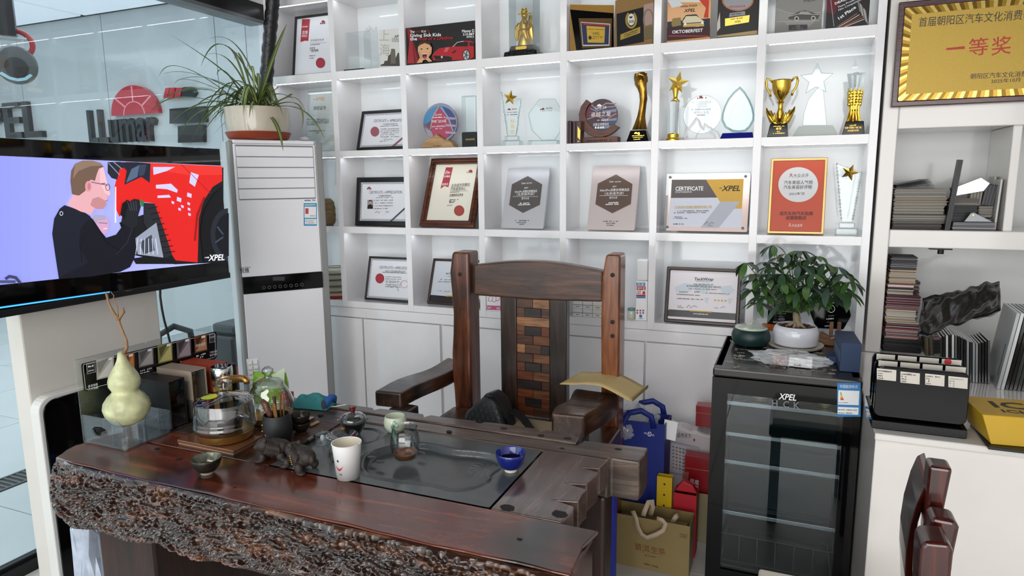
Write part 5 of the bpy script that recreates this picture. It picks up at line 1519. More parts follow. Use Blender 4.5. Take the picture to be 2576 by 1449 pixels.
# row 3
r = slot(3,(812,569),.07,name='tea_basket',label='round brown woven bamboo tea basket behind the air conditioner',cat='basket')
W_BAM = wood('bamboo',('#6d5638','#8f7650','#a98e64'),'X',5,rough=.6,bump=.4)
MB().lathe([(.058,0),(.070,.012),(.074,.05),(.073,.10),(.066,.132),(.05,.148),(.01,.15)],30).build('body',W_BAM,r,smooth='auto')
for z_ in (.028,.06,.092,.125):
    R_ = .0745 if z_ < .11 else .0685
    MB().tube([(R_ * math.cos(2 * PI * k / 30),R_ * math.sin(2 * PI * k / 30),z_) for k in range(31)],.0028,6).build('binding',W_BAM,r,smooth=True)
r,s,w,h = framed('wide black framed certificate of appreciation with a small portrait photo',3,(892.5,570),(1046,573),(900,446),.055,8,.027,M_BLKMATT)
guilloche(s,w,h,.033,GUI)
s.text('CERTIFICATE',(929,487.5),(963,487.2),M_INK,7); s.text('of',(965,487),(969,487),GREY,6,shear=.4); s.text('APPRECIATION',(970,487),(1011.5,486.8),M_INK,7)
s.text('汽车膜技师资格证书',(953,495),(984.5,494.5),M_INK,4.5); s.small((946,498.5),(992,498),2,GREY); s.disc(929,474,4,4,RED,10,180,360); s.small((924,477),(936,477),4,M_INK)
s.poly([(925,503),(939,503),(939,525.5),(924.5,525.5)],col('#8f9096')); s.poly([(924.6,525.5),(926,517),(932,513),(938,517),(939,525.5)],col('#1d1f22')); s.disc(932.3,509.5,3.4,4.6,col('#c79a82'),14); s.poly([(928.5,508),(929.5,504),(935,504),(936,508),(932,506)],col('#1b1716'))
for k in range(4): s.small((942,505 + k * 7),(990 - (k == 3) * 14,504.5 + k * 7),2.2,GREY); 
s.line([(945,536),(949,531),(953,536),(957,533)],.8,M_INK); s.line([(971,536),(974,531),(978,535),(980,532)],.8,M_INK); s.poly([(981,557),(986,557),(1019,527),(1019,522)],col('#3f4450')); s.done()
r,s,w,h = framed('large brown moulded wood frame with ivory certificate and red ribbon',3,(1054,574),(1189,578),(1091,398),.012,23,.034,M_BRNFRAME,M_PAPERW,th=.026)
th_ = .026 * .35; ringframe(.012,w - .012,.012,h - .012,.010,-.006,.002).build('moulding',M_BRNFRAME,r,bevel=.003)
s.poly([(1122,421),(1139.5,421),(1128,471),(1118,468),(1108,475)],M_WAXRED); s.text('Elite',(1119.5,438),(1132,437),WHITE,8,shear=.4); s.text('LLUMAR',(1117,446),(1132,446),WHITE,5,bold=True); s.text('精英店',(1112,467),(1127,466),WHITE,6)
s.disc(1184,433,5,6,RED,14,180,360); s.text('LLumar',(1174,435.5),(1189,435),M_INK,5); s.text('北京成杰京腾达',(1135,471),(1182,468),M_INK,8); s.text('汽车装饰中心',(1133,480),(1172,478),M_INK,8); s.line([(1133,481.5),(1178,480)],.6,GREY)
s.done('ribbon_print'); s = Sheet(r,th_ - .0006); s.small((1132,485),(1156,484),2.5,GREY); s.text('龙膜精英店荣誉',(1130,494.5),(1165,493),M_INK,6.5,bold=True); s.small((1128,504),(1154,503),3,M_INK); s.small((1127,508),(1146,507),3,M_INK); s.small((1127,511),(1143,510),3,M_INK); s.small((1125,518),(1139,517),2.5,GREY); s.done('text_print'); s = Sheet(r,th_ - .0006); s.disc(1155,530,13,13.5,col('#a3473f')); s.ring(1155,530,11.5,12,.8,col('#8a352f')); s.done('seal')


def silver(label,bl,br,tl,Y,hexm,hexpts,pm,dx):
    r = slot(3,bl,Y,.014 * math.sin(RAD(19)),(-RAD(19),0,0),'silver_plaque',label,'plaque'); M = MTX(r)
    w,h = PL(M,*br).x,PL(M,*tl).z
    MB().prism(rrect(0,w,0,h,.008,4),0,.014).build('plate',pm,r,bevel=.0015)
    hx = [(PL(M,*p).x,PL(M,*p).z) for p in hexpts]
    MB().prism(hx,-.0025,-.0002).build('hexagon_badge',hexm,r,bevel=.001)
    return r,Sheet(r,-.0028),Sheet(r,-.0003)


HB = mat('badge_grey','#6d6866',.22,metal=.4)
r,s,t = silver('silver grey metal plaque with grey hexagon badge beside the brown wood frame',(1260,576),(1366,579),(1279,423.5),.05,HB,[(1328,443),(1364,464),(1358,516),(1316,536),(1281,516),(1288,464)],mat('brushed_silver','#c3c4c8',.32,metal=.35),0)
s.text('LLumar',(1312,463),(1322,463),WHITE,5); s.text('SELECTPRO',(1324,462.5),(1338,462),WHITE,3); s.text('兹授予',(1319,474.5),(1329,474),WHITE,3.5); s.text('SelectPro龙膜全球臻选店',(1295,485),(1351,483),WHITE,6); s.text('（北京成杰店）',(1300,492),(1344,490),WHITE,6); s.line([(1290,494.5),(1354,494.5)],.6,WHITE); s.text('官方认证',(1312,501.5),(1331,501),WHITE,5); s.small((1308,513),(1332,512),3,WHITE); s.small((1304,517),(1334,516),3,WHITE); s.done('badge_print')
t.small((1296,556),(1331,556),3,M_INK); t.small((1300,561),(1324,561),3,M_INK); t.small((1304,566),(1319,565),3,M_INK); t.done('plate_print')
r,s,t = silver('pinkish silver metal plaque with bronze hexagon badge left of the acrylic certificate',(1476,581),(1596,583),(1492.5,419),.05,mat('badge_bronze','#7d6a60',.22,metal=.5),[(1550,439),(1591,463),(1587,514),(1541,537),(1498,514),(1504,462)],mat('rose_silver','#cbbfbd',.3,metal=.25),0)
s.text('LLumar',(1533,459),(1544,459),WHITE,5); s.text('SELECTPRO',(1547,459),(1562,458.5),WHITE,3); s.text('兹授予',(1541,471),(1551,470.5),WHITE,3.5); s.text('SelectPro龙膜全球臻选店',(1509,481.5),(1583,480),WHITE,6.5); s.text('（北京成杰店）',(1521,490),(1569,488.5),WHITE,6); s.line([(1508,492.5),(1580,492)],.6,WHITE); s.text('官方认证',(1533,500),(1553,499),WHITE,5); s.small((1528,512),(1556,511),3,WHITE); s.small((1524,516),(1558,515),3,WHITE); s.done('badge_print')
t.small((1517,558),(1555,558),3,M_INK); t.small((1522,563),(1549,563),3,M_INK); t.small((1526,568),(1545,568),3,M_INK); t.done('plate_print')

# row 3, printed certificate in a clear frame
r = slot(3,(1667,586),.06,.012 * math.sin(RAD(10)),(-RAD(10),0,0),'acrylic_certificate','yellow and brown printed certificate of authorization in a clear frame','certificate'); M = MTX(r)
w,h = min(PL(M,1880,587).x,room_right(M.translation.x) - .004),PL(M,1677,435).z
MB().box(0,w,.002,.012,0,h).build('clear_frame',M_PLATE,r,bevel=.003)
s = Sheet(r,-.0003)
q = lambda *p: s.uv(*p)
s.poly([(1684,449),(1888,442),(1879,584),(1676,580)],mat('mirror_rose','#d9c3bb',.15,metal=.3))
s.poly([(1690,452),(1871,450),(1864,573),(1681,570)],col('#c9ccd8',.3)); s.poly([(1690,452),(1776,452),(1806,497),(1688,498)],col('#3a2b29',.2)); s.poly([(1776,452),(1871,450),(1866,525),(1822,525)],col('#c99b22',.3)); s.poly([(1813,507),(1862,507),(1808,573),(1762,573)],col('#a9abb6',.3))
s.text('CERTIFICATE',(1699,479.5),(1769,479),WHITE,10,bold=True); s.text('OF AUTHORIZATION',(1699,485),(1740,485),WHITE,4); s.text('XPEL',(1815,480.5),(1862,480),BLACK,13,bold=True,shear=.25)
for k in range(3): s.disc(1808 + k * 3.2,473.5,.7 + .35 * k,.7 + .35 * k,BLACK,10)
s.text('北京成杰京腾达商贸有限公司',(1697,525),(1790,524),GOLDP,7,bold=True)
for k,(x0_,x1_) in enumerate(((1701,1785),(1695,1777))): s.small((x0_,532 + k * 4.5),(x1_,531.5 + k * 4.5),3,GREY)
s.small((1694,547),(1720,547),2.5,GREY); s.small((1694,550.5),(1730,550.5),2.5,GREY); s.small((1694,565),(1721,565),3,M_INK); s.line([(1772,565),(1780,557),(1784,566),(1790,559),(1796,562)],.9,M_INK); s.small((1778,569),(1794,569),2,GREY); s.done()
for cx_,cz_ in ((.02,.02),(w - .02,.02),(.02,h - .02),(w - .02,h - .02)):
    MB().lathe([(.006,0),(.006,.004),(.003,.006)],12,M=Matrix.Translation((cx_,.002,cz_)) @ Matrix.Rotation(PI / 2,4,'X')).build('stud',M_GREYMETAL,r,smooth='auto')

# row 3, orange plaque and star wedge
r = slot(3,(1929.5,589.5),.05,.018 * math.sin(RAD(10)),(-RAD(10),0,0),'orange_plaque','orange red plaque with white circle and gold metal frame','plaque'); M = MTX(r)
w,h = PL(M,2072,591).x,PL(M,1943,399).z
ringframe(0,w,0,h,.011,-.002,.018).build('frame',mat('champagne_gold','#c3a06a',.28,metal=.9),r,bevel=.002)
MB().box(.010,w - .010,.002,.016,.010,h - .010).build('panel',mat('orange_panel','#c0492b',.4),r)
s = Sheet(r,.0016)
s.disc(2008,464.5,50,44,col('#cfcfd0',.3),40); s.text('大众点评',(1996,446),(2034,445),M_INK,9); s.line([(1986,446),(1990,440),(1994,446)],1.6,RED); s.disc(1990,437.5,1.5,1.5,RED,8); s.line([(1986,439),(1990,441),(1994,439)],1.4,RED)
s.text('汽车美容人气榜',(1972,463.5),(2044,462.5),M_INK,9); s.text('汽车美容好评榜',(1971,475.5),(2042,474.5),M_INK,9); s.text('2024上榜门店',(1985,490.5),(2024,489.5),M_INK,6)
s.text('成杰车饰汽车贴膜',(1961,541),(2045,541),M_INK,9,bold=True); s.text('龙膜旗舰店',(1976,552),(2028,552),M_INK,9,bold=True); s.text('大众点评',(1992,570.5),(2018,570.5),WHITE,7); s.line([(1984,570),(1987,565),(1990,570)],1.4,WHITE); s.disc(1987,563,1.2,1.2,WHITE,8); s.done()
r = star_wedge(3,(2128,594),.085,'crystal wedge trophy with gold star beside the orange plaque',dict(body=[(2104,411),(2139,424),(2168,434),(2144,559),(2117,559)],base=(2101,560,2156),star=(2137,434,24,70),edges=[((2105,413),(2117,558)),((2166,436),(2144,558))]))

# row 4
M_CAKE = [mat('tea_wrap_%d' % i,c_,.8,var=.08,vscale=30,bump=.4,bscale=40) for i,c_ in enumerate(('#b8aa8c','#a9a593','#9d9a8e','#a8a79a','#b8b5a4'))]
for k in range(5):
    r = thing('tea_cake',('bottom tea cake of the stack, with a red wrapper edge','second tea cake up in the wrapped stack','middle grey wrapped tea cake of the stack','fourth tea cake up in the wrapped stack','topmost tea cake of the stack, with printed wrapper')[k],'tea cake',(-2.395 + .004 * (-1) ** k,.105,ROWS[4][0] + .001 + k * .0345),group='stacked tea cakes')
    MB().lathe([(.05,0),(.09,.003),(.099,.012),(.098,.022),(.085,.031),(.03,.0335),(.002,.033)],28).build('wrapped_cake',M_CAKE[k],r,smooth='auto')
    if k == 0: MB().lathe([(.0955,.004),(.0995,.010),(.0998,.018)],28,cap=False).build('red_band',col('#a31f2c',.7),r,smooth=True)
    if k == 4: MB().lathe([(.05,.0345),(.062,.0338)],20,cap=False).build('printed_ring',col('#6d6a58',.8),r,smooth=True)
r,s,w,h = framed('thin black framed certificate with large red seal on the lowest cubby row',4,(916,748),(1044,756),(929.6,644),.045,15,.0115,M_BLKFRAME,th=.02)
guilloche(s,w,h,.017,GUI)
s.text('CERTIFICATE',(954,676),(988,677),M_INK,7); s.text('of',(990,677),(994,677),GREY,6,shear=.4); s.text('APPRECIATION',(995,677.5),(1026,678.5),M_INK,7); s.text("龙膜“PPF”汽车漆面保护膜大师证书",(969,684),(1020,685.5),M_INK,4.5); s.small((962,686),(1024,688.5),2.5,GREY); s.disc(956,700.5,11,12.5,M_WAXRED,26); s.ring(956,700.5,9.8,11,.6,col('#8a2a33'))
for k in range(6): s.small((970,697 + k * 5.4 - (k > 2) * 2),(1010,698.5 + k * 5.4 - (k > 2) * 2),2,GREY)
s.line([(974,722),(982,717),(985,724),(992,719),(1000,722),(1003,733)],.8,M_INK); s.ring(1018,715,9,9.5,.7,RED,20); s.done()
r,s,w,h = framed('dark walnut award frame half hidden behind the armchair post',4,(1073,763),(1210,772),(1094,649.5),.045,20,.013,M_DKBRN,mat('award_sheet','#c6cbd2',.3),th=.02)
s.poly([(1079,742),(1088,742),(1206,752),(1206,768),(1074,757)],mat('award_black','#171618',.3)); s.rect(1122,743,1160,746,GOLDP); s.text('AUTHORIZED',(1121,690),(1160,692),M_INK,4,bold=True); s.small((1124,696),(1150,697),2,GREY); s.small((1108,704),(1150,706),2.5,GREY); s.small((1102,709.5),(1150,711),2.5,GREY); s.line([(1117,735),(1122,731),(1125,735),(1133,732)],.8,M_INK); s.small((1101,732),(1112,733),2,GREY); s.done()
# cubby behind the chair
r = slot(4,(1270,775),.10,name='tea_caddy',label='pale yellow lidded jar behind the armchair crest rail',cat='jar')
MB().lathe([(.03,0),(.045,.01),(.05,.08),(.045,.14),(.03,.16)],24).build('body',mat('caddy_cream','#cfc5a6',.3,coat=.4),r,smooth='auto')
MB().lathe([(.034,.161),(.036,.17),(.028,.182),(.008,.19)],24).build('lid',mat('caddy_yellow','#c9b25e',.35),r,smooth='auto')
r = slot(4,(1224,783),.004,name='price_card',label='white card with a pink band and number strip below the armchair rail',cat='card'); M = MTX(r)
MB().box(0,.17,0,.004,0,.15).build('card',WHITE,r,bevel=.001)
s = Sheet(r,-.0004); PK = col('#c65f86',.5)
s.poly([(1225,768),(1290,771),(1290,782),(1225,779)],PK); s.text("97'",(1227,776.5),(1236,777),WHITE,5,bold=True); s.text("95'",(1249,778),(1259,778.5),WHITE,5,bold=True)
s.line([(1228,757),(1230,748),(1236,744),(1240,750),(1236,758),(1229,757)],1.2,PK); s.line([(1238,757),(1244,760),(1248,756),(1247,745)],1.2,PK); s.line([(1246,757),(1254,756),(1259,748),(1258,742)],1.2,PK); s.done()
r = slot(4,(1474,790),.10,name='spray_can',label='brass shouldered spray can with white nozzle behind the armchair',cat='can')
MB().lathe([(.032,0),(.033,.004),(.033,.16),(.030,.166)],24).build('body',mat('can_cream','#cfcabc',.3,metal=.3),r,smooth='auto')
MB().lathe([(.030,.1665),(.031,.172),(.022,.186),(.012,.192),(.012,.196)],24).build('shoulder',M_GOLD2,r,smooth='auto')
MB().lathe([(.007,.1965),(.007,.214),(.005,.216)],14).build('nozzle',WHITE,r,smooth='auto')
p0 = slot(4,(1441,791),.02); COL.objects.unlink(p0); bx = MTX(p0).translation.x; bpy.data.objects.remove(p0)
for i in range(3):
    for j in range(2):
        r = thing('small_box',('lower' if j == 0 else 'upper') + ' white sample box ' + ('at the shelf upright end' if i == 0 else 'in the middle' if i == 1 else 'next to the armchair post') + ' of the row of six','box',(bx + i * .049,.02,ROWS[4][0] + .0006 + j * .0385),group='white sample boxes on the lowest row')
        MB().box(0,.047,0,.05,0,.038).build('carton',mat('carton_white','#dcdcdc',.45),r,bevel=.0012)
        MB().box(.0,.047,-.0006,-.0001,.017,.0195).build('gold_seal',GOLDP if i == 2 else GREY,r)
        MB().box(.014,.034,-.0006,-.0001,.008,.011).build('print',GREY,r)
r = slot(4,(1588,803),.06,name='glass_jar',label='small glass jar of white cream with a teal lid',cat='jar')
MB().lathe([(.017,0),(.019,.003),(.019,.034),(.017,.038)],20).build('jar',mat('jar_cream','#c9cbb8',.15,coat=.6),r,smooth='auto')
MB().lathe([(.0185,.0385),(.0185,.048),(.016,.050)],20).build('lid',mat('teal_lid','#5f8f93',.3),r,smooth='auto')
r = slot(4,(1599,806),.03,name='tall_box',label='tall narrow white carton printed with red and blue signs by the upright',cat='box'); M = MTX(r)
w,h = min(PL(M,1627,807).x,room_right(M.translation.x) - .003),PL(M,1600,706).z
MB().box(0,w,0,.045,0,h).build('carton',WHITE,r,bevel=.001)
s = Sheet(r,-.0004); BLU = col('#3f78b0',.5)
s.rect(1601,711,1623,719,BLU); s.text('雨季',(1603,718),(1621,718),WHITE,6); s.rect(1602,720,1624,730,RED); s.text('雨不湿',(1604,728.5),(1622,728.5),WHITE,7); s.small((1602,735),(1613,735),3,RED); s.small((1602,739),(1613,739),3,BLU); s.poly([(1616,740),(1617,733),(1623,733),(1623,740)],RED); s.rect(1601,741,1624,745,RED); s.rect(1601,745.5,1624,750,BLU)
for k in range(6): s.disc(1603.5 + (k % 3) * 7.5,781 + (k // 3) * 6,2.2,2.2,RED if k != 4 else BLU,12)
s.disc(1612,795,4,4,BLU,14); s.small((1606,802),(1619,802),2,GREY); s.done()
r = thing('foam_block','white foam block standing on the tall printed carton','block',(M.translation.x + .001,.03,ROWS[4][0] + h + .0012))
MB().box(0,w - .002,0,.05,0,.098).build('block',mat('white_foam','#e6e6e6',.6),r,bevel=.006,seg=3)
# teckwrap award
r,s,w,h = framed('walnut plaque with world map certificate and four gold stars right of the armchair',4,(1669.5,803.5),(1859,816),(1684,670),.015,12,.016,M_DKBRN,mat('award_rose_sheet','#dcd6da',.3),th=.02)
s.poly([(1682,778),(1872,790),(1860,806),(1676,795)],mat('award_black','#171618',.3)); MAP = col('#c3ced6',.4)
for pts in ([(1697,722),(1722,712),(1745,716),(1740,732),(1715,738),(1700,735)],[(1745,718),(1775,716),(1790,728),(1772,740),(1752,734)],[(1812,722),(1838,718),(1848,730),(1830,744),(1815,736)],[(1772,748),(1784,750),(1778,764),(1773,758)],[(1832,750),(1843,752),(1836,766),(1831,760)]): s.poly(pts,MAP)
s.text('TeckWrap',(1747,705),(1795,706),col('#2f4a54'),7,bold=True,shear=.2); s.text('QUALITY AND DIVERSITY',(1750,708.5),(1788,709.5),GREY,2.5); s.text('THE CERTIFICATE OF',(1744,717.5),(1794,719),col('#4d6b70'),4.5,bold=True); s.text('AUTHORIZED DEALER AND SERVICE',(1727,721.5),(1813,725),col('#4d6b70'),4.5,bold=True)
s.small((1732,727),(1806,730),2.5,GREY); s.small((1709,735),(1732,736),2.5,GREY); s.text('成杰车饰',(1746,736),(1760,736.5),M_INK,4); s.small((1776,738),(1835,741),2.5,GREY); s.small((1703,741.5),(1761,744.5),3,GREY); s.small((1702,752),(1769,755),3,GREY)
for k in range(4):
    c0 = s.uv(1799 + k * 8.7,755.5 + k * .4); s.poly(star5(c0[0],c0[1],.006),GOLDP,px=False)
s.line([(1727,774),(1734,767),(1737,775),(1746,769),(1754,773)],.9,M_INK); s.line([(1813,775),(1820,771),(1825,773)],.8,GREY); s.small((1705,770),(1714,770.5),2,GREY); s.small((1705,774),(1720,775),2,GREY); s.small((1796,775),(1808,776),2,GREY); s.poly([(1736,781),(1791,784),(1791,786.5),(1736,783.5)],GOLDP); s.text('www.teckwrap.com',(1744,790.5),(1782,792.5),WHITE,4,bold=True); s.done()
# black plaques behind the bonsai
r = slot(4,(1935,822),.07,.012 * math.sin(RAD(8)),(-RAD(3),0,0),'black_plaque','black glossy plaque with white print behind the bonsai trunk','plaque'); M = MTX(r)
MB().prism([(PL(M,*p).x,PL(M,*p).z) for p in ((1930,816),(1994,820),(2000,735),(1960,690),(1935,735))],0,.012).build('plate',M_BLKGLOSS,r,bevel=.002)
s = Sheet(r,-.0004); s.text('NATURAL',(1945,812),(1970,813),WHITE,4,bold=True); s.small((1955,790),(1978,791),4,GREY); s.small((1958,797),(1975,798),4,GREY); s.disc(1966,803,9,4,GREY,12); s.done()
r = slot(4,(2078,830),.06,.012 * math.sin(RAD(8)),(-RAD(3),0,0),'black_plaque','black hexagonal glass plaque with a white ring behind the blue box','plaque'); M = MTX(r)
MB().prism([(PL(M,*p).x,PL(M,*p).z) for p in ((2053,826),(2122,829),(2141,795),(2130,745),(2095,725),(2050,745),(2037,785))],0,.012).build('plate',M_BLKGLOSS,r,bevel=.003)
s = Sheet(r,-.0004); s.text('SKIRT',(2080,764),(2106,763),WHITE,4,bold=True); s.ring(2091,777,9.5,9.5,1.2,WHITE,24); s.small((2083,796),(2100,795),3,GREY); s.text('LAMBO',(2079,804),(2098,803),WHITE,3.5,bold=True); s.small((2080,812),(2098,811),3,GREY); s.text('NATURAL',(2075,822),(2094,821),WHITE,3.5,bold=True); s.done()
r = slot(4,(1906,829),.005,name='orange_tray',label='small bright orange flat tray beside the bonsai pot',cat='tray')
MB().prism([(0,0),(.11,0),(.11,.016),(.022,.022),(.004,.012)],0,.05).build('tray',mat('bright_orange','#d2691e',.4),r,bevel=.003)
# ------------------------------------------------------------------ things on the tea table
def on(px,py,z=TZ):
    p = PZ(px,py,z); k = (p - CAM).dot(CF) / F_PX
    return p,k


ZT = TZ + 0.0006


def put(name,label,cat,px,py,z=ZT,rot=0.0,group=None):
    p,k = on(px,py,z)
    r = thing(name,label,cat,(p.x,p.y,z),rot,group); return r,k


# acrylic sample stand
A_ = PZ(213,1115,TZ)
XS = A_.x
ds = thing('sample_stand','clear acrylic sample stand with black photo header panel','display stand',(XS,A_.y,ZT),RAD(90))
M = MTX(ds)
LW = PL(M,545,960).x
zh = PL(M,203,903).z; zr = PL(M,549,829).z
DEP = PZ(321,1134,TZ).x - XS
MB().box(0,LW,-DEP,0.004,0,.005).build('base_plate',M_ACRYL,ds,bevel=.001)
MB().box(0,LW,0.0,.005,.0055,zh).build('back_plate',M_ACRYL,ds,bevel=.001)
EH = PL(M,213,1046).z
# end wall with an oval hand hole
hole = [(-DEP * .42 + .033 * math.cos(a) * (1 if abs(math.cos(a)) > .2 else 1),EH * .48 + .016 * math.sin(a)) for a in [2 * PI * k / 24 for k in range(24)]]
outr = []
for k in range(24):
    a = 2 * PI * k / 24; c_,s_ = math.cos(a),math.sin(a)
    t = min((DEP * .42 if c_ > 0 else DEP * .58) / max(abs(c_),1e-6),(EH - EH * .48 if s_ > 0 else EH * .48) / max(abs(s_),1e-6)); outr.append((-DEP * .42 + t * c_,EH * .48 + t * s_))
v = [(0,x,z + .0055) for x,z in outr] + [(0,x,z + .0055) for x,z in hole] + [(.005,x,z + .0055) for x,z in outr] + [(.005,x,z + .0055) for x,z in hole]
f = []
for k in range(24):
    j = (k + 1) % 24; f += [(k,j,24 + j,24 + k),(48 + k,72 + k,72 + j,48 + j),(k,48 + k,48 + j,j),(24 + k,24 + j,72 + j,72 + k)]
MB().add(v,f).build('end_wall',M_ACRYL,ds)
BX = [.155,.245,.335]
for x in BX + [LW - .02]:
    MB().prism(rrect(-DEP + .002,-.001,.0055,.072,.012,4),x,x + .005,M=Matrix(((0,1,0,0),(1,0,0,0),(0,0,1,0),(0,0,0,1)))).build('divider',M_ACRYL,ds)
s = Sheet(ds,-.0004)
s.poly([(206,915),(539,834),(545,838),(545,898),(541,903),(216,985),(211,981),(204,920)],mat('header_black','#0d0d0e',.25,coat=.3))
s.line([(210,917),(538,838),(541,841),(542,896),(538,899),(217,980),(215,977),(209,921),(211,917)],1.0,WHITE)
tiles = [(241,906,286,956,'#b9b7b2'),(313,892,337,932,'#a8683c'),(346,882,384,925,'#7c7a7c'),(394,869,431,915,'#8a8a5a'),(441,857,477,903,'#6b6068'),(485,847,517,888,'#7a4a30')]
for k,(x0_,y0_,x1_,y1_,c_) in enumerate(tiles):
    dy = (x1_ - x0_) * .24
    s.poly([(x0_,y0_),(x1_,y0_ - dy),(x1_ + 1,y1_ - dy),(x0_ + 2,y1_)],col(c_,.4))
    s.poly([(x0_ + 4,y1_ - 4),(x1_ - 4,y0_ + 8 - dy),(x1_,y1_ - dy - 2)],col(('#e3e0da','#d98a4a','#b5b2b0','#c9c27a','#a3989c','#c48a62')[k],.4)); s.poly([(x0_ + 3,y0_ + 6),(x1_ - 12,y0_ + 4 - dy),(x0_ + 8,y1_ - 16)],col(('#8f8d88','#7a3f1f','#57565a','#57532f','#3f383d','#4a2416')[k],.4))
    s.poly([(x1_ - 14,y0_ + 6 - dy),(x1_ - 4,y0_ + 3.5 - dy),(x1_ - 4,y0_ + 9 - dy),(x1_ - 14,y0_ + 11.5 - dy)],WHITE)
    if k: s.small((x0_ + 5,y1_ + 10),(x1_ - 3,y1_ + 2),4,WHITE); s.small((x0_ + 5,y1_ + 16),(x1_ - 8,y1_ + 9),4,WHITE)
s.text('内部保险',(489,873),(514,867),WHITE,7,bold=True)
s.poly([(213,916),(234,911),(236,935),(215,940)],col('#2a2a2c')); s.line([(213,916),(234,911),(236,935),(215,940),(213,916)],.8,WHITE); s.small((217,924),(232,921),5,WHITE); s.small((217,934),(232,931),3,WHITE)
s.poly([(522,842),(535,839),(536,859),(523,862)],col('#2a2a2c')); s.line([(522,842),(535,839),(536,859),(523,862),(522,842)],.8,WHITE); s.text('亿车内',(524,851),(534.5,848.5),WHITE,5)
s.text('自洁涂层',(217,974),(241,968),WHITE,6,bold=True); s.text('六大功能',(217,981.5),(242,975.5),WHITE,6,bold=True); s.text('汽车内饰',(523,889),(541,884.5),WHITE,5,bold=True); s.text('隐形车衣',(523,896),(541,891.5),WHITE,5,bold=True); s.done('header_print')
MB().lathe([(.045,.0056),(.045,.052)],32,(.075,-DEP * .55,0),cap=False).build('ring_riser',M_ACRYL,ds,smooth=True)
# leather samples folded over clear blocks
for k,(x,lb,c_,hh,d_) in enumerate(((.168,'black','#141415',.145,.0),(.253,'beige','#968a7c',.155,.0),(.343,'orange red','#9c3b22',.15,.0),(.412,'ribbed grey brown','#4d443f',.135,.0))):
    w_ = .062 if k < 3 else .03
    P = M @ Vector((x,0,.0062))
    lr = thing('leather_sample','%s leather sample folded over a block in the acrylic stand' % lb,'sample',P,RAD(90),'leather samples in the stand')
    lm = mat('leather_' + lb.split()[0],c_,.45,bump=.3,bscale=300)
    y0_,y1_ = -DEP + .012,-.008
    mbw = MB().box(0.001,.004,y0_,y1_,0,hh).box(w_ - .005,w_ - .002,y0_,y1_,0,hh).box(0.001,w_ - .002,y0_,y1_,hh,hh + .003)
    mbw.box(.004,w_ - .005,y1_ - .003,y1_,0,hh)
    mbw.build('leather_wrap',lm,lr,weld=True)
    MB().box(.006,w_ - .007,y0_ + .002,y1_ - .005,0,hh - .003).build('clear_block',M_ACRYL,lr,bevel=.001)
# gourd
gp = M @ Vector((.075,-DEP * .55,.0))
gr_ = thing('bottle_gourd','pale green bottle gourd with a dried stem on the acrylic stand','gourd',(gp.x,gp.y,TZ + .045))
kz = (gp - CAM).dot(CF) / F_PX
prof = [(0.002,1057),(20,1055),(38,1047),(50,1030),(54,1014),(51,1000),(42,987),(33,979),(29,974),(31,969),(36,960),(36.5,948),(33,936),(25,922),(17,910),(12,898),(9.5,888),(8.5,880),(4,877),(.002,876.5)]
zg = lambda py: PY(312,py,gp.y).z - (TZ + .045)
z00 = zg(1057)
M_GOURD = mat('gourd_skin','#bfc196',.33,var=.28,vscale=30,bump=.15,bscale=50)
MB().lathe([(r_ * kz,max(zg(py) - z00,0) + .0005) for r_,py in prof],36,cap=False).build('gourd',M_GOURD,gr_,smooth=True)
# the stem, a dry brown tendril
W_STEM = mat('dry_stem','#8a6a48',.6,var=.2,vscale=60)
sp_ = lambda px,py: PY(px,py,gp.y) - Vector((gp.x,gp.y,TZ + .045)) - Vector((0,0,z00))
MB().tube([sp_(*p) for p in ((311,880),(318,866),(318,850),(312,836),(306,822),(300,806),(297,796))],[.006,.0045,.0035,.0035,.0035,.0037,.005],8).build('stem',W_STEM,gr_,smooth=True)
for pts,rr_ in ((((297,796),(289,784),(280,770),(272,752),(266,727)),[.005,.004,.0035,.003,.004]),(((297,796),(304,786),(310,776),(309,765)),[.0045,.0035,.0045,.002]),(((296,792),(295,776),(294,762),(288,750),(284,742),(286,735),(280,728),(278,724)),[.003,.002,.0015,.0013,.0012,.0012,.001,.001])):
    MB().tube([sp_(*p) for p in pts],rr_,7).build('stem_branch',W_STEM,gr_,smooth=True)

# electric stove plate and kettles
pts = [PZ(446,1117,TZ),PZ(588,1146,TZ),PZ(680,1098,TZ)]
pts.append(pts[0] + pts[2] - pts[1])
sv = thing('stove_plate','brown glass electric tea stove plate with dark leaf print','stove',(pts[0].x,pts[0].y,ZT))
off(outline_slab([(p.x,p.y) for p in pts],ZT + .003,ZT + .013),Vector((pts[0].x,pts[0].y,ZT))).build('glass_top',mat('stove_brown','#6b4632',.12,coat=.5,var=.06),sv,bevel=.002)
off(outline_slab([(p.x * .97 + .03 * -1.52,p.y * .97 + .03 * -1.6) for p in pts],ZT,ZT + .003),Vector((pts[0].x,pts[0].y,ZT))).build('foot_frame',mat('stove_edge','#a58a6a',.4),sv)
M_KG = glass('kettle_glass',tint='#f5f8f8',edge='#6f7b7f',edge_pow=.4,refl=3.0)
M_WARMGOLD = mat('warm_gold','#b98a4a',.28,metal=.85)


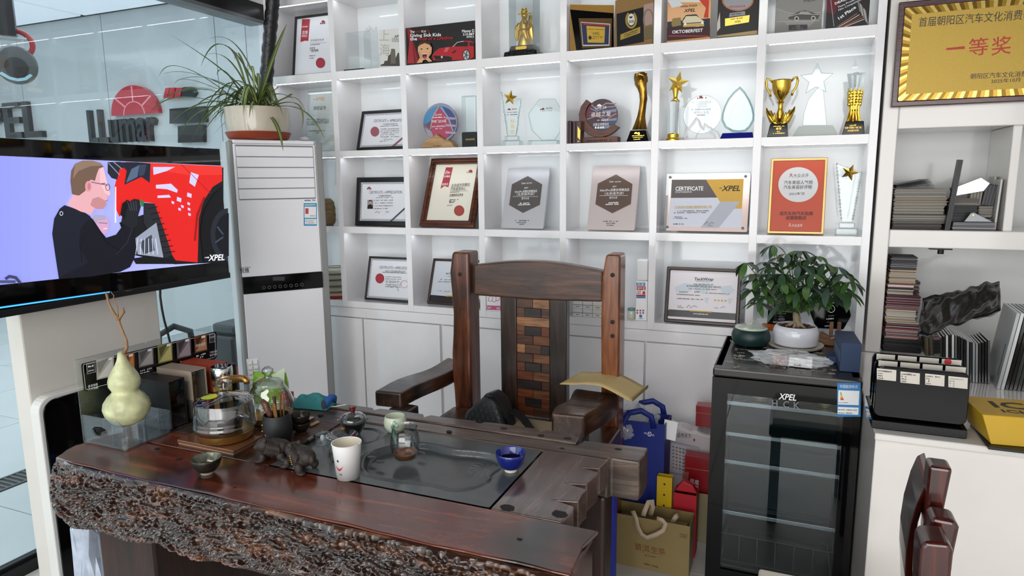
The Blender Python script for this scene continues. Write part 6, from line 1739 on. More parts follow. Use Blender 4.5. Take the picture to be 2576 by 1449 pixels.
def kettle(label,px,py,z,body,base_r,knob,name='glass_kettle'):
    r,k = put(name,label,'kettle',px,py,z)
    MB().lathe([(base_r * k * .9,0),(base_r * k,.004),(base_r * k * 1.08,.020),(base_r * k * 1.1,.026)],36).build('base',M_WARMGOLD,r,smooth='auto')
    MB().lathe([(a * k,b * k + .0265) for a,b in body],40,cap=False).build('glass_body',M_KG,r,smooth=True)
    zt_ = body[-1][1] * k + .0275; rt = body[-1][0] * k
    ld = MB().lathe([(rt * 1.03,zt_),(rt * 1.0,zt_ + .004),(rt * .75,zt_ + .012),(rt * .3,zt_ + .019),(rt * .16,zt_ + .021)],36,cap=False).build('lid',M_KG,r,smooth=True)
    MB().lathe([(a * k,b * k + zt_ + .020) for a,b in knob],24,cap=False).build('knob',M_KG,ld,smooth=True)
    return r,k,zt_,rt,ld


r,k,zt_,rt,ld = kettle('wide clear glass kettle with green sticker on its lid on the stove plate',570,1100,ZT + .0135,[(64,0),(73,4),(75,12),(75,18),(73.5,20),(75,24),(73,28),(74,34),(72,50),(70,66),(68,74)],62,[(14,0),(11,5),(12,9),(20,20),(22,30)])
mbk = MB(); n = 18
st_ = [(.026 * math.cos(2 * PI * i / n),.018 * math.sin(2 * PI * i / n)) for i in range(n)]
mbk.add([(x - rt * .25,y - rt * .40,zt_ + .0015 + float(np.interp(math.hypot(x - rt * .25,y - rt * .40) / rt,(0,.3,.75,1),(.021,.019,.012,.004)))) for x,y in st_],[tuple(range(n))])
o = mbk.build('sticker',mat('lime_sticker','#b9c936',.4),ld)
MB().tube([(-.012 + rt * .98,-.02,.085),(rt * 1.10,-.018,.082),(rt * 1.12,-.005,.074),(rt * 1.02,.0,.07)],.006,8).build('handle',M_KG,r,smooth=True)
MB().lathe([(.045,.0275),(.048,.05),(.042,.066)],24).build('inner_pot',mat('kettle_inner','#2a2320',.2),r,smooth='auto')
bp = thing('brown_plate','second brown stove plate under the rear glass pot','stove',(*PZ(700,1062,ZT)[:2],ZT))
MB().box(-.10,.10,-.055,.055,0,.012).build('plate',mat('stove_brown','#6b4632',.12,coat=.5),bp,bevel=.002)
r,k,zt_,rt,ld = kettle('tall clear glass pot with glass lid behind the tea tools holder',682,1058,ZT + .0125,[(50,0),(58,5),(60,14),(58,30),(52,46),(44,60),(38,70),(36,76)],50,[(10,0),(8,6),(14,12),(14,20),(6,26)],name='glass_pot')
# water pump with swan neck
r,k = put('water_pump','gold electric water pump with chrome collar and long spout','water pump',566,1046)
MB().lathe([(.030,0),(.030,.10),(.028,.104)],6).build('column',mat('pump_gold','#b3905a',.35,metal=.6),r,bevel=.003)
MB().lathe([(.028,.105),(.030,.108),(.030,.128)],28).build('neck',M_WARMGOLD,r,smooth='auto')
MB().lathe([(.033,.1285),(.034,.13),(.034,.164),(.031,.168),(.030,.150)],32).build('collar',mat('chrome','#c9cbcd',.1,metal=1.0),r,smooth='auto')
MB().tube([(.0,-.01,.120),(.05,-.02,.133),(.10,-.03,.146),(.135,-.037,.150),(.142,-.038,.146),(.143,-.038,.136)],[.018,.015,.012,.011,.010,.009],12).build('spout',M_WARMGOLD,r,smooth=True)
MB().box(.012,.034,-.03,-.02,.02,.085).build('control_panel',M_BLKGLOSS,r,bevel=.002)
# leaning keyboard, wipes pack, red box
r,k = put('keyboard','white keyboard propped up behind the gold water pump','keyboard',645,1006,rot=(RAD(-14),0,RAD(50)))
r.location.z += .012
MB().box(-.02,.022,0,.012,0,.135).build('case',mat('keyboard_white','#d6d6d8',.4),r,bevel=.003)
for i in range(2):
    for j in range(7): MB().box(-.017 + i * .018,-.002 + i * .018,-.006,0,.008 + j * .0175,.022 + j * .0175).build('key',mat('key_white','#e2e2e3',.4),r,bevel=.002)
r,k = put('wipes_pack','bright green and white soft wipes pack behind the glass pot','wipes pack',684,1012,rot=RAD(15))
mb = MB(); v = []; f = []
for i,z_ in enumerate((0,.03,.07,.095,.108)):
    w_,d_ = (.062,.03) if i < 3 else (.06,.018 if i == 3 else .004)
    for kk in range(12):
        a = 2 * PI * kk / 12; v.append((w_ * math.copysign(abs(math.cos(a)) ** .6,math.cos(a)),d_ * math.copysign(abs(math.sin(a)) ** .7,math.sin(a)),z_))
for i in range(4):
    for kk in range(12): f.append((i * 12 + kk,i * 12 + (kk + 1) % 12,(i + 1) * 12 + (kk + 1) % 12,(i + 1) * 12 + kk))
f += [tuple(range(11,-1,-1)),tuple(48 + kk for kk in range(12))]
mb.add(v,f).build('pouch',mat('wipes_green','#8fc53a',.25,coat=.4,var=.2,vscale=12),r,smooth='auto')
s = Sheet(r,-.031); s.poly([(640,985),(715,975),(716,925),(690,940),(660,960)],col('#cfe0c0',.3)); s.text('Pretty',(655,962),(682,958),col('#2f5a2a'),8,shear=.3); s.done('pouch_print')
r,k = put('red_box','small red carton behind the rear glass pot','box',722,1022,rot=RAD(10)); MB().box(-.02,.02,-.015,.015,0,.05).build('carton',col('#a3283a',.5),r,bevel=.002)
# towel
r,k = put('work_gloves','folded teal cloth gloves with blue cuff beside the rear pot','gloves',790,1022,rot=RAD(8))
bm_ = bmesh.new(); bmesh.ops.create_grid(bm_,x_segments=26,y_segments=14,size=1.0)
for vv in bm_.verts:
    x,y = vv.co.x,vv.co.y
    e = max(0,1 - abs(x) ** 4) ** .5 * max(0,1 - y ** 4) ** .5
    vv.co = Vector((x * .066,y * .036,.002 + e * (.036 + .005 * math.sin(x * 6 + y * 3) + .003 * math.sin(y * 9 - x * 11))))
me = bpy.data.meshes.new('cloth'); bm_.to_mesh(me); bm_.free(); me.materials.append(mat('teal_cloth','#3f8f90',.8,bump=.4,bscale=300)); me.polygons.foreach_set('use_smooth',[True] * len(me.polygons))
o = bpy.data.objects.new('cloth',me); COL.objects.link(o); o.parent = r
MB().tube([(.056,-.03,.01),(.062,-.02,.028),(.066,0,.036),(.064,.02,.028),(.058,.032,.01)],[.010,.012,.012,.012,.009],10).build('cuff',mat('blue_cuff','#2f5fae',.8),r,smooth=True)
MB().lathe([(.011,0),(.011,.002)],18,M=Matrix.Translation((.058,-.036,.022)) @ Matrix.Rotation(PI / 2,4,'X') @ Matrix.Diagonal((.7,1.5,1,1))).build('tag',col('#4a4d50',.4),r)
pts = [PZ(px,py,ZT + .003) for px,py in ((808,1019),(822,1024),(845,1023),(862,1020),(872,1018))]
tag(MB().tube(pts,.0028,8).build('white_cable',WHITE,smooth=True),'short white cable lying beside the teal gloves','cable')

# tea tools in a black jar
tj,k = put('tool_jar','matt black tea tool jar with small gold dots','jar',700,1112)
MB().lathe([(23 * k,0),(30 * k,4 * k),(36 * k,22 * k),(37.5 * k,42 * k),(35 * k,60 * k),(31 * k,74 * k),(29 * k,74 * k),(27 * k,50 * k),(24 * k,20 * k),(.001,18 * k)],36,cap=True).build('jar',mat('matt_black_clay','#1c1d1f',.55),tj,smooth='auto')
for a,z_ in ((-2.0,54),(-2.05,38),(-1.75,30),(-1.7,18)):
    rr_ = 37 * k if z_ > 30 else 35 * k
    MB().ball((rr_ * math.cos(a),rr_ * math.sin(a),z_ * k),.0028,(1,1,1),8,6).build('gold_dot',M_GOLD,tj,smooth=True)
tz0 = ZT + 20 * k
W_T = [wood('tool_wood_%d' % i,c_,'Z',3,rough=.45,bump=.2) for i,c_ in enumerate((('#3a2214','#5a3922','#70492d'),('#5f3f22','#86602f','#9c7443'),('#24150e','#3a241a','#4f3326')))]
cx_,cy_ = tj.location.x,tj.location.y
for nm,lb,dx,dy,tx,ty,h_,w_,wd in (('tea_scoop','curved dark wooden tea scoop leaning in the black jar',-.012,0,-.035,-.004,.10,.008,0),('tea_needle','dark slender wooden tea needle standing in the black jar',-.006,.008,-.016,.012,.11,.004,2),('tea_brush','short brown bristle tea brush in the black jar',-.006,-.010,-.012,-.016,.085,.007,2),('tea_spatula','flat light wooden tea spatula in the black jar',.008,-.006,.014,-.014,.105,.009,1)):
    t = thing(nm,lb,'tea tool',(cx_ + dx,cy_ + dy,tz0),0,'tea tools in the jar')
    d = Vector((tx - dx,ty - dy,h_))
    if nm == 'tea_brush':
        MB().tube([(0,0,0),d * .62],[.006,.0065],12).build('handle',W_T[0],t,smooth='auto'); MB().tube([d * .62,d * .8,d],[.0066,.0085,.002],12).build('bristles',mat('bristle','#4a2a1c',.7,bump=.6,bscale=200),t,smooth=True)
    elif nm == 'tea_spatula':
        MB().prism([(-.006,0),(.006,0),(.010,.05),(.0105,.095),(.006,.104),(-.006,.104),(-.0105,.095),(-.009,.05)],-.0022,.0022).build('blade',W_T[1],t,bevel=.001,rot=(RAD(6),RAD(4),RAD(-25)))
    elif nm == 'tea_scoop':
        MB().tube([(0,0,0),d * .5,d * .85 + Vector((-.003,0,.004)),d + Vector((-.012,0,.0))],[.004,.0055,.010,.006],10).build('scoop',W_T[0],t,smooth=True)
    else:
        MB().tube([(0,0,0),d],[.0035,.005],10).build('needle',W_T[wd],t,smooth='auto')
for kk,(dx,tx,h_) in enumerate(((.003,.004,.118),(.012,.018,.122))):
    t = thing('chopstick','%s thin wooden stick standing in the black tool jar' % ('shorter upright','longer slanting')[kk],'tea tool',(cx_ + dx,cy_ + .014,tz0),0,'thin wooden sticks in the tool jar')
    MB().bar((0,0,0),(tx - dx,0,h_),.0035).build('stick',W_T[1],t)
# bowls
def bowl(name,label,px,py,R,H,mo,mi,foot=.45,z=ZT,group=None,foot_m=None,liquid=None):
    r,k = put(name,label,'cup',px,py,z,group=group)
    fo = MB().lathe([(R * foot * .96,0),(R * foot,.002),(R * foot,H * .14)],30).build('foot',foot_m or mo,r,smooth='auto')
    MB().lathe([(R * foot * .9,H * .14),(R * .62,H * .22),(R * .86,H * .48),(R * .97,H * .8),(R,H * .985),(R * .985,H)],36,cap=False).build('outside',mo,r,smooth=True)
    MB().lathe([(R * .985,H),(R * .94,H * .93),(R * .84,H * .55),(R * .55,H * .27),(.0005,H * .22)],36,cap=False).build('inside',mi,r,smooth=True)
    if liquid: MB().lathe([(.0005,H * .62),(R * .865,H * .62)],36,cap=False).build('tea',liquid,r)
    return r


M_DKGL = mat('dark_glaze','#2c2722',.22,metal=.35,var=.3,vscale=40)
bowl('tea_bowl','small dark metallic glazed tea bowl alone near the pitted table edge',522,1190,.0375,.043,M_DKGL,mat('silver_glaze','#6a6c5e',.18,metal=.5,var=.3,vscale=60),foot_m=mat('bare_clay','#8f8676',.7))
r0 = bowl('tea_bowl','lower dark glazed tea bowl of the stacked pair behind the tool jar',758,1088,.0285,.034,M_DKGL,M_DKGL,group='stacked tea bowls')
p_ = r0.location
r1 = bowl('tea_bowl','upper dark glazed tea bowl of the stacked pair behind the tool jar',758,1088,.0295,.034,M_DKGL,M_DKGL,group='stacked tea bowls'); r1.location = (p_.x,p_.y,p_.z + .0245)
bowl('blue_cup','cobalt blue tea cup with white foot holding dark tea',1285,1184,.040,.052,mat('cobalt_glaze','#14206e',.1,coat=.6),mat('cobalt_inside','#1a2a80',.1,coat=.6),foot=.42,foot_m=mat('white_foot','#d8d3c4',.4),liquid=mat('dark_tea','#0f0b0c',.05))
r,k = put('green_cup','pale celadon green round cup behind the glass pitcher','cup',995,1085)
MB().lathe([(.018,0),(.026,.004),(.034,.020),(.0345,.034),(.031,.048),(.0295,.050),(.0285,.049),(.031,.034),(.028,.018),(.001,.010)],36).build('body',mat('celadon','#ccd3bd',.2,coat=.5),r,smooth='auto')
# tea mat, brush, marker
q4 = [PZ(*p,TZ) for p in ((742,1046),(856,1068),(752,1132),(640,1106))]
tm = thing('tea_mat','dark brown slatted wooden tea mat left of the stone tray','mat',(q4[3].x,q4[3].y,ZT))
for i in range(14):
    a,b = q4[0].lerp(q4[3],(i + .04) / 14),q4[1].lerp(q4[2],(i + .04) / 14); a2,b2 = q4[0].lerp(q4[3],(i + .92) / 14),q4[1].lerp(q4[2],(i + .92) / 14)
    off(outline_slab([(a.x,a.y),(b.x,b.y),(b2.x,b2.y),(a2.x,a2.y)],ZT,ZT + .004),Vector((q4[3].x,q4[3].y,ZT))).build('slat',wood('mat_slat',('#2a1a12','#43291c','#573828'),'X',2,rough=.45),tm)
zm_ = ZT + .0046
a,b = PZ(779,1071,zm_ + .004),PZ(801,1060,zm_ + .004)
t = thing('bamboo_pick','short pale bamboo pick on the tea mat beside stacked bowls','tea tool',(a.x,a.y,zm_)); MB().bar((0,0,.0035),(b.x - a.x,b.y - a.y,.0035),.011,.006).build('pick',mat('pale_bamboo','#c9a873',.5),t,bevel=.002)
a,b = PZ(760,1121,ZT + .006),PZ(794,1099,ZT + .006)
t = thing('marker_pen','black marker pen with white print beside the crystal cube','pen',(a.x,a.y,ZT)); d = Vector((b.x - a.x,b.y - a.y,0))
zoff = Vector((0,0,.0105))
MB().tube([zoff,d * .38 + zoff],[.0062,.006],12).build('cap',BLACK,t,smooth='auto'); MB().tube([d * .38 + zoff,d * .75 + zoff],.0057,12).build('printed_barrel',col('#6d7073',.4),t,smooth='auto'); MB().tube([d * .75 + zoff,d + zoff],.0057,12).build('barrel_end',BLACK,t,smooth='auto')
# crystal cube, strainer, gaiwan, pitcher, paper cup
r,k = put('crystal_cube','small clear crystal cube paperweight by the marker pen','paperweight',812,1117,rot=RAD(18)); MB().box(-.0165,.0165,-.0165,.0165,0,.034).build('cube',M_CRYSTAL_T,r,bevel=.0015)
MB().ball((0,0,.018),.007,(1,.6,1.5),8,6).build('engraved_figure',mat('frost','#c9cdd0',.5),r,smooth=True)
r,k = put('glass_strainer','shallow clear glass strainer dish with bronze snail rest','strainer',862,1122)
MB().lathe([(.020,0),(.018,.004),(.016,.016),(.018,.018)],28,cap=False).build('foot',M_KG,r,smooth=True)
MB().lathe([(.004,.016),(.018,.018),(.036,.026),(.045,.034),(.046,.034)],36,cap=False).build('dish',M_KG,r,smooth=True)
mb = MB().ball((-.016,.026,.041),.006,(1.3,1,1),10,8).ball((-.026,.028,.041),.003,(1.4,1,1),8,6)
mb.tube([(-.020,.026,.035),(-.028,.028,.036),(-.033,.029,.041)],[.003,.0025,.001],6).build('snail',mat('bronze','#7a5a3a',.4,metal=.6),r,smooth=True)
r,k = put('glass_gaiwan','clear glass lidded gaiwan full of dark tea with a red knob','gaiwan',890,1092)
MB().lathe([(.020,0),(.020,.004),(.028,.012),(.036,.030),(.040,.044),(.046,.050)],36,cap=False).build('bowl',M_KG,r,smooth=True)
MB().lathe([(.001,.002),(.018,.003),(.026,.013),(.034,.030),(.037,.040),(.001,.0405)],32,cap=False).build('tea',mat('brown_tea','#1c0d08',.08),r,smooth='auto')
ld = MB().lathe([(.041,.046),(.040,.050),(.030,.062),(.014,.068),(.006,.069)],36,cap=False).build('lid',M_KG,r,smooth=True)
MB().lathe([(.006,.069),(.007,.072),(.011,.086),(.010,.0875)],20).build('knob',mat('red_glass','#5a120c',.05,coat=.6),ld,smooth='auto')
r,k = put('glass_pitcher','clear glass fairness pitcher with a little amber tea and green handle','pitcher',1020,1152)
MB().lathe([(.022,.0),(.030,.003),(.038,.022),(.041,.044),(.038,.066),(.034,.082),(.035,.090),(.036,.092)],40,cap=False).build('glass_body',M_KG,r,smooth=True)
MB().lathe([(.001,.002),(.028,.004),(.0345,.018),(.001,.0182)],36,cap=False).build('tea',mat('amber_tea','#8a4a12',.05,coat=.3),r,smooth='auto')
MB().tube([(-.030,.012,.082),(-.044,.018,.088),(-.052,.021,.074),(-.046,.018,.050),(-.038,.014,.030)],[.005,.006,.0055,.005,.004],10).build('handle',mat('jade_glass','#a9cdb0',.12,coat=.5),r,smooth=True)
r,k = put('paper_cup','white paper cup printed with a red smile','cup',876,1199)
MB().lathe([(.027,.0005),(.0285,0),(.0375,.093)],40,cap=False).build('outside',mat('cup_paper','#e4e3e2',.5),r,smooth=True)
MB().lathe([(.0365,.093),(.028,.006),(.001,.005)],40,cap=False).build('inside',mat('cup_inside','#d6cdbb',.4),r,smooth=True)
MB().tube([(.0372 * math.cos(2 * PI * i / 40),.0372 * math.sin(2 * PI * i / 40),.093) for i in range(41)],.0016,6).build('rim',mat('cup_paper','#e4e3e2',.5),r,smooth=True)


def on_cup(pts,material,name,close=True):
    """flat print wrapped round the cup: (angle deg, height)"""
    v = []
    for a,z_ in pts:
        rr_ = .0285 + (.0375 - .0285) * z_ / .093 + .0004; v.append((rr_ * math.cos(RAD(a)),rr_ * math.sin(RAD(a)),z_))
    return v


ca = math.degrees(math.atan2(CAM.y - r.location.y,CAM.x - r.location.x)) - 48
mb = MB(); mb.use(col('#2a2a30'))
e = on_cup([(ca + 4 + 5 * math.cos(2 * PI * i / 14),.055 + .0035 * math.sin(2 * PI * i / 14)) for i in range(14)],None,''); mb.add(e,[tuple(range(14))])
mb.use(col('#b02a3a')); top_ = on_cup([(ca - 16 + 44 * i / 8,.042 - .008 * math.sin(PI * i / 8)) for i in range(9)],None,''); bot_ = on_cup([(ca - 16 + 44 * i / 8,.0415 - .014 * math.sin(PI * i / 8)) for i in range(9)],None,'')
mb.add(top_ + bot_,[(i,9 + i,10 + i,i + 1) for i in range(8)])
mb.use(GREY)
for i in range(4): mb.add(on_cup([(ca + 4 + i * 4,.016),(ca + 7 + i * 4,.016),(ca + 7 + i * 4,.021),(ca + 4 + i * 4,.021)],None,''),[(0,1,2,3)])
mb.build('print',None,r)
r,k = put('glass_cup','small clear glass cup half hidden behind the paper cup','cup',848,1160); MB().lathe([(.010,.0),(.018,.003),(.022,.018),(.020,.032)],28,cap=False).build('body',M_KG,r,smooth=True)
# clay tea pets
M_CLAY = mat('dark_clay','#2f2723',.6,var=.2,vscale=60,bump=.5,bscale=120)
for lb,px,py,rz,sc_ in (('dark clay horned beast tea pet crouching behind its twin',690,1152,RAD(25),.92),('dark clay beast tea pet with gold dots on its mane in front of its twin',758,1176,RAD(-20),1.0)):
    r,k = put('tea_pet',lb,'tea pet',px,py,ZT,rz)
    S = .042 * sc_
    mb = MB()
    V_ = lambda x,y,z: (x * S,y * S,z * S)
    bm_ = bmesh.new()
    parts_ = [((0,.1,.75),1.0,(1.05,.72,.68)),((-.62,-.12,1.05),.56,(1,.95,.92)),((.55,.12,.82),.62,(1,.9,.85)),((-1.0,-.18,.92),.30,(1.2,1,.8)),((-.62,-.62,.30),.26,(.9,.9,1.2)),((-.62,.42,.30),.26,(.9,.9,1.2)),((.62,-.52,.30),.30,(1,.9,1.1)),((.62,.58,.30),.30,(1,.9,1.1)),((-.82,-.74,.10),.24,(1.4,1,.55)),((.95,-.58,.10),.26,(1.5,1,.5)),((-.45,-.42,1.46),.16,(1,1,1.3)),((-.45,.18,1.46),.16,(1,1,1.3)),((1.05,.15,.75),.22,(1,.8,1.5))]
    for c_,rr_,sc2 in parts_: mb.ball(V_(*c_),rr_ * S,sc2,16,10)
    o = mb.build('body',M_CLAY,r)
    rm = o.modifiers.new('remesh','REMESH'); rm.mode = 'VOXEL'; rm.voxel_size = .0016; rm.use_smooth_shade = True
    sm = o.modifiers.new('smooth','SMOOTH'); sm.iterations = 6; sm.factor = .6
    mn = MB()
    for i in range(8):
        a = -1.2 + i * .34
        mn.tube([V_(-.3 + .1 * i,-.30 + .02 * i,1.35 - .03 * i),V_(-.22 + .11 * i,-.62,1.12 - .03 * i),V_(-.2 + .12 * i,-.78,.84 - .02 * i)],[.12 * S,.10 * S,.02 * S],6)
    mn.build('mane',M_CLAY,r,smooth=True)['kind'] = 'stuff'
    if sc_ == 1.0:
        for i in range(5): MB().ball(V_(.15 + .05 * i,-.80,1.06 - .12 * i),.05 * S,(1,1,1),8,6).build('gold_dot',M_GOLD,r,smooth=True)
# ------------------------------------------------------------------ on and beside the armchair
# kraft envelope on the right arm
zE = AZ + .007
q4 = [PZ(*p,zE + .02) for p in ((1408,974),(1590,995),(1630,962),(1462,943))]
ev = thing('kraft_envelope','curved tan kraft paper envelope lying across the armchair arm','envelope',(*q4[0].lerp(q4[2],.5)[:2],zE))
n1,n2 = 16,6; v = []; f = []
o3 = Vector((ev.location.x,ev.location.y,zE))
for i in range(n1 + 1):
    for j in range(n2 + 1):
        t,w_ = i / n1,j / n2
        p = q4[0].lerp(q4[1],t).lerp(q4[3].lerp(q4[2],t),w_); z_ = .004 + .022 * math.sin(PI * min(1,t * 1.05)) - .028 * max(0,t - .55) * 2 + .012 * (t < .2) * (.2 - t) * 4
        v.append((p.x - o3.x,p.y - o3.y,.02 + z_))
for i in range(n1):
    for j in range(n2): a = i * (n2 + 1) + j; f.append((a,a + n2 + 1,a + n2 + 2,a + 1))
o = MB().add(v,f).build('paper',mat('kraft_paper','#c4ab74',.6,var=.05,bump=.15),ev,smooth=True)
so_ = o.modifiers.new('thick','SOLIDIFY'); so_.thickness = .003
a_,b_ = q4[2] - o3,q4[1] - o3
MB().bar((a_.x,a_.y,.004),(b_.x,b_.y,.002),.003,.012).build('torn_end',mat('kraft_edge','#8f7a4c',.7),ev)

# crossbody bag on the seat
zS = .5585
bg = PZ(1250,1062,zS)
cb = thing('crossbody_bag','black monogram canvas crossbody bag with a strap on the armchair seat','bag',(bg.x,bg.y,zS),RAD(-14))
out = [(-.125,.0),(-.118,.030),(-.07,.072),(-.035,.112),(-.015,.118),(.02,.10),(.055,.05),(.085,.0)]
mb = MB(); v = []; f = []; n = len(out)
for y_,s_ in ((-.055,.86),(-.04,1.0),(.02,1.0),(.045,.86)):
    for x,z in out: v.append((x * s_ - .01,y_ + z * .25,z * s_ if z > 0 else 0))
for i in range(3):
    for k in range(n): f.append((i * n + k,(i + 1) * n + k,(i + 1) * n + (k + 1) % n,i * n + (k + 1) % n))
f += [tuple(range(n)),tuple(range(4 * n - 1,3 * n - 1,-1))]
M_CANV = mat('monogram_canvas','#232526',.4,bump=.15,bscale=250)
mb.add(v,f).build('body',M_CANV,cb,bevel=.006,seg=3,smooth='auto')
M_MONO = col('#4d5052',.45)
for i in range(7):
    for j in range(5):
        x = -.095 + i * .026 + (j % 2) * .013; z = .010 + j * .021
        lim = np.interp(x,[p[0] for p in out],[p[1] for p in out])
        if z > lim * .80: continue
        y_ = -.0555 + z * .25 - .0012
        if (i + j) % 2:
            mo_ = MB().prism([(x + (.0068 if k % 2 == 0 else .0024) * math.cos(k * PI / 4),z + (.0068 if k % 2 == 0 else .0024) * math.sin(k * PI / 4)) for k in range(8)],y_,y_ + .0006)
        else:
            mo_ = ringframe(x - .0055,x + .0055,z - .0055,z + .0055,.002,y_,y_ + .0006)
        mo_.build('monogram',M_MONO,cb)
MB().tube([(-.03,-.035,.112),(.0,-.03,.108),(.03,-.03,.088),(.062,-.03,.04),(.08,-.03,.004)],.004,8).build('zip_piping',M_BLKGLOSS,cb,smooth=True)
pts = [(.05,.03,.04),(.09,.035,.03),(.13,.02,.012),(.18,-.02,.006),(.24,-.06,.005)]
v = []; f = []
for i,(x,y,z) in enumerate(pts):
    v += [(x,y - .016,z),(x,y + .016,z + .012),(x,y + .016,z + .014),(x,y - .016,z + .002)]
    if i:
        o = 4 * (i - 1); f += [(o + k,o + 4 + k,o + 4 + (k + 1) % 4,o + (k + 1) % 4) for k in range(4)]
f += [(0,1,2,3),(16 + 3,16 + 2,16 + 1,16)]
MB().add(v,f).build('strap',mat('webbing','#131415',.7,bump=.3,bscale=300),cb)

# ------------------------------------------------------------------ bags and boxes on the floor
def paperbag(name,label,x0,x1,y0,y1,h,material,lean=0.0,yaw=0.0,open_=True,cat='bag',fold=.0):
    r = thing(name,label,cat,(x0,y0,0.0005),RAD(yaw))
    w,d = x1 - x0,y1 - y0
    t = .0025
    mb = MB()
    ob = [(0,0,0),(w,0,0),(w,d,0),(0,d,0)]; ot = [(0,lean,h),(w,lean,h),(w + fold,d + lean - fold,h),(-fold,d + lean - fold,h)]
    ib = [(t,t,t),(w - t,t,t),(w - t,d - t,t),(t,d - t,t)]; it = [(t,lean + t,h),(w - t,lean + t,h),(w - t + fold,d + lean - t - fold,h),(t - fold,d + lean - t - fold,h)]
    v = ob + ot + ib + it
    f = [(3,2,1,0),(8,9,10,11)]
    for k in range(4):
        j = (k + 1) % 4; f += [(k,j,4 + j,4 + k),(8 + j,8 + k,12 + k,12 + j),(4 + k,4 + j,12 + j,12 + k)]
    mb.add(v,f).build('bag_body',material,r)
    return r,w,d,h


M_KRB = mat('olive_kraft','#8d7a4e',.42,var=.04,coat=.15)
a,b = PZ(1537,1414,0),PZ(1706,1449,0)
kx0,ky0 = a.x,a.y
kx1 = PY(1733,1420,ky0).x; kh = PY(1560,1293,ky0).z
kb,w,d,h = paperbag('tea_gift_bag','olive gold kraft gift bag with beige ribbon handles and red brown characters',kx0,kx1,ky0,ky0 + .115,kh,M_KRB)
s = Sheet(kb,-.0006); INKR = col('#7a4326',.5)
for ch_,xa,ya in (('普',1597,1381),('洱',1616,1386),('生',1637,1390),('茶',1656,1394)): Sheet(kb,-.0006).text(ch_,(xa,ya),(xa + 18,ya + 3),INKR,16).done('character')
GLD = col('#a38a55',.35)
s.small((1622,1398),(1651,1403),3,INKR); s.small((1620,1419),(1656,1429),4,col('#4a3a22')); s.ring(1557,1296,4,5,.8,GLD,14); s.small((1563,1300),(1572,1303),5,GLD); s.done('crest_print')['kind'] = 'stuff'; s = Sheet(kb,-.0006); s.line([(1711,1343),(1729,1346),(1728,1354),(1711,1351),(1711,1343)],.9,col('#4a3a22')); s.ring(1717,1348,2.2,2.4,.8,col('#4a3a22'),10); s.small((1721,1350),(1727,1351),3,col('#4a3a22'))
s.done('corner_print')['kind'] = 'stuff'; s = Sheet(kb,-.0006)
for k in range(3): s.line([(1585 + k * 6,1375 + k * 7),(1600 + k * 8,1378 + k * 6),(1612 + k * 10,1388 + k * 4)],.8,GLD); s.line([(1650 + k * 7,1398 + k * 3),(1670 + k * 5,1394 + k * 4),(1695,1402 + k * 3)],.8,GLD)
s.done('cloud_print')['kind'] = 'stuff'
M_RIB = mat('satin_ribbon','#bfa98f',.35,sheen=.5)


def ribbon(root,pts,wd,up,name='handle'):
    v = []; f = []
    for i,p in enumerate(pts):
        p = Vector(p); q = Vector(pts[min(i + 1,len(pts) - 1)]) - Vector(pts[max(0,i - 1)])
        n_ = q.cross(Vector(up)).normalized() * wd / 2
        v += [p - n_,p + n_]
        if i: o = 2 * (i - 1); f.append((o,o + 1,o + 3,o + 2))
    o = MB().add(v,f).build(name,M_RIB,root,smooth=True)
    m_ = o.modifiers.new('thick','SOLIDIFY'); m_.thickness = .0012
    return o


def kp(px,py,y=-.004):
    p = PL(MTX(kb),px,py,y); return (p.x,y,p.z)


ribbon(kb,[kp(1592,1285),kp(1600,1305),kp(1604,1325,-.02),kp(1614,1345,-.03),kp(1628,1353,-.032),kp(1650,1345,-.03),kp(1668,1335,-.02),kp(1675,1318),kp(1665,1308),kp(1652,1304)],.018,(0,1,0))
ribbon(kb,[kp(1618,1298,.02),kp(1622,1285,.025),kp(1632,1262,.035),kp(1640,1258,.045),kp(1642,1275,.05),kp(1636,1298,.05)],.018,(0,1,0))
ribbon(kb,[kp(1706,1295,.06),kp(1700,1300,.05),kp(1690,1318,.04)],.018,(0,1,0))
MB().box(.02,w - .02,.02,d - .02,.003,h - .035).build('inner_box',mat('inner_tan','#7d6b42',.5),kb)
# grey white box by the table leg
a = PZ(1521,1437,0)
gb = thing('tall_carton','tall pale grey carton standing between the table leg and gift bag','box',(a.x - .10,a.y,0.0005))
ght = PY(1521,1275,a.y).z
MB().box(0,.10,0,.075,0,ght).build('carton',mat('pale_carton','#b3b1ae',.45),gb,bevel=.002); MB().box(.006,.094,.006,.069,ght,ght + .0015).build('lid_panel',mat('carton_taupe','#6b5b55',.5),gb)
# blue non-woven bag, behind
yb = -.42
bx0,bx1 = PY(1528,1100,yb).x,PY(1672,1100,yb).x
bh = PY(1600,1060,yb).z
M_BLUE = mat('royal_blue_bag','#1a2a7a',.5,var=.08,vscale=9,bump=.25,bscale=18)
bb,w,d,h = paperbag('blue_shopping_bag','royal blue non-woven shopping bag stuffed with clear plastic',bx0 + .02,bx1,yb,yb + .13,bh,M_BLUE,fold=.006)
s = Sheet(bb,-.0006); s.ring(1634,1092,5,6,1.3,WHITE,18); s.text('S',(1632,1095),(1636,1095),WHITE,6); s.text('中国',(1620,1091),(1627,1092),WHITE,4); s.text('名茶',(1639,1096),(1646,1097),WHITE,4); s.done()
pts = [(.05,-.004,h - .06),(.045,-.006,h - .01),(.07,-.008,h + .035),(.12,-.008,h + .05),(.16,-.006,h + .03),(.17,-.004,h - .02)]
M_RIBs = M_RIB; M_RIB = M_BLUE
ribbon(bb,pts,.025,(0,1,0),'bag_handle'); ribbon(bb,[(p[0] + .02,d,p[2]) for p in pts],.025,(0,1,0),'bag_handle'); M_RIB = M_RIBs


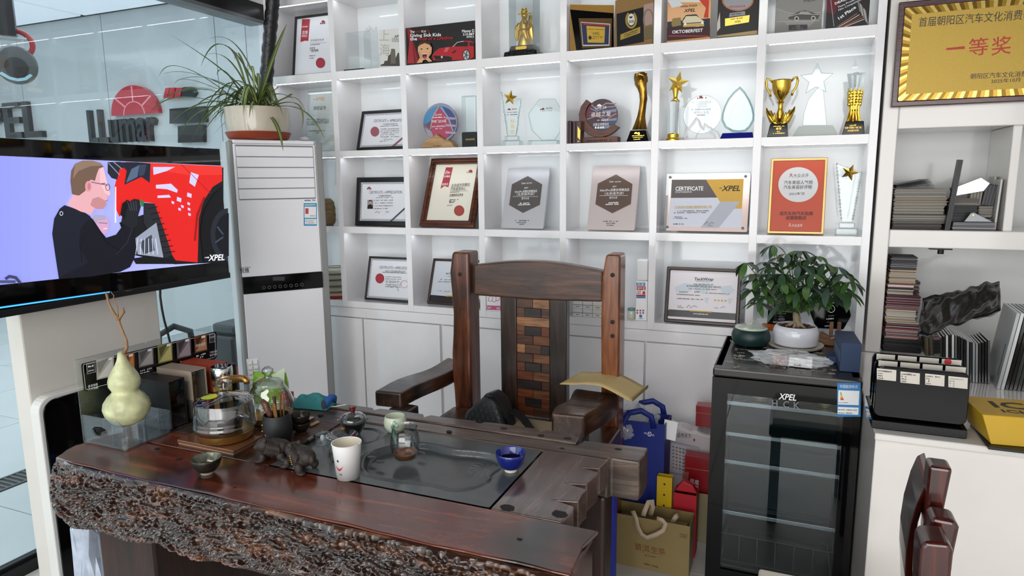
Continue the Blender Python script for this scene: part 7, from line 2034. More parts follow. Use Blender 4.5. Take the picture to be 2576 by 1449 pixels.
def crumple(name,material,root,cx,cy,cz,sx,sy,sz,seed,sub=3,amp=.35):
    bm_ = bmesh.new(); bmesh.ops.create_icosphere(bm_,subdivisions=sub,radius=1.0)
    for vv in bm_.verts:
        nn = mnoise.noise(vv.co * 2.2 + Vector((seed,0,0))) * amp + mnoise.noise(vv.co * 5.5 + Vector((0,seed,0))) * amp * .45
        vv.co = Vector((cx + vv.co.x * sx * (1 + nn),cy + vv.co.y * sy * (1 + nn),max(cz + vv.co.z * sz * (1 + nn),0.0004)))
    me = bpy.data.meshes.new(name); bm_.to_mesh(me); bm_.free(); me.materials.append(material)
    o = bpy.data.objects.new(name,me); COL.objects.link(o)
    if root: o.parent = root
    return o


M_FILM = mat('crinkled_film','#e6e9ec',.12,coat=.6,alpha=.34)
crumple('plastic_wrap',M_FILM,bb,.09,.065,h - .005,.085,.055,.055,3.0)
crumple('plastic_wrap',M_FILM,bb,.05,.02,h - .05,.05,.03,.05,9.0)
MB().box(w - .065,w - .012,.03,.035,h - .05,h + .03).build('paper_slip',WHITE,bb,rot=(0,RAD(6),0))
# white printed tea wrapper bag
yw = -.18
wx0,wx1 = PY(1668,1150,yw).x,PY(1794,1150,yw).x
wh_ = PY(1730,1075,yw).z
wb = thing('tea_paper_bag','white paper tea bag with blue framed vertical characters against the cabinet','bag',(wx0,yw,.0005))
n = 9; top_ = [(i * (wx1 - wx0) / n,wh_ - .012 * i / n * 2 + .004 * math.sin(i * 2.3)) for i in range(n + 1)]
MB().prism([(0,0),(wx1 - wx0,0)] + top_[::-1],0,.085).build('bag_body',mat('tea_bag_paper','#cfc6c8',.5,bump=.5,bscale=14,var=.05),wb,bevel=.012,seg=2)
s = Sheet(wb,-.0008)
s.text('一品传天下',(1695,1098),(1739,1103),M_INK,11,bold=True,shear=.2); BLn = col('#4a6a8a')
s.line([(1673,1106),(1758,1126),(1757,1185)],1.2,BLn); s.line([(1674,1109),(1755,1129)],.7,BLn); s.line([(1668,1183),(1720,1196)],1.2,BLn)
for c_ in range(6):
    for k in range(7): s.small((1692 + c_ * 8.5,1125 + c_ * 2 + k * 8.5),(1697 + c_ * 8.5,1126 + c_ * 2 + k * 8.5),5,col('#5a5558'),gap=0,seed=c_ * 9 + k)
s.text('一',(1676,1125),(1681,1126),GREY,3); s.text('年',(1675,1134),(1681,1135),GREY,6); s.text('茶',(1675,1143),(1681,1144),GREY,6); s.text('二',(1675,1152),(1681,1153),GREY,4); s.text('年',(1675,1162),(1681,1163),GREY,6); s.text('陈',(1675,1172),(1681,1173),GREY,6)
s.disc(1689,1092,2.5,3,col('#8a4a3a'),10); s.disc(1747,1105,2.5,3,col('#8a4a3a'),10); s.done()
# red tea tins
M_REDB = mat('tea_red','#8f1420',.35,coat=.2)


def redbox(label,pxl,pxr,pyt,pyb,Y,dep,z0,txt=True,name='red_tea_box'):
    x0 = PY(pxl,(pyt + pyb) / 2,Y).x; x1 = PY(pxr,(pyt + pyb) / 2,Y).x; h_ = PY(pxl,pyt,Y).z - z0
    r = thing(name,label,'box',(x0,Y,z0)); w_ = x1 - x0
    MB().box(0,w_,0,dep,0,h_ * .66).build('box_body',M_REDB,r,bevel=.001); MB().box(-.0006,w_ + .0006,-.0006,dep + .0006,h_ * .672,h_).build('box_lid',M_REDB,r,bevel=.001); MB().box(.002,w_ - .002,.002,dep - .002,h_ * .66,h_ * .672).build('gold_liner',M_GOLD2,r)
    return r,w_,h_


# hidden stack that carries them: a cream bag and a lower red carton behind the gift bag
yk = -.30
cx0,cx1 = PY(1752,1350,yk).x,PY(1791,1350,yk).x
cg,w,d,h = paperbag('cream_bag','cream olive paper bag squeezed between gift bag and fridge',cx0 - .01,min(cx1,-.232),yk,yk + .09,PY(1770,1243,yk).z,mat('cream_olive','#a39a78',.5))
r,w_,h_ = redbox('red tea tin with white characters resting on the cream bag',1722,1794,1145,1240,-.27,.06,PY(1740,1240,-.27).z)
r.location.x = min(r.location.x,-.232 - w_)
for ch_,ya in (('凤凰',1214),('单丛',1225)): Sheet(r,-.0008).text(ch_,(1735,ya),(1758,ya + 5),WHITE,10).done('characters')
s = Sheet(r,-.0008); s.poly([(1717,1190),(1730,1186),(1733,1187),(1730,1215),(1717,1222)],col('#9c5a50',.4)); s.done('side_label')
ztop = None
r,w_,h_ = redbox('upper red tea tin on the white tea bag beside the fridge',1750,1792,1020,1088,-.165,.06,wh_ + .004)
r.location.x = min(r.location.x,-.232 - w_)
yr = -.44
rb_,w,d,h = paperbag('red_paper_bag','bright red gathered paper bag behind the gift bag',PY(1694,1260,yr).x,PY(1752,1260,yr).x,yr,yr + .08,PY(1700,1240,yr).z,mat('bright_red_paper','#b3202e',.45),yaw=0)
MB().prism([(0,h),(w,h),(w * .8,h + .03),(w * .35,h + .045)],.02,.05).build('gathered_top',mat('bright_red_paper','#b3202e',.45),rb_,bevel=.003)
yy_ = -.462
yb_,w,d,h = paperbag('yellow_bag','yellow plastic bag with small holes behind the red bag',PY(1652,1240,yy_).x,PY(1690,1240,yy_).x,yy_,yy_ + .032,PY(1670,1200,yy_).z,mat('yellow_plastic','#c7a41c',.35,coat=.2))
for k in range(3): MB().lathe([(.004,0),(.004,.001)],10,M=Matrix.Translation((w * .5,-.0006,h - .03 - k * .045)) @ Matrix.Rotation(PI / 2,4,'X')).build('punch_hole',BLACK,yb_)
lb_,w,d,h = paperbag('blue_carton_bag','small bright blue bag low behind the table leg',PY(1508,1240,-.78).x,PY(1545,1240,-.78).x,-.78,-.73,PY(1525,1218,-.78).z,mat('bright_blue','#1a2fae',.45))
# under the table
pw = thing('wrapped_bundle','crinkled clear plastic wrapped bundle under the left end of the table','bundle',(*PY(238,1420,-1.70)[:2],0.0005))
crumple('plastic_wrap',mat('cloudy_wrap','#aab4c4',.15,coat=.6,var=.25,vscale=18),pw,0,0,.28,.055,.055,.28,5.0)
ub = thing('storage_tub','blue plastic storage tub under the tea table','tub',(PY(455,1440,-1.50).x + .10,-1.50,.0005))
MB().hexa([(-.12,-.09,0),(.12,-.09,0),(.12,.09,0),(-.12,.09,0),(-.14,-.11,.44),(.14,-.11,.44),(.14,.11,.44),(-.14,.11,.44)]).build('tub',mat('tub_blue','#3f62a8',.35),ub,bevel=.01); MB().box(-.145,.145,-.115,.115,.4405,.455).build('lid',mat('tub_lid','#4f74b8',.35),ub,bevel=.004)

# ------------------------------------------------------------------ on the fridge
zF = FH + .0012
r,k = put('lidded_jar','dark green squat ceramic jar with painted white lid on the fridge','jar',1888,866,zF)
MB().lathe([(32 * k,0),(40 * k,3 * k),(46 * k,14 * k),(46.5 * k,24 * k),(43 * k,36 * k),(38 * k,41 * k)],40).build('body',mat('green_ceramic','#16302f',.4),r,smooth='auto')
MB().lathe([(38 * k,41.3 * k),(39.5 * k,43 * k),(38 * k,46 * k),(26 * k,50 * k),(.5 * k,51.5 * k)],40,cap=False).build('lid',mat('celadon_lid','#c6cdbc',.2,coat=.5,var=.12,vscale=26),r,smooth='auto')
ld_ = k
bo,k = put('bonsai_tree','schefflera bonsai with dense dark green leaf whorls in a white pot','plant',2000,872,zF)
MB().lathe([(48 * k,0),(62 * k,3 * k),(66 * k,9 * k),(64 * k,9.5 * k),(50 * k,4 * k)],40).build('saucer',mat('saucer_cream','#cfc9ba',.35),bo,smooth='auto')
MB().lathe([(44 * k,5 * k),(51 * k,10 * k),(54 * k,25 * k),(54 * k,42 * k),(50 * k,52 * k),(46 * k,56 * k),(45 * k,55 * k),(46 * k,48 * k),(.5 * k,47 * k)],44).build('pot',mat('white_glaze','#d9d9e0',.12,coat=.6),bo,smooth='auto')
so2 = MB(); rn = random.Random(3)
for i in range(260):
    a = rn.random() * 2 * PI; q_ = 44 * k * math.sqrt(rn.random()); so2.ball((q_ * math.cos(a),q_ * math.sin(a),49.5 * k + rn.random() * .004),.0026 + .002 * rn.random(),(1,1,.8),5,4)
so2.build('soil',mat('lava_soil','#4a2f22',.9,var=.4,vscale=60),bo)['kind'] = 'stuff'
M_TRUNK = mat('bonsai_bark','#8f8068',.7,var=.15,vscale=40,bump=.5,bscale=60)
Mb_ = MTX(bo)


def bp_(px,py,y=0.0):
    p = PL(Mb_,px,py,y); return Vector((p.x,y,p.z))


MB().tube([bp_(2004,826),bp_(2006,815),bp_(2003,795),bp_(2004,778)],[.017,.014,.0135,.012],14).build('trunk',M_TRUNK,bo,smooth=True)
for p_ in ((-.03,.0),(.026,-.012),(-.008,-.025)): MB().tube([Vector((p_[0] * 1.3,p_[1] * 1.3,49 * k)),Vector((p_[0] * .7,p_[1] * .7,56 * k)),bp_(2004,805)],[.005,.0065,.007],8).build('root',M_TRUNK,bo,smooth=True)
rn = random.Random(11)
# leaf whorls: stems end at photographed rosette centres, leaflets fan out and droop
whorls = [(1946,618,.0,1),(2015,632,.02,1),(1878,662,.0,1.15),(1960,648,.03,1),(1938,672,-.02,.95),(1906,704,-.03,1.05),(1888,728,-.02,1),(1968,690,-.05,1.1),(2008,668,-.03,1.1),(2042,690,-.05,1.1),(2076,664,.0,1),(2106,672,.02,1),(2122,690,-.01,1.15),(2128,735,-.02,1.1),(2085,726,-.06,1.15),(2030,720,-.08,1.1),(1990,728,-.07,1.0),(1968,712,-.08,1.15),(1940,705,-.06,1),(1922,745,-.03,1),(1905,763,-.03,.95),(1972,768,-.06,1.1),(2008,758,-.05,1),(2050,748,-.04,1.05),(2068,700,.03,1),(2030,655,.04,.9),(1990,655,.05,.9),(1920,690,.04,1),(2100,705,.05,1),(1955,735,.03,1),(2060,730,.05,1),(2090,752,.0,1),(1895,690,-.05,1),(1950,690,.06,1),(2000,700,.06,1),(2040,670,.0,1),(2110,720,.03,1),(1980,640,.0,.9),(2055,645,.02,.9),(1912,725,.05,1),(2005,735,-.1,1.1),(2045,715,-.02,1),(1930,660,.05,1),(2140,710,.0,1)]
M_LEAFS = [mat('leaf_dark','#2f4a2c',.38,var=.2,vscale=30),mat('leaf_mid','#42642e',.38,var=.2,vscale=30),mat('leaf_grey','#42564a',.33,var=.15,vscale=30)]


def leaf_mesh(L_,W_,droop,fold):
    v = []; f = []; n = 7
    for i in range(n + 1):
        t = i / n; w_ = W_ * math.sin(PI * min(1,.06 + t * .94) ** .85) ** .8 * (.55 + .6 * t) * (1 if t < 1 else 0)
        x = L_ * t; z = -droop * L_ * t * t
        v += [(x,-w_,z + fold * w_),(x,0,z),(x,w_,z + fold * w_)]
        if i: o = 3 * (i - 1); f += [(o,o + 3,o + 4,o + 1),(o + 1,o + 4,o + 5,o + 2)]
    me = bpy.data.meshes.new('leaflet'); me.from_pydata(v,[],f); me.polygons.foreach_set('use_smooth',[True] * len(f)); return me


LM = []
for i,mm in enumerate(M_LEAFS):
    for dr in (.2,.5):
        me = leaf_mesh(.052,.0115,dr,.25); me.materials.append(mm); LM.append(me)
for i,(px,py,y,sc_) in enumerate(whorls):
    c = bp_(px,py,y)
    st0 = bp_(2004 + (px - 2004) * .12,778,0) if py < 740 else bp_(2004 + (px - 2004) * .1,785,0)
    midp = st0.lerp(c,.55) + Vector((0,0,-.012 if abs(px - 2004) > 60 else .0))
    tp_ = [st0,midp,c]
    MB().tube([st0,st0.lerp(midp,.6),midp,midp.lerp(c,.6),c],[.0045,.0032,.0022,.0018,.0015],6).build('branch',mat('green_stem','#5d6a3c',.5),bo,smooth=True)
    nl = 6 + i % 2; a0 = rn.random() * 6
    for j in range(nl):
        a = a0 + 2 * PI * j / nl
        lf = bpy.data.objects.new('leaflet',LM[(i * 2 + j + (i % 3)) % 6]); COL.objects.link(lf); lf.parent = bo
        pet = .008
        lf.location = c + Vector((pet * math.cos(a),pet * math.sin(a),0)); lf.rotation_euler = (rn.uniform(-.3,.3),rn.uniform(.05,.55),a)
        lf.scale = (sc_ * rn.uniform(1.0,1.4),) * 3
# wooden bracket, blue boxes
r,k = put('wooden_stand','carved brown wooden stand with two upright prongs behind the blue box','stand',2080,868,zF)
W_ST = wood('stand_wood',('#4a2a14','#6d4524','#8a5c33'),'X',3,rough=.4,coat=.2)
MB().prism([(-.035,0),(.035,0),(.035,.045),(.012,.032),(-.02,.052),(-.033,.045)],-.012,.02).build('block',W_ST,r,bevel=.004)
for x in (.012,.040): MB().box(x - .006,x + .008,.004 + x * .5,.02 + x * .5,.0,.088).build('prong',W_ST,r,bevel=.002)
a = PZ(2112,934,zF); b = PZ(2176,936,zF)
r = thing('blue_gift_box','dark blue cloth covered gift box standing on the fridge','box',(a.x,a.y,zF),RAD(3))
bh_ = PL(MTX(r),2112,862).z; M_BB = mat('navy_cloth','#2c3f5e',.6,bump=.2,bscale=250)
MB().box(0,min(b.x,.236) - a.x,0,.20,0,bh_).build('box_body',M_BB,r,bevel=.0015); MB().box(-.0015,-.0002,.02,.18,bh_ * .3,bh_ * .7).build('label_patch',col('#4a5d78',.5),r)
r,k = put('blue_slipcase','flat navy case lying beside the tall blue gift box','case',2096,908,zF); MB().box(-.02,.008,-.03,.05,0,.022).build('case',M_BB,r,bevel=.001)
r,k = put('plastic_packet','clear plastic bag holding a white box and pink beads on the fridge','bag',1985,918,zF,RAD(-4))
MB().box(.0,.075,-.025,.02,.002,.034).build('white_carton',WHITE,r,bevel=.001)
s = Sheet(r,-.0256); s.small((1997,919),(2015,922),4,GREY); s.disc(2012,917,2.2,2.4,RED,10); s.done('carton_print')
pk = MB(); rn = random.Random(2)
for i in range(60): pk.ball((-.052 + rn.random() * .045,-.02 + rn.random() * .04,.006 + rn.random() * .024),.0045,(1,1,1),6,5)
pk.build('pink_beads',mat('rose_bead','#c79a8f',.25,coat=.4),r,smooth=True)['kind'] = 'stuff'
crumple('film',M_FILM,r,.0,.0,.024,.125,.055,.026,4.0,4,.3)

# ------------------------------------------------------------------ right-hand side: plaque, swatches, boards
aq,bq = PY(2240,271,-.02),PY(2256,24,-.02)
gq = thing('award_plaque','large gold award plaque with red characters in a dark red wooden frame','plaque',(aq.x,-.024,aq.z))
Mq = MTX(gq); gh = PL(Mq,2254,8).z; gw = .62
W_MAH = wood('mahogany',('#2a0b0d','#401317','#561d20'),'X',2,rough=.25,coat=.4)
ringframe(0,gw,0,gh,.022,-.012,.016).build('frame',W_MAH,gq,bevel=.004)
MB().box(.018,gw - .018,-.003,.012,.018,gh - .018).build('gold_plate',mat('gold_plate','#a98c3c',.38,metal=.45,bump=.12,bscale=500),gq)
rays = MB(); i0,o0 = .046,.020
rn = random.Random(8)
for side in range(4):
    L_ = gw if side % 2 == 0 else gh
    n = int(L_ / .014)
    for k in range(n):
        rays.use(mat(('ray_light','ray_dark','ray_mid')[k % 3],('#c7ad62','#6d531c','#9a7b30')[k % 3],.2,metal=.8))
        t0,t1 = o0 + (L_ - 2 * o0) * k / n,o0 + (L_ - 2 * o0) * (k + 1) / n
        c0_,c1_ = i0 + (L_ - 2 * i0) * k / n,i0 + (L_ - 2 * i0) * (k + 1) / n
        if side == 0: q_ = [(t0,o0),(t1,o0),(c1_,i0),(c0_,i0)]
        elif side == 2: q_ = [(t0,gh - o0),(c0_,gh - i0),(c1_,gh - i0),(t1,gh - o0)]
        elif side == 1: q_ = [(gw - o0,t0),(gw - o0,t1),(gw - i0,c1_),(gw - i0,c0_)]
        else: q_ = [(o0,t0),(i0,c0_),(i0,c1_),(o0,t1)]
        rays.add([(x,-.0036,z) for x,z in q_],[(0,1,2,3)])
o = rays.build('ray_border',None,gq)
s = Sheet(gq,-.0036)
s.text('首届朝阳区汽车文化消费季贴膜大赛',(2311,66),(2700,38),M_INK,22); REDT = col('#b3261e',.4)
s.done('heading')
Sheet(gq,-.0036).poly([(2380,126),(2381,121),(2427,116),(2427,123)],REDT).done('character')
for ch_,xa,ya,hh_ in (('等',2436,138,40),('奖',2494,136,42)): Sheet(gq,-.0036).text(ch_,(xa,ya),(xa + 49,ya - 5),REDT,hh_,bold=True).done('character')
s = Sheet(gq,-.0036)
s.text('朝阳区汽车文化消费季组委会',(2441,198),(2650,188),M_INK,13); s.text('2025年10月',(2493,209),(2566,205),M_INK,10); s.done('lettering')

# sample decks in the upper niche
zN = 1.2985


def deck(label,x0,x1,y0,y1,z0,n,c_,cat='sample deck',rot=None,t=None,step=.0022,name='sample_deck'):
    """a pile of sample cards"""
    r = thing(name,label,cat,(x0,y0,z0),rot or 0,'film sample decks')
    w_,d_ = x1 - x0,y1 - y0; rn_ = random.Random(int(x0 * 1000 + z0 * 777))
    for k in range(n):
        m_ = col(c_[rn_.randrange(len(c_))],.45); j = rn_.uniform(-.003,.003); j2 = rn_.uniform(-.003,.003)
        MB().box(j,w_ + j,j2,d_ + j2,k * step,k * step + step * .8).build('card',m_,r)
    return r,n * step


GR = ['#3a3836','#5d5953','#7d776d','#8f887c','#2a2928','#6b655c','#a39c8f']
z_ = zN + .0005
for k,(lb,n,w_,cs) in enumerate((('lowest',10,.165,['#2a2725','#3d332d','#55463c']),('second',16,.178,GR),('third',14,.170,['#8f8a80','#7d776d','#a39c90']),('fourth',14,.178,['#9a9080','#85796a','#6d6154']),('topmost',15,.172,['#8a857c','#6f6a63','#a59e92']))):
    r,hh = deck('%s grey brown sample deck of the wide pile at the niche edge' % lb,.366,.366 + w_,.03,.17,z_,n,cs); z_ += hh + .001
r = thing('sample_fan','open black film sample fan lying on the wide pile','sample deck',(.372,.04,z_ + .001),0,'film sample decks')
for k in range(9): MB().box(0,.13,0,.06,k * .0016,k * .0016 + .0012).build('card',col(('#141416','#3a3a3c','#1f1f22')[k % 3],.3),r,rot=(0,-RAD(1.2 * k),RAD(3 * k)))
z_ = zN + .0005
for k,(lb,n,w_,cs) in enumerate((('bottom',12,.10,['#1c1b1c','#2c2a2a','#3f3c3b']),('second',16,.10,['#1a1a1c','#222226','#333337']),('third',13,.10,['#232326','#2f2f35','#17171a']),('fourth',12,.094,['#6d675f','#8a8277','#57524b']))):
    r,hh = deck('%s dark sample deck of the middle niche pile' % lb,.556,.556 + min(w_,.092),.045,.17,z_,n,cs); z_ += hh + .001
r = thing('steel_sample_fan','brushed steel ended sample fan on the middle niche pile','sample deck',(.556,.05,z_ + .003),(0,-RAD(14),0),'film sample decks')
MB().prism([(0,.0),(.11,-.005),(.135,.02),(.11,.05),(.03,.035)],0,.004).build('steel_plate',M_SILVER,r,bevel=.002)
for k in range(10): MB().box(.01,.10,.008 + k * .0025,.0098 + k * .0025,0,.034).build('card',col(('#2a2a2c','#4d4a48','#19191b')[k % 3],.4),r)
a = thing('swatch_strip','tall narrow black swatch strip standing upright in the niche','sample deck',(.5385,-.004,zN + .001),(0,RAD(5),0),'film sample decks')
for k in range(4): MB().box(k * .0042,k * .0042 + .0036,0,.03,0,.265).build('card',col('#1d1d1f',.35),a)
z_ = zN + .0005
r,hh = deck('pale metal edged sample deck lying at the niche front',.565,.712 - .012,-.0,.04,z_,14,['#8a8a8c','#6d6d70','#a3a3a6','#4d4d50'])
rr2 = thing('grey_swatch','grey swatch plate with a rivet leaning on the front deck','sample deck',(.60,.005,z_ + hh + .001),0,'film sample decks')
MB().prism([(0,0),(.095,0),(.03,.036),(.02,.034)],0,.004).build('plate',mat('swatch_grey','#8f9296',.35,metal=.3),rr2,bevel=.002)
MB().lathe([(.003,0),(.003,.002)],10,M=Matrix.Translation((.027,-.0005,.026)) @ Matrix.Rotation(PI / 2,4,'X')).build('rivet',M_GOLD2,rr2)
for j,(lb,zb2,cs) in enumerate((('lower',zN + .0005,['#6d655c','#8a8176','#4d463f']),('upper',zN + .047,['#a09a8e','#7d776c','#5d574e']))):
    deck('%s short sample deck beside the white panels' % lb,.655,.700,.06,.16,zb2,19,cs)
for j,(lb,xx_) in enumerate((('left hand',.622),('right hand',.662))):
    r = thing('hanging_deck','%s fan of upright sample cards on the short decks' % ('paler' if j == 0 else 'darker'),'sample deck',(xx_,.06,zN + .0965),(0,RAD(4 + 4 * j),0),'film sample decks')
    for k in range(11): MB().box(k * .0034,k * .0034 + .0026,0,.05,0,.075 + .004 * (k % 2)).build('card',col(('#7d766b','#a39a8c','#5d574f')[k % 3] if j == 0 else ('#3a3a3e','#55555a','#2a2a2d')[k % 3],.4),r)
for j in range(2):
    r = thing('leaning_sample',('front' if j == 0 else 'rear') + ' white sample panel leaning on the niche side','panel',(.702,.03 + .09 * j,zN + .0008),(0,RAD(2),0),'white leaning panels')
    MB().box(0,.007,0,.08,0,.19 + .01 * j).build('panel',mat('panel_white','#c9c6c0',.4),r,bevel=.001)

# lower niche: tall swatch stack, standing boards, crumpled sheet
zC = CTZ + .0008
COLS = ['#a8586a','#c98f98','#2a2526','#e0d6c8','#7a2f38','#b5a08a','#1f1c1d','#d6cfc4','#b37a52','#8f2f3c','#efe8de','#3a3234','#6d6a66','#cfa06a']
x0 = .368; z_ = zC
for lb,n,w_,cs,dx in (('dark lowest',22,.135,['#1f1e1f','#2c2a2b','#39373a'],.0),('pink and cream second',26,.115,COLS,.004),('cream third',20,.105,['#d6cfc4','#c9c0b2','#e3ddd2','#b59a78'],.0),('dark red fourth',22,.118,['#5a2a30','#8f3f4a','#1f1a1b','#b58a8f','#2c2426'],-.002),('red and black fifth',20,.09,COLS,.0),('cream and orange sixth',20,.092,['#cfc8b8','#b8b0a0','#c98f50','#2a2728','#a39c8c'],.002),('grey topmost',20,.09,['#2a2a2d','#5d5a60','#8a868c','#1c1c1e'],.004)):
    r,hh = deck('%s deck of the tall coloured swatch stack' % lb,x0 + dx,x0 + dx + w_,.03,.15,z_,n,cs,step=.00255); z_ += hh + .0008
deck('blue edged deck behind the tall coloured stack',.455,.50,.17,.25,zC,60,['#2a2a3a','#6d5a5a','#a38a8a','#3a2a2c'],step=.0045)
r = thing('brown_swatches','sloping brown swatch cards beside the tall stack','sample deck',(.515,.0,zC),(0,RAD(-6),0),'film sample decks')
for k in range(12): MB().box(k * .0048,k * .0048 + .0038,0,.10,0,.075 - .002 * k).build('card',col(('#6d6052','#8a7c6a','#4d4339')[k % 3],.5),r)
XB = .505
rn = random.Random(21)
CN = {'#1d1e20': 'black','#2a2c2e': 'charcoal','#55585a': 'mid grey','#17181a': 'jet black','#8f9294': 'light grey','#c3c5c6': 'silver white','#3a3c3e': 'slate','#6d7072': 'steel grey','#c9cbcb': 'white'}
for k in range(17):
    c_ = ('#1d1e20','#2a2c2e','#55585a','#17181a','#8f9294','#c3c5c6')[rn.randrange(6)]
    w_ = .0075; hh = .150 + .012 * math.sin(k * .4)
    r = thing('sample_board','thin %s film sample board standing in the lower row beneath the crumpled sheet' % CN[c_],'sample board',(XB,-.345,zC),(0,RAD(-4.5),RAD(-2)),'standing film boards')
    MB().box(0,w_ * .85,0,.15,0,hh).build('board',mat('gloss_board_' + c_[1:],c_,.12,coat=.5),r,bevel=.001); XB += w_ + .0012
XB += .004
for k in range(14):
    c_ = ('#1d1e20','#3a3c3e','#6d7072','#17181a','#c9cbcb')[rn.randrange(5)] if k else '#aeb0b2'
    r = thing('sample_board','large %s film sample board standing in the taller row beside the lower row' % CN[c_] if k else 'pale printed first board of the taller film board row','sample board',(XB,-.40,zC),(0,RAD(7),RAD(-3)),'tall standing film boards')
    MB().box(0,.0095,0,.20,0,.262).build('board',mat('gloss_board_' + c_[1:],c_,.12,coat=.5),r,bevel=.001)
    if k == 0:
        for i in range(14): MB().box(-.0006,-.0002,.03,.036,.04 + i * .008,.045 + i * .008).build('spine_mark',BLACK,r)
    XB += .0112
bm_ = bmesh.new(); bmesh.ops.create_grid(bm_,x_segments=30,y_segments=12,size=1.0)
pA,pB = PY(2318,803,-.30),PY(2522,748,-.30)
for vv in bm_.verts:
    x,y = vv.co.x,vv.co.y; t = (x + 1) / 2
    base = pA.lerp(pB,t)
    vv.co = Vector((base.x - pA.x + .02 * y,y * .105,base.z - pA.z + y * (.05 - .012 * t) + .020 * mnoise.noise(Vector((t * 3.2,y * 1.1,2))) + .012 * mnoise.noise(Vector((t * 9,y * 2.5,7)))))
me = bpy.data.meshes.new('sheet'); bm_.to_mesh(me); bm_.free(); me.materials.append(mat('black_vinyl','#101112',.22,coat=.3)); me.polygons.foreach_set('use_smooth',[True] * len(me.polygons))
cs_ = thing('vinyl_sheet','crumpled black vinyl sheet draped over the standing film boards','sheet',(pA.x,-.27,pA.z + .002))
o = bpy.data.objects.new('sheet',me); COL.objects.link(o); o.parent = cs_; md = o.modifiers.new('thick','SOLIDIFY'); md.thickness = .002

# black tiered sample boards with white labels on the counter
a = PZ(2180,1085,CTZ); b = PZ(2432,1106,CTZ)
x0,x1,yf = .236,b.x,b.y
rk = thing('board_rack','black glossy tiered rack base under the labelled film boards','rack',(x0,yf,zC))
MB().add([(0,0,0),(x1 - x0,0,0),(x1 - x0,.20,0),(0,.20,0),(0,0,.026),(x1 - x0,0,.026),(x1 - x0,.20,.036),(0,.20,.036)],[(3,2,1,0),(4,5,6,7),(0,1,5,4),(1,2,6,5),(2,3,7,6),(3,0,4,7)]).build('wedge',M_BLKGLOSS,rk,bevel=.003)
for k in range(6): MB().box(.0,x1 - x0,-.0012,0,.004 + k * .0036,.0058 + k * .0036).build('layer_line',col('#2a2a2d',.3),rk)
for k in range(3):
    yk_ = yf + .018 + k * .055; zk = zC + .0315 + k * .003
    r = thing('labelled_board',('front black film board with four white labels on the counter rack','middle black film board with white label tops on the rack','rear black film board with red mark on the rack')[k],'sample board',(x0 + .004 - .0 * k,yk_,zk),(-RAD(2),0,0),'labelled film boards')
    M = MTX(r)
    hk = PL(M,2320,930).z if k == 0 else hk0
    hk0 = hk
    MB().prism(rrect(0,x1 - x0 - .004,0,hk + k * .003,.018,5),0,.012).build('board',M_BLKGLOSS,r,bevel=.002)
    if k == 0:
        s = Sheet(r,-.0006); LBW = col('#c9c3b8',.5)
        for i,(xa,ya) in enumerate(((2202,926),(2261,934),(2323,939),(2381,945))):
            s.poly([(xa + 4,ya),(xa + 53,ya + 5),(xa + 52,ya + 33),(xa + 4,ya + 28)],LBW)
            for j in range(4): s.small((xa + 7,ya + 8 + j * 6),(xa + (43 if j == 0 else 20),ya + 11 + j * 6 if j == 0 else ya + 9.5 + j * 6),3.5,col('#4a4846') if i < 3 else col('#8f8b85'))
        s.text('XPEL',(2228 - 4,935.5),(2236,936.5),M_INK,4); s.text('XPEL',(2283,943),(2295,944),M_INK,4); s.done('labels')
    else:
        lm = MB(); lm.use(LBW)
        for i in range(4): lm.box(.010 + i * .055,.058 + i * .055,-.0008,-.0002,hk + k * .003 - .020,hk + k * .003 - .003)
        lm.build('label_strip',None,r)['kind'] = 'stuff'
        if k == 2: MB().lathe([(.009,0),(.009,.001)],16,M=Matrix.Translation((.19,-.001,hk - .004)) @ Matrix.Rotation(PI / 2,4,'X')).build('red_mark',RED,r)
# yellow box and dark board
a = PZ(2492,1126,CTZ)
db = thing('dark_board','dark grey flat board under the yellow box','board',(a.x - .01,a.y - .02,zC)); MB().box(0,.40,0,.20,0,.008).build('board',col('#1f2023',.4),db,bevel=.002)
yb2 = thing('yellow_box','yellow carton with black block lettering on the counter','box',(a.x,a.y,zC + .0085),RAD(6))
M_YEL = mat('carton_yellow','#c29a16',.4,var=.04)
MB().add([(0,0,0),(.36,0,0),(.36,.17,0),(0,.17,0),(-.022,.012,.075),(.37,.012,.075),(.37,.175,.075),(-.022,.175,.075)],[(3,2,1,0),(4,5,6,7),(0,1,5,4),(1,2,6,5),(2,3,7,6),(3,0,4,7)]).build('carton',M_YEL,yb2,bevel=.002)
for body,x_,y_,sz in (('ICE',.025,.085,.075),('ICHANGE',.035,.045,.034)):
    v,f,*_ = text_mesh(body,True); MB().add([(p[0] * sz * 1.25 + x_,p[1] * sz + y_,.0756) for p in v],f).build('lettering',BLACK,yb2)['kind'] = 'stuff'
# ------------------------------------------------------------------ spider plant on the air conditioner
zA = ACH + .001
pc = MTX(ac) @ Vector((.165,.125,zA))
k = (pc - CAM).dot(CF) / F_PX
sp = thing('spider_plant','spider plant with long arching striped leaves in a cream pot on a terracotta saucer','plant',(pc.x,pc.y,zA))
ks = .88
MB().lathe([(72 * k * ks,0),(82 * k * ks,5 * k),(88 * k * ks,17 * k),(89 * k * ks,19 * k),(80 * k * ks,17 * k)],44).build('saucer',mat('terracotta','#8f3a22',.4),sp,smooth='auto')
MB().lathe([(74 * k * ks,8 * k),(82 * k * ks,14 * k),(87 * k * ks,40 * k),(88 * k * ks,72 * k),(90 * k * ks,78 * k),(86 * k * ks,79 * k),(84 * k * ks,66 * k),(.5 * k,65 * k)],44).build('pot',mat('cream_glaze','#c3b8a6',.12,coat=.6,var=.05),sp,smooth='auto')
MB().lathe([(82 * k * ks,66 * k),(40 * k,68 * k),(.4 * k,69 * k)],30,cap=False).build('soil',mat('potting_soil','#2a1f18',.9,bump=.6,bscale=60),sp)
Ms = MTX(sp)
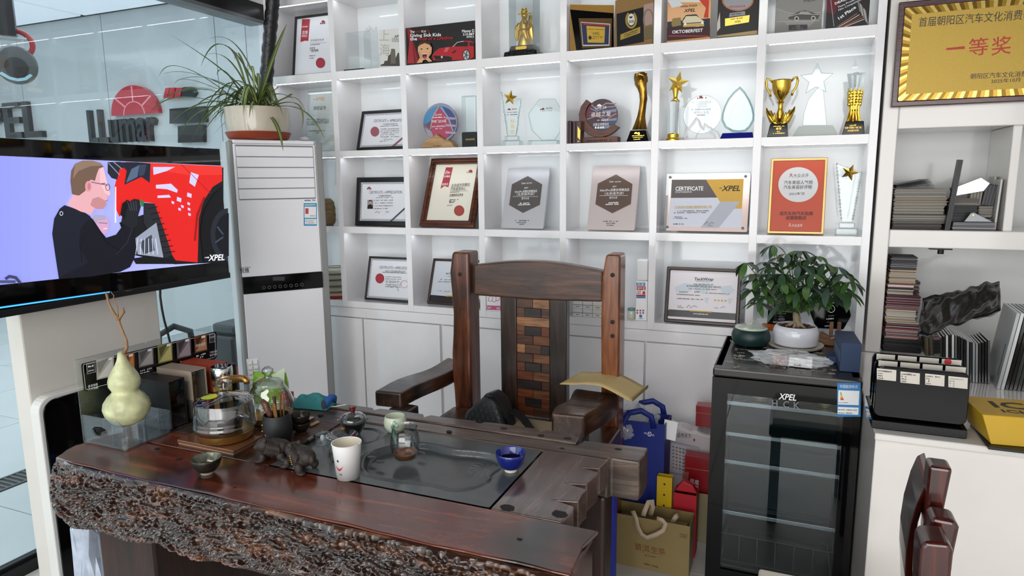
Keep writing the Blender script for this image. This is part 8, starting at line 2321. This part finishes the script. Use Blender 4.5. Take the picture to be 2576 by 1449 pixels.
M_SPL = [mat('spider_leaf_green','#566b30',.4,var=.15,vscale=20),mat('spider_leaf_pale','#a3a86a',.4,var=.15,vscale=20)]


def q3(px,py,y):
    p = PL(Ms,px,py,y); return Vector((p.x,y,p.z))


def blade(p0,p1,p2,wd,name='leaf',i=0):
    """arching strap leaf through three points with a pale midrib"""
    n = 14; v = []; f = []; fm = []
    side = (p2 - p0).cross(Vector((0,0,1)))
    side = side.normalized() if side.length > 1e-4 else Vector((0,1,0))
    for j in range(n + 1):
        t = j / n
        p = p0 * (1 - t) ** 2 + p1 * 2 * t * (1 - t) + p2 * t * t
        w_ = wd * (0.55 + .6 * t) if t < .45 else wd * (.82 + .0) * (1 - ((t - .45) / .55) ** 2.2)
        w_ = max(w_,.0004)
        lift = Vector((0,0,w_ * .35))
        v += [p - side * w_ + lift,p - side * w_ * .3,p + side * w_ * .3,p + side * w_ + lift]
        if j:
            o = 4 * (j - 1)
            f += [(o,o + 1,o + 5,o + 4),(o + 1,o + 2,o + 6,o + 5),(o + 2,o + 3,o + 7,o + 6)]; fm += [0,1,0]
    mb = MB(); mb.mats = [M_SPL[0],M_SPL[1]]; mb.v = [tuple(x) for x in v]; mb.f = f; mb.fm = fm
    return mb.build(name,None,sp,smooth=True)


zr_ = 68 * k
root = lambda dx: Vector((dx * k,random.uniform(-.02,.02),zr_))
rn = random.Random(5)
# leaves that the photograph singles out: mid and tip pixels
for i,(mx,my,tx,ty,y,wd) in enumerate((
        (600,190,425,85,-.03,.0075),(560,10,505,168,-.02,.0075),(610,60,527,98,.0,.0055),(430,110,400,192,-.05,.006),(500,165,407,187,.02,.006),
        (540,175,443,203,.05,.006),(690,130,722,60,-.05,.009),(500,190,395,262,-.10,.0085),(440,215,375,287,-.09,.008),(520,225,425,315,-.10,.0085),(500,240,447,352,-.12,.0085),
        (540,220,478,366,-.13,.0085),(580,230,505,345,-.14,.008),(620,250,530,345,-.14,.008),(560,150,545,190,.0,.006),(630,160,622,165,.03,.007),(650,170,648,190,.0,.006),
        (760,240,818,352,-.08,.0075),(770,225,760,325,.0,.007),(740,215,768,283,.04,.006),(700,300,712,380,-.16,.0085),(760,230,722,240,-.02,.007),(720,200,690,232,.05,.007),
        (585,120,515,140,.05,.0055),(600,130,570,120,.06,.005),(640,140,625,180,-.04,.006),(520,200,432,235,.06,.0065),(560,200,470,290,-.06,.007),(570,215,500,330,.0,.0065),(470,180,440,210,.03,.005),(610,170,560,230,-.10,.006),(690,215,742,255,.05,.007),(600,100,590,150,.03,.0055),(660,200,672,190,.05,.006))):
    b0 = Vector(((-20 + 50 * rn.random()) * k,rn.uniform(-.03,.03),zr_))
    tip = q3(tx,ty,y); mid = q3(mx,my,y * .6)
    c1 = mid * 1.15 - (b0 + tip) * .075 if i > 3 else mid
    blade(b0,c1,tip,wd * 1.5)
for i in range(40):
    a = rn.uniform(0,2 * PI); L_ = rn.uniform(.16,.34); up_ = rn.uniform(.06,.2)
    if math.cos(a) > .3: L_ *= .55
    b0 = Vector((rn.uniform(-.02,.03),rn.uniform(-.02,.02),zr_)); dv = Vector((math.cos(a),math.sin(a) * .55,0))
    blade(b0,b0 + dv * L_ * .5 + Vector((0,0,up_ * 1.6)),b0 + dv * L_ + Vector((0,0,up_ * .2 - .06)),rn.uniform(.007,.011))
r = thing('crumpled_tissue','small crumpled white packet beside the plant saucer','packet',(*(MTX(ac) @ Vector((.385,.12,0)))[:2],zA))
crumple('packet',mat('packet_white','#c9c9cf',.4),r,0,0,.012,.028,.018,.012,2.0,3,.3)

# ------------------------------------------------------------------ seen through the partition: hose reel and vacuum
XH = -4.6
c = PX(42,165,XH); kk = (c - CAM).dot(CF) / F_PX
hr = thing('hose_reel','round grey ceiling hose reel with red hose in the workshop','hose reel',c,RAD(55))
MB().lathe([(38 * kk,0),(44 * kk,.02),(45 * kk,.10),(40 * kk,.13)],36,M=Matrix.Rotation(PI / 2,4,'X') @ Matrix.Translation((0,0,-.065))).build('drum_case',mat('reel_grey','#4d5052',.4),hr,smooth='auto')
MB().lathe([(24 * kk,0),(24 * kk,.004)],28,M=Matrix.Translation((0,-.068,-.02)) @ Matrix.Rotation(PI / 2,4,'X')).build('cover',mat('reel_cover','#26282b',.25),hr)
MB().prism([(-36 * kk,-26 * kk),(-18 * kk,-38 * kk),(0,-42 * kk),(18 * kk,-38 * kk),(32 * kk,-26 * kk),(27 * kk,-22 * kk),(14 * kk,-32 * kk),(0,-35 * kk),(-14 * kk,-32 * kk),(-30 * kk,-21 * kk)],-.075,-.071).build('label_band',col('#9fc3cf',.4),hr)
for sx in (-30,18): MB().box((sx - 4) * kk,(sx + 4) * kk,-.02,.02,38 * kk,62 * kk).build('bracket',M_SILVER,hr)
MB().box(-40 * kk,28 * kk,-.05,.05,62 * kk,66 * kk).build('mount_plate',M_SILVER,hr); MB().box(-24 * kk,8 * kk,-.08,.08,66 * kk,(3.235 - c.z)).build('ceiling_block',M_DARKMETAL,hr)
MB().tube([((4 + 34 * math.sin(a)) * kk,0,(52 + 32 * math.cos(a)) * kk) for a in [PI * i / 14 for i in range(15)]],.016,10).build('air_hose',mat('red_hose','#a3242a',.35),hr,smooth=True)
# vacuum / washer machine on the workshop floor
XV2 = -3.15
p = PX(445,900,XV2)
vc = thing('wet_vacuum','black workshop wet vacuum with coiled grey hose behind the glass','vacuum cleaner',(XV2,p.y,.0005),RAD(60))
MB().lathe([(.17,0),(.19,.02),(.19,.42),(.18,.44)],28).build('tank',mat('tank_grey','#5d6264',.35),vc,smooth='auto')
MB().lathe([(.192,.4405),(.195,.50),(.16,.56),(.06,.60)],28).build('motor_head',mat('head_black','#1c1d1f',.4),vc,smooth='auto')
MB().tube([(-.09,0,.58),(-.08,0,.68),(0,0,.72),(.08,0,.68),(.09,0,.58)],.018,10).build('handle',BLACK,vc,smooth=True)
for j in range(4):
    R_ = .13 + .012 * j
    MB().tube([(R_ * math.cos(2 * PI * i / 28),-.20 - .012 * j,.42 + R_ * 1.15 * math.sin(2 * PI * i / 28)) for i in range(29)],.013,8).build('hose_coil',mat('ribbed_hose','#4d5254',.4,bump=.8,bscale=160),vc,smooth=True)
for x in (-.06,.05): MB().bar((x,-.195,.30),(x,-.195,.56),.022).build('rail',M_SILVER,vc)
MB().lathe([(.012,0),(.012,.03),(.016,.034),(.016,.044)],12,(-.01,-.23,.40)).build('yellow_plug',col('#c9b52c',.4),vc)
for (x,y) in ((.14,.14),(-.14,.14),(.14,-.14),(-.14,-.14)):
    MB().ball((x,y,.035),.034,(1,.6,1),12,8).build('caster',BLACK,vc,smooth=True)
p = PX(425,800,-3.36)
rt_ = thing('red_toolbox','black and red machine case standing behind the wet vacuum','tool case',(-3.30,p.y + .52,.0005),RAD(88))
MB().box(-.22,.22,-.12,.12,0,.55).build('case',mat('case_black','#2c3033',.4),rt_,bevel=.015); MB().box(-.222,.222,-.122,.122,.28,.36).build('red_band',col('#b3322c',.4),rt_,bevel=.004); MB().box(-.18,.18,-.10,.10,.5505,.62).build('lid',mat('case_lid','#3a4043',.4),rt_,bevel=.02); MB().lathe([(.06,.6205),(.03,.68)],16).build('red_cap',col('#b3322c',.4),rt_)
